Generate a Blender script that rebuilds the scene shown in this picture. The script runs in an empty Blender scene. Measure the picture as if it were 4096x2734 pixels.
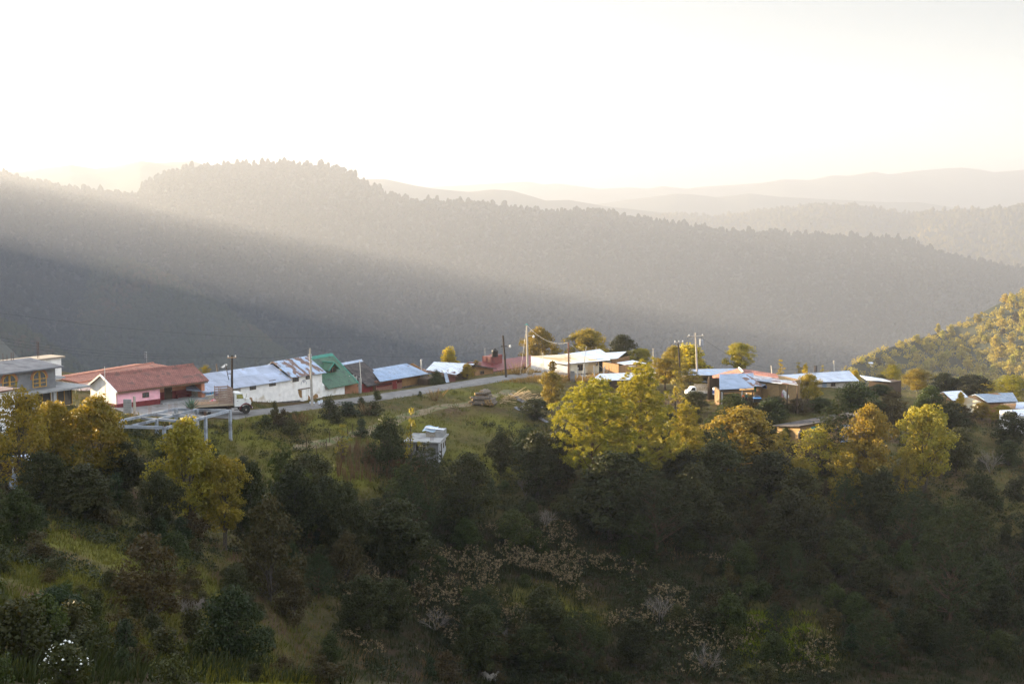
import bpy, math, random
import numpy as np
from mathutils import Vector, Matrix
rng = np.random.default_rng(7)
random.seed(7)
sc = bpy.context.scene
C = sc.collection
CZ = 60.0                      # camera height above the datum
FX = 5689.0                    # focal length in photo pixels (4096 wide)
PITCH = math.atan(597.0/FX)
cp, sp = math.cos(PITCH), math.sin(PITCH)

def ray(px, py):
    """photo pixel -> direction scaled so that world y = 1"""
    u = (np.asarray(px, float)-2048)/FX; v = -(np.asarray(py, float)-1367)/FX
    y = cp + v*sp; z = -sp + v*cp
    return u/y, z/y
def P(px, py, d):
    rx, rz = ray(px, py)
    return Vector((float(rx)*d, d, CZ+float(rz)*d))
def proj(p):
    x, y, z = p[0], p[1], p[2]-CZ
    f = y*cp - z*sp; w = y*sp + z*cp
    return (2048+FX*x/f, 1367-FX*w/f)

# ---------------------------------------------------------------- materials
MATS = {}
def mat(name, c1, c2=None, scale=3.0, rough=.8, detail=4, c3=None, scale3=.6, amt3=.35, bump=0, bscale=20,
        metal=0, coord='Object', spec=.3, stretch=None, tex='noise'):
    if name in MATS: return MATS[name]
    m = bpy.data.materials.new(name); m.use_nodes = True
    nt = m.node_tree; N = nt.nodes; L = nt.links
    b = N['Principled BSDF']; b.inputs['Roughness'].default_value = rough; b.inputs['Metallic'].default_value = metal
    b.inputs['Specular IOR Level'].default_value = spec
    tc = N.new('ShaderNodeTexCoord'); src = tc.outputs[coord]
    if stretch:
        mp = N.new('ShaderNodeMapping'); mp.inputs['Scale'].default_value = stretch; L.new(src, mp.inputs[0]); src = mp.outputs[0]
    col = None
    def rgb(c): return (c[0], c[1], c[2], 1)
    b.inputs['Base Color'].default_value = rgb(c1)
    if c2 is not None:
        n = N.new('ShaderNodeTexNoise'); n.inputs['Scale'].default_value = scale; n.inputs['Detail'].default_value = detail
        L.new(src, n.inputs['Vector'])
        r = N.new('ShaderNodeMapRange'); r.inputs[1].default_value = .38; r.inputs[2].default_value = .62
        L.new(n.outputs[0], r.inputs[0])
        mx = N.new('ShaderNodeMix'); mx.data_type = 'RGBA'; mx.inputs[6].default_value = rgb(c1); mx.inputs[7].default_value = rgb(c2)
        L.new(r.outputs[0], mx.inputs[0]); col = mx.outputs[2]
        if c3 is not None:
            n3 = N.new('ShaderNodeTexNoise'); n3.inputs['Scale'].default_value = scale3; n3.inputs['Detail'].default_value = 6
            L.new(src, n3.inputs['Vector'])
            r3 = N.new('ShaderNodeMapRange'); r3.inputs[1].default_value = .68-amt3*.35; r3.inputs[2].default_value = .80-amt3*.35
            L.new(n3.outputs[0], r3.inputs[0])
            m3 = N.new('ShaderNodeMix'); m3.data_type = 'RGBA'; m3.inputs[7].default_value = rgb(c3)
            L.new(r3.outputs[0], m3.inputs[0]); L.new(col, m3.inputs[6]); col = m3.outputs[2]
        L.new(col, b.inputs['Base Color'])
    if bump:
        nb = N.new('ShaderNodeTexNoise'); nb.inputs['Scale'].default_value = bscale; nb.inputs['Detail'].default_value = 5
        L.new(src, nb.inputs['Vector'])
        bp = N.new('ShaderNodeBump'); bp.inputs['Strength'].default_value = bump; bp.inputs['Distance'].default_value = .1
        L.new(nb.outputs[0], bp.inputs['Height']); L.new(bp.outputs[0], b.inputs['Normal'])
    MATS[name] = m
    return m

def leafmat(name, ca, cb, cc=None, trans=.38, rough=.55, objvar=.25, spec=.25, tcol=None):
    """leaves: colour varies leaf by leaf (attribute 'var') and tree by tree; partly translucent"""
    if name in MATS: return MATS[name]
    m = bpy.data.materials.new(name); m.use_nodes = True
    nt = m.node_tree; N = nt.nodes; L = nt.links
    b = N['Principled BSDF']; out = N['Material Output']
    b.inputs['Roughness'].default_value = rough; b.inputs['Specular IOR Level'].default_value = spec
    at = N.new('ShaderNodeAttribute'); at.attribute_name = 'var'
    cr = N.new('ShaderNodeValToRGB')
    cr.color_ramp.elements[0].color = (*ca, 1); cr.color_ramp.elements[1].color = (*cb, 1)
    if cc is not None:
        e = cr.color_ramp.elements.new(.86); e.color = (*cb, 1); cr.color_ramp.elements[2].color = (*cc, 1)
    L.new(at.outputs['Fac'], cr.inputs[0])
    oi = N.new('ShaderNodeObjectInfo')
    hs = N.new('ShaderNodeHueSaturation')
    mr = N.new('ShaderNodeMapRange'); mr.inputs[3].default_value = 1-objvar; mr.inputs[4].default_value = 1+objvar
    L.new(oi.outputs['Random'], mr.inputs[0]); L.new(mr.outputs[0], hs.inputs['Value'])
    mh = N.new('ShaderNodeMath'); mh.operation = 'MULTIPLY_ADD'; mh.inputs[1].default_value = 7.31; mh.inputs[2].default_value = 0
    fr = N.new('ShaderNodeMath'); fr.operation = 'FRACT'
    L.new(oi.outputs['Random'], mh.inputs[0]); L.new(mh.outputs[0], fr.inputs[0])
    mr2 = N.new('ShaderNodeMapRange'); mr2.inputs[3].default_value = .48; mr2.inputs[4].default_value = .515
    L.new(fr.outputs[0], mr2.inputs[0]); L.new(mr2.outputs[0], hs.inputs['Hue'])
    L.new(cr.outputs[0], hs.inputs['Color']); L.new(hs.outputs[0], b.inputs['Base Color'])
    tr = N.new('ShaderNodeBsdfTranslucent')
    if tcol is None: tcol = (1.15, 1.0, .45)
    mm = N.new('ShaderNodeMix'); mm.data_type = 'RGBA'; mm.blend_type = 'MULTIPLY'; mm.inputs[0].default_value = 1
    mm.inputs[7].default_value = (*tcol, 1); L.new(hs.outputs[0], mm.inputs[6])
    L.new(mm.outputs[2], tr.inputs[0])
    ms = N.new('ShaderNodeMixShader'); ms.inputs[0].default_value = trans
    L.new(b.outputs[0], ms.inputs[1]); L.new(tr.outputs[0], ms.inputs[2]); L.new(ms.outputs[0], out.inputs[0])
    MATS[name] = m
    return m

# ---------------------------------------------------------------- objects
def tag(o, label=None, cat=None, group=None, kind=None):
    if label: o['label'] = label
    if cat: o['category'] = cat
    if group: o['group'] = group
    if kind: o['kind'] = kind
    return o
def empty(name, loc, rz=0, label=None, cat=None, group=None):
    o = bpy.data.objects.new(name, None); C.objects.link(o); o.empty_display_size = .3
    o.location = loc; o.rotation_euler = (0, 0, rz)
    return tag(o, label, cat, group)
def addmesh(name, me, parent=None, loc=None, rz=0):
    o = bpy.data.objects.new(name, me); C.objects.link(o)
    if parent is not None: o.parent = parent
    if loc is not None: o.location = loc
    if rz: o.rotation_euler = (0, 0, rz)
    return o
def npmesh(name, V, F, mats, var=None, fmat=None, smooth=False):
    """V (n,3), F (m,k) with k 3 or 4; var: per-face value spread to its corners' vertices (vertex attribute)"""
    V = np.asarray(V, np.float32); F = np.asarray(F, np.int32); k = F.shape[1]
    me = bpy.data.meshes.new(name)
    me.vertices.add(len(V)); me.vertices.foreach_set('co', V.ravel())
    me.loops.add(F.size); me.loops.foreach_set('vertex_index', F.ravel())
    me.polygons.add(len(F)); me.polygons.foreach_set('loop_start', np.arange(0, F.size, k, dtype=np.int32))
    me.polygons.foreach_set('loop_total', np.full(len(F), k, np.int32))
    if fmat is not None: me.polygons.foreach_set('material_index', np.asarray(fmat, np.int32))
    if smooth: me.polygons.foreach_set('use_smooth', np.ones(len(F), bool))
    me.update(calc_edges=True)
    if var is not None:
        a = me.attributes.new('var', 'FLOAT', 'POINT'); a.data.foreach_set('value', np.asarray(var, np.float32))
    for m in (mats if isinstance(mats, (list, tuple)) else [mats]): me.materials.append(m)
    return me

class MB:
    """collects faces, builds ONE mesh object; UVs in metres by face plane"""
    def __init__(s): s.v = []; s.f = []; s.mi = []
    def face(s, pts, mi=0):
        n = len(s.v); s.v += [tuple(p) for p in pts]; s.f.append(list(range(n, n+len(pts)))); s.mi.append(mi); return s
    def box(s, x0, x1, y0, y1, z0, z1, mi=0):
        p = [(x0,y0,z0),(x1,y0,z0),(x1,y1,z0),(x0,y1,z0),(x0,y0,z1),(x1,y0,z1),(x1,y1,z1),(x0,y1,z1)]
        return s.hexa(p, mi)
    def hexa(s, p, mi=0):
        n = len(s.v); s.v += [tuple(q) for q in p]
        for f in ((3,2,1,0),(4,5,6,7),(0,1,5,4),(1,2,6,5),(2,3,7,6),(3,0,4,7)):
            s.f.append([n+i for i in f]); s.mi.append(mi)
        return s
    def slab(s, quad, t, mi=0):
        """thick sheet: quad top corners, thickness t straight down"""
        q = [Vector(a) for a in quad]
        lo = [a-Vector((0,0,t)) for a in q]
        return s.hexa(lo+q, mi)
    def prism(s, poly, y0, y1, mi=0):
        """polygon in xz extruded along y"""
        n = len(s.v); k = len(poly)
        s.v += [(a, y0, b) for a, b in poly]+[(a, y1, b) for a, b in poly]
        s.f.append([n+i for i in range(k)]); s.mi.append(mi)
        s.f.append([n+k+i for i in reversed(range(k))]); s.mi.append(mi)
        for i in range(k):
            j = (i+1) % k; s.f.append([n+j, n+i, n+k+i, n+k+j]); s.mi.append(mi)
        return s
    def prismx(s, poly, x0, x1, mi=0):
        n0 = len(s.v); s.prism(poly, x0, x1, mi)
        for i in range(n0, len(s.v)):
            a, y, b = s.v[i]; s.v[i] = (y, a, b)
        return s
    def tube(s, pts, radii, n=7, mi=0, cap=True):
        pts = [Vector(p) for p in pts]
        if not isinstance(radii, (list, tuple)): radii = [radii]*len(pts)
        rings = []
        for i, p in enumerate(pts):
            d = (pts[min(i+1, len(pts)-1)]-pts[max(i-1, 0)])
            if d.length < 1e-9: d = Vector((0, 0, 1))
            d.normalize()
            a = d.cross(Vector((0, 0, 1)) if abs(d.z) < .9 else Vector((1, 0, 0))).normalized(); b = d.cross(a)
            base = len(s.v)
            for k in range(n):
                t = 2*math.pi*k/n; q = p+(a*math.cos(t)+b*math.sin(t))*radii[i]; s.v.append(tuple(q))
            rings.append(base)
        for i in range(len(rings)-1):
            for k in range(n):
                k2 = (k+1) % n; s.f.append([rings[i]+k, rings[i]+k2, rings[i+1]+k2, rings[i+1]+k]); s.mi.append(mi)
        if cap:
            s.f.append([rings[0]+k for k in reversed(range(n))]); s.mi.append(mi)
            s.f.append([rings[-1]+k for k in range(n)]); s.mi.append(mi)
        return s
    def lathe(s, prof, c=(0,0,0), n=16, mi=0, axis='z'):
        base = len(s.v)
        for r, z in prof:
            for k in range(n):
                t = 2*math.pi*k/n; a, b = r*math.cos(t), r*math.sin(t)
                q = {'z': (a, b, z), 'y': (a, z, b), 'x': (z, a, b)}[axis]
                s.v.append((c[0]+q[0], c[1]+q[1], c[2]+q[2]))
        for i in range(len(prof)-1):
            for k in range(n):
                k2 = (k+1) % n; s.f.append([base+i*n+k, base+i*n+k2, base+(i+1)*n+k2, base+(i+1)*n+k]); s.mi.append(mi)
        s.f.append([base+k for k in reversed(range(n))]); s.mi.append(mi)
        s.f.append([base+(len(prof)-1)*n+k for k in range(n)]); s.mi.append(mi)
        return s
    def build(s, name, mats, parent=None, loc=None, rz=0, smooth=False, bevel=0, label=None):
        me = bpy.data.meshes.new(name); me.from_pydata(s.v, [], s.f)
        for m in (mats if isinstance(mats, (list, tuple)) else [mats]): me.materials.append(m)
        me.polygons.foreach_set('material_index', s.mi)
        if smooth: me.polygons.foreach_set('use_smooth', [True]*len(s.f))
        me.update()
        uv = me.uv_layers.new(name='UVMap')
        co = [v.co for v in me.vertices]
        for p in me.polygons:
            n = p.normal
            if abs(n.z) > .995: t = Vector((1, 0, 0))
            else: t = Vector((0, 0, 1)).cross(n).normalized()
            b = n.cross(t)
            for li in p.loop_indices:
                q = co[me.loops[li].vertex_index]; uv.data[li].uv = (q.dot(t), q.dot(b))
        o = addmesh(name, me, parent, loc, rz)
        if bevel:
            m = o.modifiers.new('Bevel', 'BEVEL'); m.width = bevel; m.segments = 2; m.limit_method = 'ANGLE'
        if label: o['label'] = label
        return o
# ================================================================ land
def fbm(x, y, s=1.0, oct=4, seed=0):
    """cheap smooth value noise, vectorised"""
    x = np.asarray(x, float)/s; y = np.asarray(y, float)/s
    r = np.zeros(np.broadcast(x, y).shape); a = 1.0; tot = 0
    for o in range(oct):
        xi = np.floor(x).astype(int); yi = np.floor(y).astype(int); fx = x-xi; fy = y-yi
        fx = fx*fx*(3-2*fx); fy = fy*fy*(3-2*fy)
        def h(i, j):
            n = (i*374761393+j*668265263+(seed+o)*1442695041) & 0xffffffff
            n = ((n ^ (n >> 13))*1274126177) & 0xffffffff
            return ((n ^ (n >> 16)) & 0xffff)/32768.0-1
        r += a*((h(xi, yi)*(1-fx)+h(xi+1, yi)*fx)*(1-fy)+(h(xi, yi+1)*(1-fx)+h(xi+1, yi+1)*fx)*fy)
        tot += a; a *= .5; x = x*2.03+17.1; y = y*2.03+5.7
    return r/tot

SUN_EL = math.radians(8.1); SUN_AZ = math.radians(-60)     # azimuth from the view axis (+y), negative = left
SUN = Vector((math.sin(SUN_AZ)*math.cos(SUN_EL), math.cos(SUN_AZ)*math.cos(SUN_EL), math.sin(SUN_EL)))

ROADC = [(880,1668,178),(985,1650,183),(1130,1640,188.5),(1290,1617,195),(1430,1600,200),(1550,1580,204.5),(1680,1562,210),(1800,1543,216),(1900,1527,221),(2000,1512,227),(2090,1501,233),(2200,1496,238),(2330,1500,240)]
CTRL = ROADC + [
 (466,1637,173.5),(560,1628,176.5),(642,1621,179),(800,1608,183.5),(560,1655,171),(700,1640,176),(820,1625,180.5),(380,1640,165),(200,1650,160),(50,1680,155),(650,1690,168),
 (1150,1600,200),(1400,1575,212),(1600,1550,222),(1800,1500,236),(2000,1480,245),(2150,1480,252),
 (2300,1483,250),(2500,1495,246),(2400,1560,226),(2560,1600,219),(2700,1590,219),(2800,1585,220),(2870,1600,217),(3000,1600,216),(3100,1590,221),(3250,1580,226),(3400,1560,232),
 (3600,1600,234),(3750,1620,240),(3900,1630,240),(4050,1650,238),(4200,1700,232),
 (985,1720,178),(1200,1700,181),(1400,1680,186),(1500,1650,192),(1700,1640,197),(1900,1600,206),(2050,1560,216),(2150,1530,226),(2200,1600,212),(2250,1700,198),
 (1000,1850,166),(1250,1800,172),(1250,1900,165),(1500,1800,176),(1640,1830,177),(1800,1810,181),(1700,1900,174),(2000,1750,190),(2100,1850,182),
 (700,1800,156),(500,1760,158),(250,1800,150),(50,1850,142),(600,1950,142),(850,2000,148),(1000,2100,145),(1500,2050,160),(2000,2050,165),(2350,2005,172),(2500,1850,188),(2700,1750,200),
 (1300,2250,140),(1700,2300,147),(2300,2250,158),(1500,2450,135),(2000,2500,143),(2500,2500,146),(2000,2734,133),(2600,2734,134),
 (2900,1700,204),(3050,1750,200),(3200,1745,200),(3400,1720,207),(3650,1760,208),(2800,2000,178),(3300,1850,192),(3600,1900,190),(3750,1930,189),(3700,1880,192),(4050,1850,202),(3300,2100,172),(3600,2150,172),(4050,2150,176),
 (2900,2300,158),(3300,2400,153),(3900,2500,152),(3300,2734,137),(4096,2734,138),(4300,2000,184),
 (200,2000,125),(0,2000,122),(350,2080,118),(0,2150,104),(500,2250,110),(250,2200,100),(120,2300,86),(300,2350,84),(100,2400,71),(0,2500,58),(250,2560,53),(0,2734,40),(300,2734,45),(600,2734,58),(800,2600,76),(900,2734,80),(700,2400,92),(1000,2500,108),(1100,2734,106),(800,2200,124),(1150,2350,132),(550,2550,68),(-300,2300,80),(-300,2734,36),(-300,2000,115),(-300,1750,150)]
cx, cy, cz = [], [], []
for px, py, d in CTRL:
    p = P(px, py, d); cx.append(p.x); cy.append(p.y); cz.append(p.z)
# hidden land behind the village, beside the frame and under the camera (world coordinates, z relative to the camera)
for x, y, z in [(-110,200,-27),(-75,215,-27),(-55,225,-29),(-30,245,-33),(-80,260,-40),(-10,275,-37),(30,290,-38),(-50,320,-62),(0,330,-60),(60,300,-42),(110,310,-48),(150,330,-60),
                (-150,150,-20),(-200,230,-30),(-200,350,-70),(-60,420,-105),(30,420,-100),(120,420,-92),(200,420,-90),(-200,520,-140),(0,560,-160),(150,560,-140),(300,560,-120),
                (140,180,-38),(200,250,-50),(200,120,-45),(300,350,-75),(400,200,-60),(0,30,-12),(-30,20,-8),(0,0,-2.5),(30,20,-12),(60,60,-32),(-80,60,-8),(-200,60,5),(100,20,-20),(0,-60,8),(-120,-60,12),(120,-60,0),(40,90,-42),(20,60,-28),(0,70,-25),
                (0,800,-215),(300,800,-190),(-400,800,-190),(600,600,-120),(-500,500,-120),(-400,200,-20),(0,1100,-230),(500,1100,-210),(-500,1100,-210),(500,-60,-20),(-500,-60,20),(900,500,-120),(-900,500,-100)]:
    cx.append(x); cy.append(y); cz.append(CZ+z)
cx, cy, cz = map(np.array, (cx, cy, cz))
def _k(dx, dy): return np.sqrt(dx*dx+dy*dy+4.0)
A = _k(cx[:, None]-cx[None], cy[:, None]-cy[None]); n = len(cx); NC = n
Mx = np.zeros((n+3, n+3)); Mx[:n, :n] = A - np.eye(n)*1.2
Mx[:n, n] = Mx[n, :n] = 1; Mx[:n, n+1] = Mx[n+1, :n] = cx; Mx[:n, n+2] = Mx[n+2, :n] = cy
W = np.linalg.solve(Mx, np.concatenate([cz, [0, 0, 0]]))
def base_z(x, y):
    x = np.asarray(x, float); y = np.asarray(y, float); sh = x.shape; x = x.ravel(); y = y.ravel(); out = np.empty(x.size)
    for i in range(0, x.size, 20000):
        a, b = x[i:i+20000], y[i:i+20000]
        out[i:i+20000] = _k(a[:, None]-cx, b[:, None]-cy)@W[:NC] + W[NC]+W[NC+1]*a+W[NC+2]*b
    return out.reshape(sh)
# road centre line in the world, densely sampled
rp = [P(*r) for r in ROADC]
def densify(pts, step=1.0):
    out = []
    for i in range(len(pts)-1):
        a, b = pts[max(i-1, 0)], pts[i]; c, d = pts[i+1], pts[min(i+2, len(pts)-1)]
        k = max(2, int((c-b).length/step))
        for j in range(k):
            t = j/k
            out.append(.5*((2*b)+(c-a)*t+(2*a-5*b+4*c-d)*t*t+(3*b-a-3*c+d)*t**3))
    out.append(pts[-1]); return out
RD = densify(rp, 1.0)
rx_ = np.array([p.x for p in RD]); ry_ = np.array([p.y for p in RD])
rz_ = base_z(rx_, ry_); kk = np.ones(9)/9; rz_ = np.convolve(np.pad(rz_, 4, 'edge'), kk, 'valid')
ROADW = 2.25
def land(x, y):
    z = base_z(x, y)
    z = z + fbm(x, y, 9, 4, 3)*.45*np.clip((np.hypot(x, y)-20)/60, 0, 1) + fbm(x, y, 60, 3, 9)*np.clip((np.hypot(x, y)-300)/200, 0, 1)*10
    x = np.asarray(x, float); y = np.asarray(y, float)
    near = (np.abs(x) < 60) & (y > 165) & (y < 255)
    if near.any():
        xs, ys = x[near], y[near]; zz = z[near]
        D = np.hypot(xs[:, None]-rx_, ys[:, None]-ry_); i = D.argmin(1); dm = D.min(1)
        w = np.clip((ROADW+2.2-dm)/1.8, 0, 1); w = w*w*(3-2*w)
        z = z.copy(); z[near] = zz*(1-w)+(rz_[i]-.03)*w
    return z
# cached grid
GX0, GX1, GY0, GY1, GS = -160, 200, 15, 330, .75
gxs = np.arange(GX0, GX1+GS, GS); gys = np.arange(GY0, GY1+GS, GS)
GZ = land(*np.meshgrid(gxs, gys, indexing='ij'))
def gz(x, y):
    x = np.clip((np.asarray(x, float)-GX0)/GS, 0, len(gxs)-1.001); y = np.clip((np.asarray(y, float)-GY0)/GS, 0, len(gys)-1.001)
    i = x.astype(int); j = y.astype(int); a = x-i; b = y-j
    return (GZ[i, j]*(1-a)+GZ[i+1, j]*a)*(1-b)+(GZ[i, j+1]*(1-a)+GZ[i+1, j+1]*a)*b
def hit(px, py, dmax=300.):
    """where the ray of a photo pixel first meets the land (vectorised); nan when it does not"""
    px = np.atleast_1d(np.asarray(px, float)); py = np.atleast_1d(np.asarray(py, float))
    ax, az = ray(px, py); res = np.full(px.shape, np.nan); d = 25.0
    while d < dmax:
        m = np.isnan(res) & ((CZ+az*d) < gz(ax*d, np.full(px.shape, d)))
        res[m] = d-.25; d += .5
    z = gz(np.nan_to_num(ax*res), np.nan_to_num(res, nan=50.)); z[np.isnan(res)] = np.nan
    return np.stack([ax*res, res, z], -1)
def G(px, py, dflt=None):
    h = hit(px, py)[0]
    if np.isnan(h[0]):
        d = dflt or 240; p = P(px, py, d); return Vector((p.x, p.y, float(gz(p.x, p.y))))
    return Vector(h.tolist())

# ---- ground sheet: fine grid near, one mesh out to 1.3 km
def gridmesh(name, X, Y, Z, m, smooth=True):
    a, b = X.shape; V = np.stack([X, Y, Z], -1).reshape(-1, 3)
    i, j = np.meshgrid(np.arange(a-1), np.arange(b-1), indexing='ij'); q = i*b+j
    F = np.stack([q, q+b, q+b+1, q+1], -1).reshape(-1, 4)
    return npmesh(name, V, F, m, smooth=smooth)
def landmat():
    m = bpy.data.materials.new('hillside_ground'); m.use_nodes = True; N = m.node_tree.nodes; L = m.node_tree.links
    b = N['Principled BSDF']; b.inputs['Roughness'].default_value = .95; b.inputs['Specular IOR Level'].default_value = .1
    g = N.new('ShaderNodeNewGeometry')
    def noise(s, d=5):
        n = N.new('ShaderNodeTexNoise'); n.inputs['Scale'].default_value = s; n.inputs['Detail'].default_value = d; L.new(g.outputs['Position'], n.inputs['Vector']); return n
    def mix(f, a, c):
        x = N.new('ShaderNodeMix'); x.data_type = 'RGBA'
        L.new(f, x.inputs[0])
        for k, s in ((6, a), (7, c)):
            if isinstance(s, tuple): x.inputs[k].default_value = (*s, 1)
            else: L.new(s, x.inputs[k])
        return x.outputs[2]
    def rg(o, lo, hi):
        r = N.new('ShaderNodeMapRange'); r.inputs[1].default_value = lo; r.inputs[2].default_value = hi; L.new(o, r.inputs[0]); return r.outputs[0]
    a = mix(rg(noise(.35).outputs[0], .4, .6), (.045, .048, .010), (.09, .068, .020))       # green / dry grass
    a = mix(rg(noise(.09).outputs[0], .5, .62), a, (.07, .038, .022))                       # reddish soil and litter
    a = mix(rg(noise(2.2, 6).outputs[0], .45, .7), a, (.11, .085, .035))                      # straw
    at = N.new('ShaderNodeAttribute'); at.attribute_name = 'var'
    a = mix(at.outputs['Fac'], a, (.12, .115, .016))                                            # meadow patches of fresh grass
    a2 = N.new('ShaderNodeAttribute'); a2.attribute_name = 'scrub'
    a = mix(a2.outputs['Fac'], a, mix(rg(noise(.5).outputs[0], .4, .62), (.014, .016, .006), (.040, .026, .015)))   # scrub soil and leaf litter, with the lower slope's shade darkened in
    L.new(a, b.inputs['Base Color'])
    bp = N.new('ShaderNodeBump'); bp.inputs['Strength'].default_value = .9; bp.inputs['Distance'].default_value = .25
    L.new(noise(3.0, 8).outputs[0], bp.inputs['Height']); L.new(bp.outputs[0], b.inputs['Normal'])
    MATS['ground'] = m; return m
MEADOW = []   # (x, y, radius) patches of fresh grass
for px, py, r in [(3150,2530,5.5),(3020,2500,4),(3250,2600,4),(650,2620,5),(820,2680,6),(760,2600,4),(880,2450,5),(1830,1830,3.5),(1880,1800,3),(1100,1690,6),(1300,1690,7),(1500,1740,5),(1650,1690,6),
                  (800,1730,6),(620,1780,5),(1900,1580,6),(2080,1540,6),(2000,1700,5),(450,2200,9),(300,2300,7),(1000,1760,6),(2150,1515,4),(3050,2660,4),(250,2120,8),(200,2260,7),(500,2330,7),(1200,1860,7),(1350,1900,6),(1750,1980,6),(1980,1880,6),(2250,2450,6),(1100,2640,5),(1000,2600,5)]:
    h = G(px, py); MEADOW.append((h.x, h.y, r))
az = np.radians(np.concatenate([np.linspace(-75, -24, 60), np.linspace(-23.6, 23.6, 560), np.linspace(24, 75, 60)]))
rr = np.concatenate([np.linspace(3, 30, 25), np.geomspace(30.5, 330, 420), np.geomspace(334, 1250, 90)])
AZ, RR = np.meshgrid(az, rr, indexing='ij'); X = RR*np.sin(AZ); Y = RR*np.cos(AZ)
Z = land(X, Y)
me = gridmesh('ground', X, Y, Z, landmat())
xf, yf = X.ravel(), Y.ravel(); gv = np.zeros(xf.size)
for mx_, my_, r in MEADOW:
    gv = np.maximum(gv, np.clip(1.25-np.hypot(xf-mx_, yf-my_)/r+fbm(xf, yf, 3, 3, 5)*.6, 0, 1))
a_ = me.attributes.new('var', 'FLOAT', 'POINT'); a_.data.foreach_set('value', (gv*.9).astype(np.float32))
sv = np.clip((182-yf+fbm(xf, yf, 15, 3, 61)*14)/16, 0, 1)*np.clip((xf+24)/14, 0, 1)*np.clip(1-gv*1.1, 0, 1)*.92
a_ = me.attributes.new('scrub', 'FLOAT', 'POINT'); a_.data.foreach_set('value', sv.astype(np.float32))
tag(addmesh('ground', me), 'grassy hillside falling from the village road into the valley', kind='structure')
# valley floor reaching the horizon
mb = MB(); mb.face([(-26000, -3000, CZ-602), (26000, -3000, CZ-602), (26000, 26000, CZ-602), (-26000, 26000, CZ-602)])
mvf = mat('valley_green', (.03, .04, .02), (.05, .05, .025), scale=.004, coord='Object', rough=1)
tag(mb.build('valley', mvf), 'low forested land under the haze', kind='structure')

# ---- unseen hill added at left, crest shaped to shade slope and lower haze
QF = np.array([-400, -100, 0, 36, 41, 46, 51, 69, 86, 106, 148, 195, 230, 270, 320, 400, 700, 5000, 7600.])
FF = np.array([70, 35, 20, 5, -25, -25, 0, -14, -30, -45, -46, -45, -48, -60, -72, -90, -.133*700-50, -.133*5000-54, -.133*7600-54-420])  # crest heights follow where shade should fall; a notch lights one bush
q = np.concatenate([np.linspace(-400, 500, 420), np.linspace(515, 7500, 260)])
t = np.concatenate([-np.geomspace(1000, 1, 30), [0], np.geomspace(1, 1000, 30)])
Q, T = np.meshgrid(q, t, indexing='ij')
PC = -1.45*np.clip(Q, 0, None)-150
hc = np.interp(Q, QF, FF)-math.tan(SUN_EL)/1*PC*1.0
hc = hc + fbm(Q, Q*0, 11, 3, 2)*1.2
Zc = hc - np.sqrt(T*T*.36+4)+2 + fbm(Q, T, 40, 4, 4)*np.clip(np.abs(T)/60, 0, 1)*5
Zc = np.maximum(Zc, -602)
Pq = PC+T
X = Pq*.866+Q*.5; Y = -Pq*.5+Q*.866
mh = mat('hill_scrub', (.035, .045, .018), (.07, .06, .03), scale=.05, rough=1)
tag(addmesh('hill', gridmesh('hill', X, Y, Zc+CZ, mh)), 'unseen scrub hill added left of the village to shade slope and haze', kind='structure')

# ---- distant ridges
FS = 2.2
def ridge(name, crest, front, rows, label, m, amp=8, ns=160, back=.5, treeh=8, curve=1.25, ncol=420, seed=0, fs=None):
    """crest: (px, py, d) along the skyline; the near face falls at slope `front` for `rows` metres towards the camera"""
    fs = fs or FS; cr = np.array(crest, float); cr[:, 2] *= fs; rows = rows*fs; amp = amp*fs; ns = ns*fs; treeh = treeh*fs
    px = np.linspace(cr[0, 0], cr[-1, 0], ncol)
    py = np.interp(px, cr[:, 0], cr[:, 1]); d = np.interp(px, cr[:, 0], cr[:, 2])
    rx, rz = ray(px, py)
    t = np.concatenate([[-rows*.6, -rows*.25, -rows*.08], np.linspace(0, 1, 120)**1.15*rows*1.25])
    Dd = d[:, None]-t[None]; Xx = rx[:, None]*Dd; Yy = Dd
    tz = np.clip(t, 0, None)[None]; tb = np.clip(-t, 0, None)[None]
    zc = (rz*d)[:, None]-treeh-front*(tz**curve)/(rows**(curve-1))-back*tb
    w = np.clip(tz/(rows*.18), 0, 1)
    nz = fbm(Xx+Yy*.3, Yy*.35, ns, 4, seed)
    zc = zc+nz*amp*w+fbm(Xx, Yy, ns*.25, 3, seed+5)*amp*.12*w
    zc = np.maximum(zc, -602.5)
    o = tag(addmesh(name, gridmesh(name, Xx, Yy, zc+CZ, m)), label, kind='structure')
    return rx, d, t, zc+CZ, Xx, Yy
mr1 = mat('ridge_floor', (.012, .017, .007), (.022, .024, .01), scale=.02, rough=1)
S = [(-1900,560),(-1200,610),(-800,590),(-400,640),(0,672),(100,705),(250,735),(400,748),(530,765),(560,742),(640,690),(760,655),(900,645),(1100,640),(1280,640),(1340,650),(1400,675),(1470,720),(1560,765),(1650,785),(1800,790),(1950,795),(2080,825),(2250,832),(2400,830),(2500,845),(2560,860),(2700,880),(2900,905),(3100,915),(3300,930),(3450,935),(3600,942),(3680,965),(3770,995),(3900,1030),(4000,1045),(4096,1060),(4500,1150),(5400,1300)]
RA = ridge('mountain', [(x, y, 2050+.03*x) for x, y in S], .30, 900, 'large forested mountain across the valley behind the village', mr1, amp=38, ns=330, seed=1, ncol=560)
RA2 = ridge('spur', [(-1900,960,2000),(-500,985,1900),(0,985,1780),(300,1000,1700),(520,1015,1640),(700,1085,1560),(900,1205,1470),(1080,1335,1400),(1250,1460,1340),(1500,1640,1290)], .34, 420, 'forested spur running down from the mountain at the left', mr1, amp=14, ns=180, seed=2)
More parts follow.
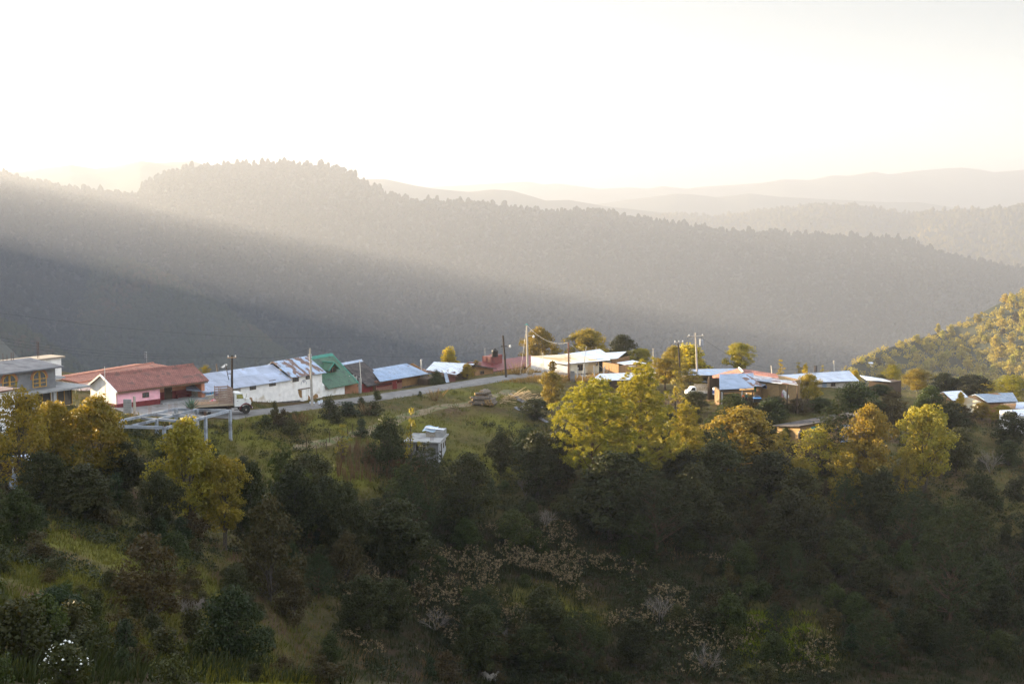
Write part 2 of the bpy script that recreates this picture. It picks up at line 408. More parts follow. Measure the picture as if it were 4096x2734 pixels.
RA3 = ridge('spur', [(-1700,1150,1380),(-500,1190,1300),(0,1245,1250),(150,1310,1220),(280,1400,1190),(420,1500,1160),(700,1700,1130)], .36, 300, 'low wooded spur at the left behind the grey house', mr1, amp=8, ns=120, seed=3)
RF = ridge('mountain_range', [(1900,940,3500),(2300,900,3500),(2500,860,3500),(2700,844,3500),(2866,852,3500),(3033,835,3500),(3140,820,3480),(3270,805,3450),(3413,805,3400),(3490,814,3400),(3591,838,3400),(3663,844,3300),(3710,832,3300),(3948,821,3250),(4007,820,3200),(4096,805,3200),(4500,790,3200),(5400,760,3200)], .30, 1150, 'sunlit wooded hills at the right beyond the mountain', mr1, fs=2.0, amp=75, ns=420, seed=14, curve=1.1)
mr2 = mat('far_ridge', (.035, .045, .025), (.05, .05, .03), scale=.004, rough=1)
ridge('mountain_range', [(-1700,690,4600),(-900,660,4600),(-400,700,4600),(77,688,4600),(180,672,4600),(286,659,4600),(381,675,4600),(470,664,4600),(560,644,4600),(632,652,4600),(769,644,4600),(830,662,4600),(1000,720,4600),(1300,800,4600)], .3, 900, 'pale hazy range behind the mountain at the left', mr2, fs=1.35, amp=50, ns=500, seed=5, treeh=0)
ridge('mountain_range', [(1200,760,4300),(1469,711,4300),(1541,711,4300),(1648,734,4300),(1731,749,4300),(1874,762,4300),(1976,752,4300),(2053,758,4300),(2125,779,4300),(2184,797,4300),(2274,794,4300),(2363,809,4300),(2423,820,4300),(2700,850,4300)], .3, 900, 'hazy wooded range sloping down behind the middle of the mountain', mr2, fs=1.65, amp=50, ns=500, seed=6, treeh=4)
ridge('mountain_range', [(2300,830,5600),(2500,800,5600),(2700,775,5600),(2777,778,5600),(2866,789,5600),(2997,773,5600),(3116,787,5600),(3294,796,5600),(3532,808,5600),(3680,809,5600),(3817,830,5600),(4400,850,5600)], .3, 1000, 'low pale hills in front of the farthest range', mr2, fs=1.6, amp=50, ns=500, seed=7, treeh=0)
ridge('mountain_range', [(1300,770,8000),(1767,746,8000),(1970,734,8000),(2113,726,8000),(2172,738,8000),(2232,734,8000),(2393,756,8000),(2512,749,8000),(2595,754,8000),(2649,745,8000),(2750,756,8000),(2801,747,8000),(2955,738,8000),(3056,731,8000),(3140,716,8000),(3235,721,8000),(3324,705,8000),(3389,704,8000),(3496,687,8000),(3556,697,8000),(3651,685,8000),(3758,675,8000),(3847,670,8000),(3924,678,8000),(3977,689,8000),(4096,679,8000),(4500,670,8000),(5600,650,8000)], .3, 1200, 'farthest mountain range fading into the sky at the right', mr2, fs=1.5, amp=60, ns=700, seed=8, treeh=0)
RG = ridge('hill', [(3200,1560,760),(3300,1500,800),(3375,1468,840),(3433,1432,880),(3497,1398,930),(3570,1374,980),(3653,1350,1020),(3707,1334,1050),(3781,1310,1080),(3828,1294,1100),(3873,1268,1110),(3993,1205,1120),(4063,1168,1130),(4096,1148,1140),(4500,980,1150)], .17, 640, 'golden wooded hillside rising at the right', mr1, amp=8, ns=140, seed=9, treeh=2, curve=1.0, fs=1.0)
# ================================================================ vegetation
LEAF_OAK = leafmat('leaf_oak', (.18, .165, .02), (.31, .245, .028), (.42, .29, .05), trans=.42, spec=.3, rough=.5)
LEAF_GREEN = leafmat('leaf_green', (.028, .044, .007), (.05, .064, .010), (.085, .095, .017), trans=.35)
LEAF_DARK = leafmat('leaf_dark', (.024, .031, .005), (.045, .046, .008), (.08, .058, .011), trans=.3)  # darker leaf tone that also puts shade into oaks below the sunlit crowns
LEAF_YELLOW = leafmat('leaf_yellow', (.30, .27, .025), (.40, .32, .04), (.44, .26, .06), trans=.5)
LEAF_PINE = leafmat('leaf_pine', (.20, .205, .02), (.36, .33, .032), (.46, .41, .05), trans=.35, rough=.5)
LEAF_PINEM = leafmat('leaf_pine_mid', (.06, .085, .016), (.11, .125, .024), (.16, .15, .03), trans=.3)  # pine tone lowered to put shade into the small pines
LEAF_OLIVE = leafmat('leaf_olive', (.04, .045, .010), (.07, .066, .014), (.11, .085, .02), trans=.3)
LEAF_PINED = leafmat('leaf_pine_dark', (.02, .032, .007), (.036, .048, .010), (.055, .06, .014), trans=.25)
LEAF_BROWN = leafmat('leaf_brown', (.042, .032, .009), (.068, .050, .013), (.045, .045, .010), trans=.35)
LEAF_TEAL = leafmat('leaf_bluegreen', (.016, .029, .007), (.027, .041, .010), (.042, .048, .012), trans=.3)
DRY = leafmat('dry_grass', (.15, .10, .05), (.22, .16, .08), trans=.35)
BARK = mat('bark', (.05, .04, .03), (.11, .09, .07), scale=6, rough=.95, bump=.6, stretch=(3, 3, .6))
BARKP = mat('bark_pine', (.06, .035, .022), (.13, .08, .05), scale=5, rough=.95, bump=.6, stretch=(3, 3, .8))
TWIG = mat('twig_grey', (.14, .12, .10), (.22, .19, .16), scale=4, rough=.95)

def leaves(cen, rad, n, size, rg, flat=.0, up=0., aspect=1.6, dirs=None, shell=.55):
    """n leaf quads round each cluster centre; returns V, F, var"""
    K = len(cen); cen = np.repeat(cen, n, 0); R = np.repeat(rad, n, 0)
    M = K*n
    u = rg.normal(size=(M, 3)); u /= np.linalg.norm(u, axis=1)[:, None]
    r = shell+(1-shell)*rg.random(M)**.6
    r = np.where(rg.random(M) < .25, rg.random(M), r)
    p = cen+u*R*r[:, None]
    nrm = u*.7+rg.normal(size=(M, 3))*.6; nrm[:, 2] += up; nrm /= np.linalg.norm(nrm, axis=1)[:, None]
    a = rg.normal(size=(M, 3)); a -= (a*nrm).sum(1)[:, None]*nrm; a /= np.linalg.norm(a, axis=1)[:, None]
    b = np.cross(nrm, a); s = size*(.6+.8*rg.random(M))[:, None]
    a *= s*.5*aspect; b *= s*.5
    bend = nrm*s*.18
    V = np.stack([p-a, p-b+bend, p+a, p+b+bend], 1).reshape(-1, 3)
    F = np.arange(M*4).reshape(-1, 4)
    cv = np.repeat(rg.random(K), n)
    var = np.clip(.45*cv+.55*rg.random(M), 0, 1)
    return V, F, np.repeat(var, 4)
def needles(cen, n, ln, wd, rg, out=None, bias=.35):
    """long-needled puffs: n thin blades fanning from each centre"""
    K = len(cen); c = np.repeat(cen, n, 0); M = K*n
    u = rg.normal(size=(M, 3)); u /= np.linalg.norm(u, axis=1)[:, None]
    if out is not None: u += np.repeat(out, n, 0)*bias*2; u /= np.linalg.norm(u, axis=1)[:, None]
    u[:, 2] += .25; u /= np.linalg.norm(u, axis=1)[:, None]
    s = rg.normal(size=(M, 3)); s -= (s*u).sum(1)[:, None]*u; s /= np.linalg.norm(s, axis=1)[:, None]
    l = ln*(.75+.4*rg.random(M))[:, None]; w_ = wd*(.7+.6*rg.random(M))[:, None]
    droop = np.zeros((M, 3)); droop[:, 2] = -ln*.22*rg.random(M)
    p0 = c+u*l*.12; pm = c+u*l*.6; p1 = c+u*l+droop
    V = np.stack([p0-s*w_*.3, pm-s*w_, p1, pm+s*w_], 1).reshape(-1, 3)
    F = np.arange(M*4).reshape(-1, 4)
    var = np.clip(.5*np.repeat(rg.random(K), n)+.5*rg.random(M), 0, 1)
    return V, F, np.repeat(var, 4)
def envelope(kind, z):
    """crown radius (0..1) at relative height z (0 crown base, 1 top)"""
    z = np.clip(z, 0, 1)
    return {'round': np.sqrt(np.clip(1-(2*z-1)**2*.95, 0, 1))*(1-.12*z),
            'dome': np.sqrt(np.clip(1-z**2.2, 0, 1)),
            'egg': np.sqrt(np.clip(1-np.abs(2*z**.8-1)**2.2, 0.03, 1))*(1.06-.35*z),
            'cone': np.clip(1.02-z, 0, 1)**.75*np.clip(z*5+.35, 0, 1),
            'flame': np.clip(1.02-z, 0, 1)**.5*np.clip(z*3+.3, 0, 1)}[kind]
def make_tree(seed, h, w, base=.3, env='egg', ncl=70, cr=.9, nl=90, leaf=.2, lmat=None, bark=None, lean=0, trunks=1, pine=False, gaps=.15, tr=.02, lay=0):
    """returns crown mesh, trunk mesh; unit size metres, base at the origin"""
    rg = np.random.default_rng(seed)
    bark = bark or BARK; tb = MB(); cen = []
    zb = h*base; CH = h-zb
    ph = rg.random(3)*6.3
    for _ in range(4000):
        if len(cen) >= ncl: break
        z = rg.random()**.85; a = rg.random()*6.283
        lob = 1+gaps*(math.sin(3*a+ph[0]+4*z)+math.sin(5*a+ph[1]-7*z)+.7*math.sin(2*a+ph[2]+9*z))/1.3
        rr_ = float(envelope(env, z))*(w/2)*lob*(.25+.75*math.sqrt(rg.random())) if rg.random() < .8 else float(envelope(env, z))*(w/2)*rg.random()*lob
        rr_ = max(0, rr_-cr*.35)
        if lay: z = (round(z*lay)+rg.normal()*.12)/lay
        c = np.array([rr_*math.cos(a), rr_*math.sin(a), zb+z*CH-cr*.4])
        if any(((c-o)**2).sum() < (cr*.52)**2 for o in cen): continue
        cen.append(c)
    cen = np.array(cen)
    # trunk and limbs
    ax = []
    for k in range(trunks):
        off = np.array([math.cos(k*2.4+1)*.25, math.sin(k*2.4+1)*.25, 0])*(trunks > 1)*1.0
        top = np.array([lean*h+off[0]*w*.35, off[1]*w*.35, zb+CH*(.88 if trunks == 1 else .7)])
        pts = []
        for i in range(7):
            t = i/6; q = off*(.4+.6*t)+(top-off)*t; q = q+np.array([rg.normal(), rg.normal(), 0])*.025*h*math.sin(t*3.1)*.5
            q[2] = top[2]*t - (.5 if i == 0 else 0); pts.append(q)
        r0 = h*tr/math.sqrt(trunks)
        tb.tube(pts, [r0*1.25]+[r0*(1-.9*(i/6))+.012 for i in range(1, 7)], 7); ax.append((pts, r0))
    for c in cen[rg.permutation(len(cen))[:min(len(cen), 46)]]:
        pts, r0 = ax[rg.integers(len(ax))]
        zt = max(zb*.75, c[2]-math.hypot(c[0], c[1])*.75-.2); t = min(.97, max(.1, zt/pts[-1][2])); i = min(5, int(t*6)); f = t*6-i
        s = np.array(pts[i])*(1-f)+np.array(pts[i+1])*f
        mid = (s+c)/2+np.array([rg.normal()*.1, rg.normal()*.1, .12*np.linalg.norm(c-s)*(1 if not pine else -.3)])
        r1 = r0*(1-.85*t)*.5+.012
        tb.tube([s, mid, c], [r1, r1*.65, .012], 5, cap=False)
    trunk = bpy.data.meshes.new('trunk'); trunk.from_pydata(tb.v, [], tb.f); trunk.materials.append(bark); trunk.update()
    if pine:
        out = cen-np.array([0, 0, h*.55]); out /= np.linalg.norm(out, axis=1)[:, None]
        sub = []; so_ = []
        for c, o in zip(cen, out):
            for k in range(pine):
                j = rg.normal(size=3)*cr*.42; sub.append(c+j); so_.append(o)
        V, F, var = needles(np.array(sub), nl, leaf, leaf*.07, rg, np.array(so_))
    else:
        R = np.stack([np.full(len(cen), cr), np.full(len(cen), cr), np.full(len(cen), cr*.72)], 1)*(.75+.5*rg.random(len(cen)))[:, None]
        V, F, var = leaves(cen, R, nl, leaf, rg, up=.35)
    return npmesh('crown', V, F, lmat, var), trunk

def place(name, protos, pos, s=1, rz=None, sz=None, label=None, cat='tree', group=None, parts=('crown', 'trunk')):
    """a thing standing at pos made of a crown and a trunk (meshes shared between copies)"""
    cm, tm = protos
    o = empty(name, pos, rng.random()*6.28 if rz is None else rz, label, cat, group)
    o.scale = (s, s, s if sz is None else sz)
    for nm, me in zip(parts, (cm, tm)): addmesh(nm, me, o)
    return o
def merged(cm, tm):
    """crown and stem in one mesh, for plants too small in view to show parts"""
    a = np.empty(len(cm.vertices)*3, np.float32); cm.vertices.foreach_get('co', a); V1 = a.reshape(-1, 3)
    F1 = np.empty(len(cm.loops), np.int32); cm.loops.foreach_get('vertex_index', F1); F1 = F1.reshape(-1, 4)
    v = np.empty(len(V1), np.float32); cm.attributes['var'].data.foreach_get('value', v)
    V2 = np.array([x.co[:] for x in tm.vertices]); F2 = [list(p.vertices) for p in tm.polygons if len(p.vertices) == 4]
    F2 = np.array(F2)+len(V1)
    return npmesh('tree', np.concatenate([V1, V2]), np.concatenate([F1, F2]), [cm.materials[0], tm.materials[0]], np.concatenate([v, np.zeros(len(V2))]), np.concatenate([np.zeros(len(F1)), np.ones(len(F2))]))

PR = {}
def proto(k):
    if k in PR: return PR[k]
    f = {
     'oak1': lambda: make_tree(11, 11, 9, .22, 'egg', 150, .85, 80, .19, LEAF_OAK, trunks=3, gaps=.2),
     'oak2': lambda: make_tree(12, 11, 8, .28, 'round', 140, .8, 80, .19, LEAF_OAK, trunks=2, gaps=.22),
     'oak3': lambda: make_tree(13, 10, 10, .25, 'dome', 150, .9, 80, .2, LEAF_OAK, trunks=3, gaps=.25),
     'oaksparse': lambda: make_tree(14, 11, 9, .15, 'egg', 80, .9, 60, .2, LEAF_OAK, trunks=4, gaps=.35),
     'dark1': lambda: make_tree(21, 10, 8, .18, 'egg', 150, .8, 75, .19, LEAF_DARK, trunks=2, gaps=.2),
     'dark2': lambda: make_tree(22, 9, 8, .15, 'round', 150, .78, 75, .18, LEAF_DARK, trunks=2, gaps=.22),
     'green1': lambda: make_tree(31, 6, 6, .05, 'dome', 90, .8, 90, .16, LEAF_GREEN, trunks=3, gaps=.15),
     'green2': lambda: make_tree(32, 5, 4.5, .05, 'flame', 70, .7, 90, .14, LEAF_GREEN, trunks=3, gaps=.2),
     'teal1': lambda: make_tree(33, 5, 5, .02, 'dome', 80, .7, 95, .13, LEAF_TEAL, trunks=3, gaps=.2),
     'yellow1': lambda: make_tree(41, 8, 5, .12, 'flame', 80, .8, 80, .2, LEAF_YELLOW, trunks=2, gaps=.2),
     'brown1': lambda: make_tree(51, 7, 6, .1, 'dome', 80, .8, 70, .16, LEAF_BROWN, trunks=3, gaps=.25),
     'pine1': lambda: make_tree(61, 16, 9.5, .33, 'egg', 150, 1.1, 46, .46, LEAF_PINE, BARKP, pine=5, gaps=.25, tr=.014),
     'pine2': lambda: make_tree(62, 16, 9, .25, 'flame', 150, 1.1, 46, .46, LEAF_PINE, BARKP, pine=5, gaps=.22, tr=.014),
     'pinesmall': lambda: make_tree(63, 9, 4.6, .08, 'flame', 70, .8, 34, .42, LEAF_PINEM, BARKP, pine=5, gaps=.2, tr=.012),
     'pinedark': lambda: make_tree(64, 12, 8.5, .15, 'egg', 120, 1.0, 26, .42, LEAF_PINED, BARKP, pine=5, gaps=.15, tr=.014),
     'shrub1': lambda: make_tree(71, 2.4, 2.8, 0, 'dome', 32, .5, 80, .11, LEAF_DARK, trunks=3, gaps=.2),
     'shrub2': lambda: make_tree(72, 2.0, 2.4, 0, 'dome', 30, .45, 80, .10, LEAF_GREEN, trunks=3, gaps=.2),
     'shrub3': lambda: make_tree(73, 2.6, 2.6, 0, 'egg', 30, .5, 70, .11, LEAF_BROWN, trunks=3, gaps=.3),
     'sapling': lambda: make_tree(77, 6, 2.6, .2, 'flame', 17, .42, 34, .15, LEAF_OAK, trunks=1, gaps=.3),
     'shrub4': lambda: make_tree(74, 2.2, 2.8, 0, 'dome', 34, .48, 80, .10, LEAF_OLIVE, trunks=3, gaps=.25),
     'shrub5': lambda: make_tree(75, 3.0, 2.2, 0, 'flame', 30, .42, 80, .10, LEAF_TEAL, trunks=3, gaps=.2),
     'shruby': lambda: make_tree(76, 2.4, 2.4, 0, 'dome', 30, .45, 70, .12, LEAF_YELLOW, trunks=3, gaps=.25),
    }[k]
    PR[k] = f(); return PR[k]
PRM = {}
def mproto(k):
    if k not in PRM: PRM[k] = merged(*proto(k))
    return PRM[k]
HT = dict(sapling=6, oak1=11, oak2=11, oak3=10, oaksparse=11, dark1=10, dark2=9, green1=6, green2=5, teal1=5, yellow1=8, brown1=7, pine1=16, pine2=16, pinesmall=9, pinedark=12, shrub1=2.4, shrub2=2, shrub3=2.6, shrub4=2.2, shrub5=3, shruby=2.4)
WD = dict(sapling=2.6, oak1=9, oak2=8, oak3=10, oaksparse=9, dark1=8, dark2=8, green1=6, green2=4.5, teal1=5, yellow1=5, brown1=6, pine1=9.5, pine2=9, pinesmall=4.6, pinedark=8.5, shrub1=2.8, shrub2=2.4, shrub3=2.6, shrub4=2.8, shrub5=2.2, shruby=2.4)

def tree_px(kind, name, cx_, top, wpx, base=None, d=None, label=None, cat='tree', group=None, rz=None, merge=False):
    """tree by its place in the photo: centre x, top y, width and (visible or estimated) base y in photo pixels; d = distance if the base is hidden"""
    if d is None: g = G(cx_, base)
    else:
        q = P(cx_, base or top, d); g = Vector((q.x, q.y, float(gz(q.x, q.y))))
    ztop = P(cx_, top, g.y).z; h = max(.5, ztop-g.z); wd = wpx/FX*g.y
    g.z -= .1
    if merge:
        o = addmesh(name, mproto(kind), loc=g, rz=rng.random()*6.28 if rz is None else rz); tag(o, label, cat, group)
    else: o = place(name, proto(kind), g, rz=rz, label=label, cat=cat, group=group)
    o.scale = (wd/WD[kind]*1.12, wd/WD[kind]*1.12, h/HT[kind])
    return o
# ================================================================ distant forests (nobody could count them) and the wood on the right hill
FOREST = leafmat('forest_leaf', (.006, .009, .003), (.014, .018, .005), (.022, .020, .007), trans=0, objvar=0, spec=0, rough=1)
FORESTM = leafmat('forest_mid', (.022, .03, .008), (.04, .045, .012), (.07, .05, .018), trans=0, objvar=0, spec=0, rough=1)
FORESTR = leafmat('forest_range', (.06, .055, .016), (.11, .09, .026), (.16, .12, .035), trans=0, objvar=0, spec=0, rough=1)  # gold tone puts the warm sunlight of these slopes into the colour
GOLD = leafmat('leaf_gold_hill', (.27, .25, .03), (.40, .34, .045), (.48, .34, .07), trans=.4)
GOLDP = leafmat('leaf_gold_pine', (.24, .23, .035), (.38, .33, .05), (.46, .38, .07), trans=.35)
FORESTG = leafmat('forest_gold', (.26, .21, .025), (.40, .30, .04), (.46, .30, .06), trans=.25, objvar=0)
# rounded low crown: two rings and a tip, roughened per tree
def crowns(pos, size, tall, m, name, label, seed=0, nr=5):
    rg = np.random.default_rng(seed); K = len(pos)
    prof = np.array([[.8, .05], [1.0, .45], [.6, .85]]); R = len(prof)
    ang = np.arange(nr)/nr*6.283
    V = np.zeros((K, R*nr+1, 3)); j = .7+.6*rg.random((K, R, nr)); rot = rg.random(K)[:, None, None]*6.28
    rad = prof[None, :, 0, None]*j*size[:, None, None]*.5
    V[:, :-1, 0] = (rad*np.cos(ang+rot)).reshape(K, -1); V[:, :-1, 1] = (rad*np.sin(ang+rot)).reshape(K, -1)
    V[:, :-1, 2] = (prof[None, :, 1, None]*tall[:, None, None]*(.9+.2*rg.random((K, R, nr)))).reshape(K, -1)
    V[:, -1, 2] = tall*1.02
    V += pos[:, None, :]
    F = []
    for r in range(R-1):
        for k in range(nr): F += [[r*nr+k, r*nr+(k+1) % nr, (r+1)*nr+(k+1) % nr], [r*nr+k, (r+1)*nr+(k+1) % nr, (r+1)*nr+k]]
    for k in range(nr): F.append([(R-1)*nr+k, (R-1)*nr+(k+1) % nr, R*nr])
    F = np.array(F)[None]+(np.arange(K)*(R*nr+1))[:, None, None]
    var = np.repeat(np.clip(.35*rg.random(K)+.32+.95*fbm(pos[:,0], pos[:,1], 260, 4, 88), 0, 1), R*nr+1)
    return tag(addmesh(name, npmesh(name, V.reshape(-1, 3), F.reshape(-1, 3), m, var, smooth=True)), label, kind='stuff')
def scatter_ridge(RI, n, size, name, label, m, seed, tmin=-40, tmax=1e9, tallf=1.15, pexp=1.0):
    rx, d, t, zc, Xx, Yy = RI; rg = np.random.default_rng(seed)
    ok = np.where((t >= tmin) & (t <= tmax))[0]; t0, t1 = t[ok[0]], t[ok[-1]]
    ci = rg.random(n)*(len(rx)-1.01); tt = t0+(t1-t0)*rg.random(n)**pexp
    ti = np.interp(tt, t, np.arange(len(t))); ti = np.clip(ti, 0, len(t)-1.01)
    i = ci.astype(int); k = ti.astype(int); a = ci-i; b = ti-k
    def s(Gd): return (Gd[i, k]*(1-a)+Gd[i+1, k]*a)*(1-b)+(Gd[i, k+1]*(1-a)+Gd[i+1, k+1]*a)*b
    pos = np.stack([s(Xx), s(Yy), s(zc)-.5], -1); pos = pos[pos[:, 2] > CZ-592]
    sz = size*(.5+1.0*rg.random(len(pos))**1.6)
    return crowns(pos, sz, sz*tallf*(.75+.6*rg.random(len(pos))), m, name, label, seed)
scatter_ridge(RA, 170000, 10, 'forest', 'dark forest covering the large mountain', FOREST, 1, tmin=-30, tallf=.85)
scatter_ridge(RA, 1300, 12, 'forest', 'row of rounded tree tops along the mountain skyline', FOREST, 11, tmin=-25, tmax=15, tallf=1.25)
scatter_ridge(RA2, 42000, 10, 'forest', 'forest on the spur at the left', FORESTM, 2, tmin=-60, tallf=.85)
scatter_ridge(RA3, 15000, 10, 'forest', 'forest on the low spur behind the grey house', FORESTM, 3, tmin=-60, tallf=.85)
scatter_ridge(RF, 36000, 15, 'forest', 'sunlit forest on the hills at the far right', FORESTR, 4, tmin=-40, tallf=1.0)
# right hill: the 290 largest trees as things, the small ones between them as one mass
HP = [merged(*make_tree(s, 9, w_, b, e, n_, 1.0, 30, .5, LM, BARKP, gaps=.25, tr=.018)) for s, w_, b, e, n_, LM in
      [(101, 7, .25, 'egg', 42, GOLD), (102, 6, .3, 'flame', 36, GOLDP), (103, 7.5, .35, 'round', 42, GOLD), (104, 6, .2, 'cone', 34, GOLDP), (105, 7, .1, 'dome', 40, LEAF_BROWN)]]
rx, d_, t_, zc_, Xx_, Yy_ = RG
rg = np.random.default_rng(5); cnt = 0
cand = []
for _ in range(2600):
    i = rg.integers(len(rx)-1); k = int(np.interp(rg.random()**.62*650, t_, np.arange(len(t_)))); k = min(k, len(t_)-1)
    x, y, z = Xx_[i, k], Yy_[i, k], zc_[i, k]; q = proj((x, y, z))
    if not (3350 < q[0] < 4130) or q[1] > 1590: continue
    cand.append((x, y, z, q[0], q[1]))
sel = []
for c in cand:
    if all((c[0]-o[0])**2+(c[1]-o[1])**2 > 6.5**2*(1 if c[1] < 800 else 2) for o in sel): sel.append(c)
sel.sort(key=lambda c: c[1]); sel = sel[:285]
for x, y, z, qx, qy in sel:
    k = rg.choice(5, p=[.32, .28, .2, .12, .08])
    o = addmesh('pine_tree' if k in (1, 3) else 'hillside_tree', HP[k], loc=(x, y, z-.3), rz=rg.random()*6.28); s = .65+.55*rg.random()
    o.scale = (s*1.05, s*1.05, s*(.85+.35*rg.random()))
    tag(o, ['rounded golden tree in the sunlit wood on the right hillside', 'olive green pine in the sunlit wood on the right hillside', 'open crowned golden tree in the sunlit wood on the right hillside', 'pointed green pine in the sunlit wood on the right hillside', 'russet tree in the sunlit wood on the right hillside'][k], 'tree',
        ['rounded golden trees on the right hill', 'olive pines on the right hill', 'open golden trees on the right hill', 'pointed pines on the right hill', 'russet trees on the right hill'][k])
rg = np.random.default_rng(66); nn = 6500; ii = rg.random(nn)*(len(rx)-2); kf = np.interp(rg.random(nn)**.7*640-10, t_, np.arange(len(t_))); kf = np.clip(kf, 0, len(t_)-1.01)
i0 = ii.astype(int); k0 = kf.astype(int); fa = (ii-i0); fb_ = kf-k0
bl = lambda g: (g[i0, k0]*(1-fa)+g[i0+1, k0]*fa)*(1-fb_)+(g[i0, k0+1]*(1-fa)+g[i0+1, k0+1]*fa)*fb_
pc = np.stack([bl(Xx_), bl(Yy_), bl(zc_)+1.6], -1); pc = pc[(pc[:, 0]/pc[:, 1] > .2)]
Vu, Fu, vu = leaves(pc, np.stack([np.full(len(pc), 2.4), np.full(len(pc), 2.4), np.full(len(pc), 2.2)], 1)*(.6+.8*rg.random(len(pc)))[:, None], 70, .55, rg, up=.3)
tag(addmesh('undergrowth', npmesh('undergrowth', Vu, Fu, FORESTG, vu)), 'low golden scrub between the trees of the right hillside', kind='stuff')
# ================================================================ village
def roofmat(name, ca, cb, rust=None, amt=.3, pu=.9, pv=2.6, seam=(.12, .12, .13), wave=14, metal=.25, rough=.45, rows=0, mort=.012, rscale=.8, rstretch=(1, 1, 1)):
    """sheet or tile roof, laid out in metres on the UVs: sheets of slightly different tone, seams, ribs, rust"""
    m = bpy.data.materials.new(name); m.use_nodes = True; N = m.node_tree.nodes; L = m.node_tree.links; b = N['Principled BSDF']
    b.inputs['Roughness'].default_value = rough; b.inputs['Metallic'].default_value = metal
    tc = N.new('ShaderNodeTexCoord'); br = N.new('ShaderNodeTexBrick'); L.new(tc.outputs['UV'], br.inputs['Vector'])
    br.offset = .0 if not rows else .5; br.inputs['Scale'].default_value = 1; br.inputs['Brick Width'].default_value = pu; br.inputs['Row Height'].default_value = pv
    br.inputs['Mortar Size'].default_value = mort; br.inputs['Mortar Smooth'].default_value = .3; br.inputs['Color1'].default_value = (*ca, 1); br.inputs['Color2'].default_value = (*cb, 1); br.inputs['Mortar'].default_value = (*seam, 1)
    col = br.outputs['Color']
    n = N.new('ShaderNodeTexNoise'); n.inputs['Scale'].default_value = .7; n.inputs['Detail'].default_value = 8; L.new(tc.outputs['UV'], n.inputs['Vector'])
    mx = N.new('ShaderNodeMix'); mx.data_type = 'RGBA'; mx.blend_type = 'MULTIPLY'; mx.inputs[0].default_value = .5
    r = N.new('ShaderNodeMapRange'); r.inputs[1].default_value = .3; r.inputs[2].default_value = .7; r.inputs[3].default_value = .55; r.inputs[4].default_value = 1.3; L.new(n.outputs[0], r.inputs[0])
    L.new(col, mx.inputs[6]); L.new(r.outputs[0], mx.inputs[7]); col = mx.outputs[2]
    if rust:
        mp = N.new('ShaderNodeMapping'); mp.inputs['Scale'].default_value = rstretch; L.new(tc.outputs['UV'], mp.inputs[0])
        n2 = N.new('ShaderNodeTexNoise'); n2.inputs['Scale'].default_value = rscale; n2.inputs['Detail'].default_value = 7; L.new(mp.outputs[0], n2.inputs['Vector'])
        r2 = N.new('ShaderNodeMapRange'); r2.inputs[1].default_value = .68-amt*.4; r2.inputs[2].default_value = .72-amt*.4; L.new(n2.outputs[0], r2.inputs[0])
        m2 = N.new('ShaderNodeMix'); m2.data_type = 'RGBA'; m2.inputs[7].default_value = (*rust, 1); L.new(r2.outputs[0], m2.inputs[0]); L.new(col, m2.inputs[6]); col = m2.outputs[2]
    L.new(col, b.inputs['Base Color'])
    wv = N.new('ShaderNodeTexWave'); wv.inputs['Scale'].default_value = wave/6.283*3.14/3.14; wv.bands_direction = 'X'; L.new(tc.outputs['UV'], wv.inputs['Vector'])
    bp = N.new('ShaderNodeBump'); bp.inputs['Strength'].default_value = .7; bp.inputs['Distance'].default_value = .04; L.new(wv.outputs[0], bp.inputs['Height']); L.new(bp.outputs[0], b.inputs['Normal'])
    MATS[name] = m; return m
def brickmat(name, ca, cb, mortar, w=.4, h=.2, ms=.02, rough=.9, dirt=(.1, .08, .05), damt=.25):
    m = bpy.data.materials.new(name); m.use_nodes = True; N = m.node_tree.nodes; L = m.node_tree.links; b = N['Principled BSDF']; b.inputs['Roughness'].default_value = rough; b.inputs['Specular IOR Level'].default_value = .2
    tc = N.new('ShaderNodeTexCoord'); br = N.new('ShaderNodeTexBrick'); L.new(tc.outputs['UV'], br.inputs['Vector']); br.inputs['Scale'].default_value = 1
    br.inputs['Brick Width'].default_value = w; br.inputs['Row Height'].default_value = h; br.inputs['Mortar Size'].default_value = ms; br.inputs['Color1'].default_value = (*ca, 1); br.inputs['Color2'].default_value = (*cb, 1); br.inputs['Mortar'].default_value = (*mortar, 1)
    n2 = N.new('ShaderNodeTexNoise'); n2.inputs['Scale'].default_value = .9; n2.inputs['Detail'].default_value = 7; L.new(tc.outputs['UV'], n2.inputs['Vector'])
    r2 = N.new('ShaderNodeMapRange'); r2.inputs[1].default_value = .5; r2.inputs[2].default_value = .75; r2.inputs[4].default_value = damt*2; L.new(n2.outputs[0], r2.inputs[0])
    m2 = N.new('ShaderNodeMix'); m2.data_type = 'RGBA'; m2.inputs[7].default_value = (*dirt, 1); L.new(r2.outputs[0], m2.inputs[0]); L.new(br.outputs['Color'], m2.inputs[6]); L.new(m2.outputs[2], b.inputs['Base Color'])
    bp = N.new('ShaderNodeBump'); bp.inputs['Strength'].default_value = .5; bp.inputs['Distance'].default_value = .03; L.new(br.outputs['Fac'], bp.inputs['Height']); bp.invert = True; L.new(bp.outputs[0], b.inputs['Normal'])
    MATS[name] = m; return m
def plaster(name, c, dirt, amt=.35, s=.5): return mat(name, c, tuple(x*.86 for x in c), scale=1.3, c3=dirt, scale3=s, amt3=amt, rough=.9, bump=.2, bscale=6, detail=7, spec=.15)
ZINC = roofmat('zinc_sheet', (0.390, 0.468, 0.611), (0.494, 0.572, 0.702), (.16, .08, .05), .05)
ZINCA = roofmat('zinc_sheet_patched', (0.33, 0.37, 0.46), (0.48, 0.56, 0.72), (.30, .30, .34), .03, pu=3.2, pv=2.4, seam=(.1, .11, .14))
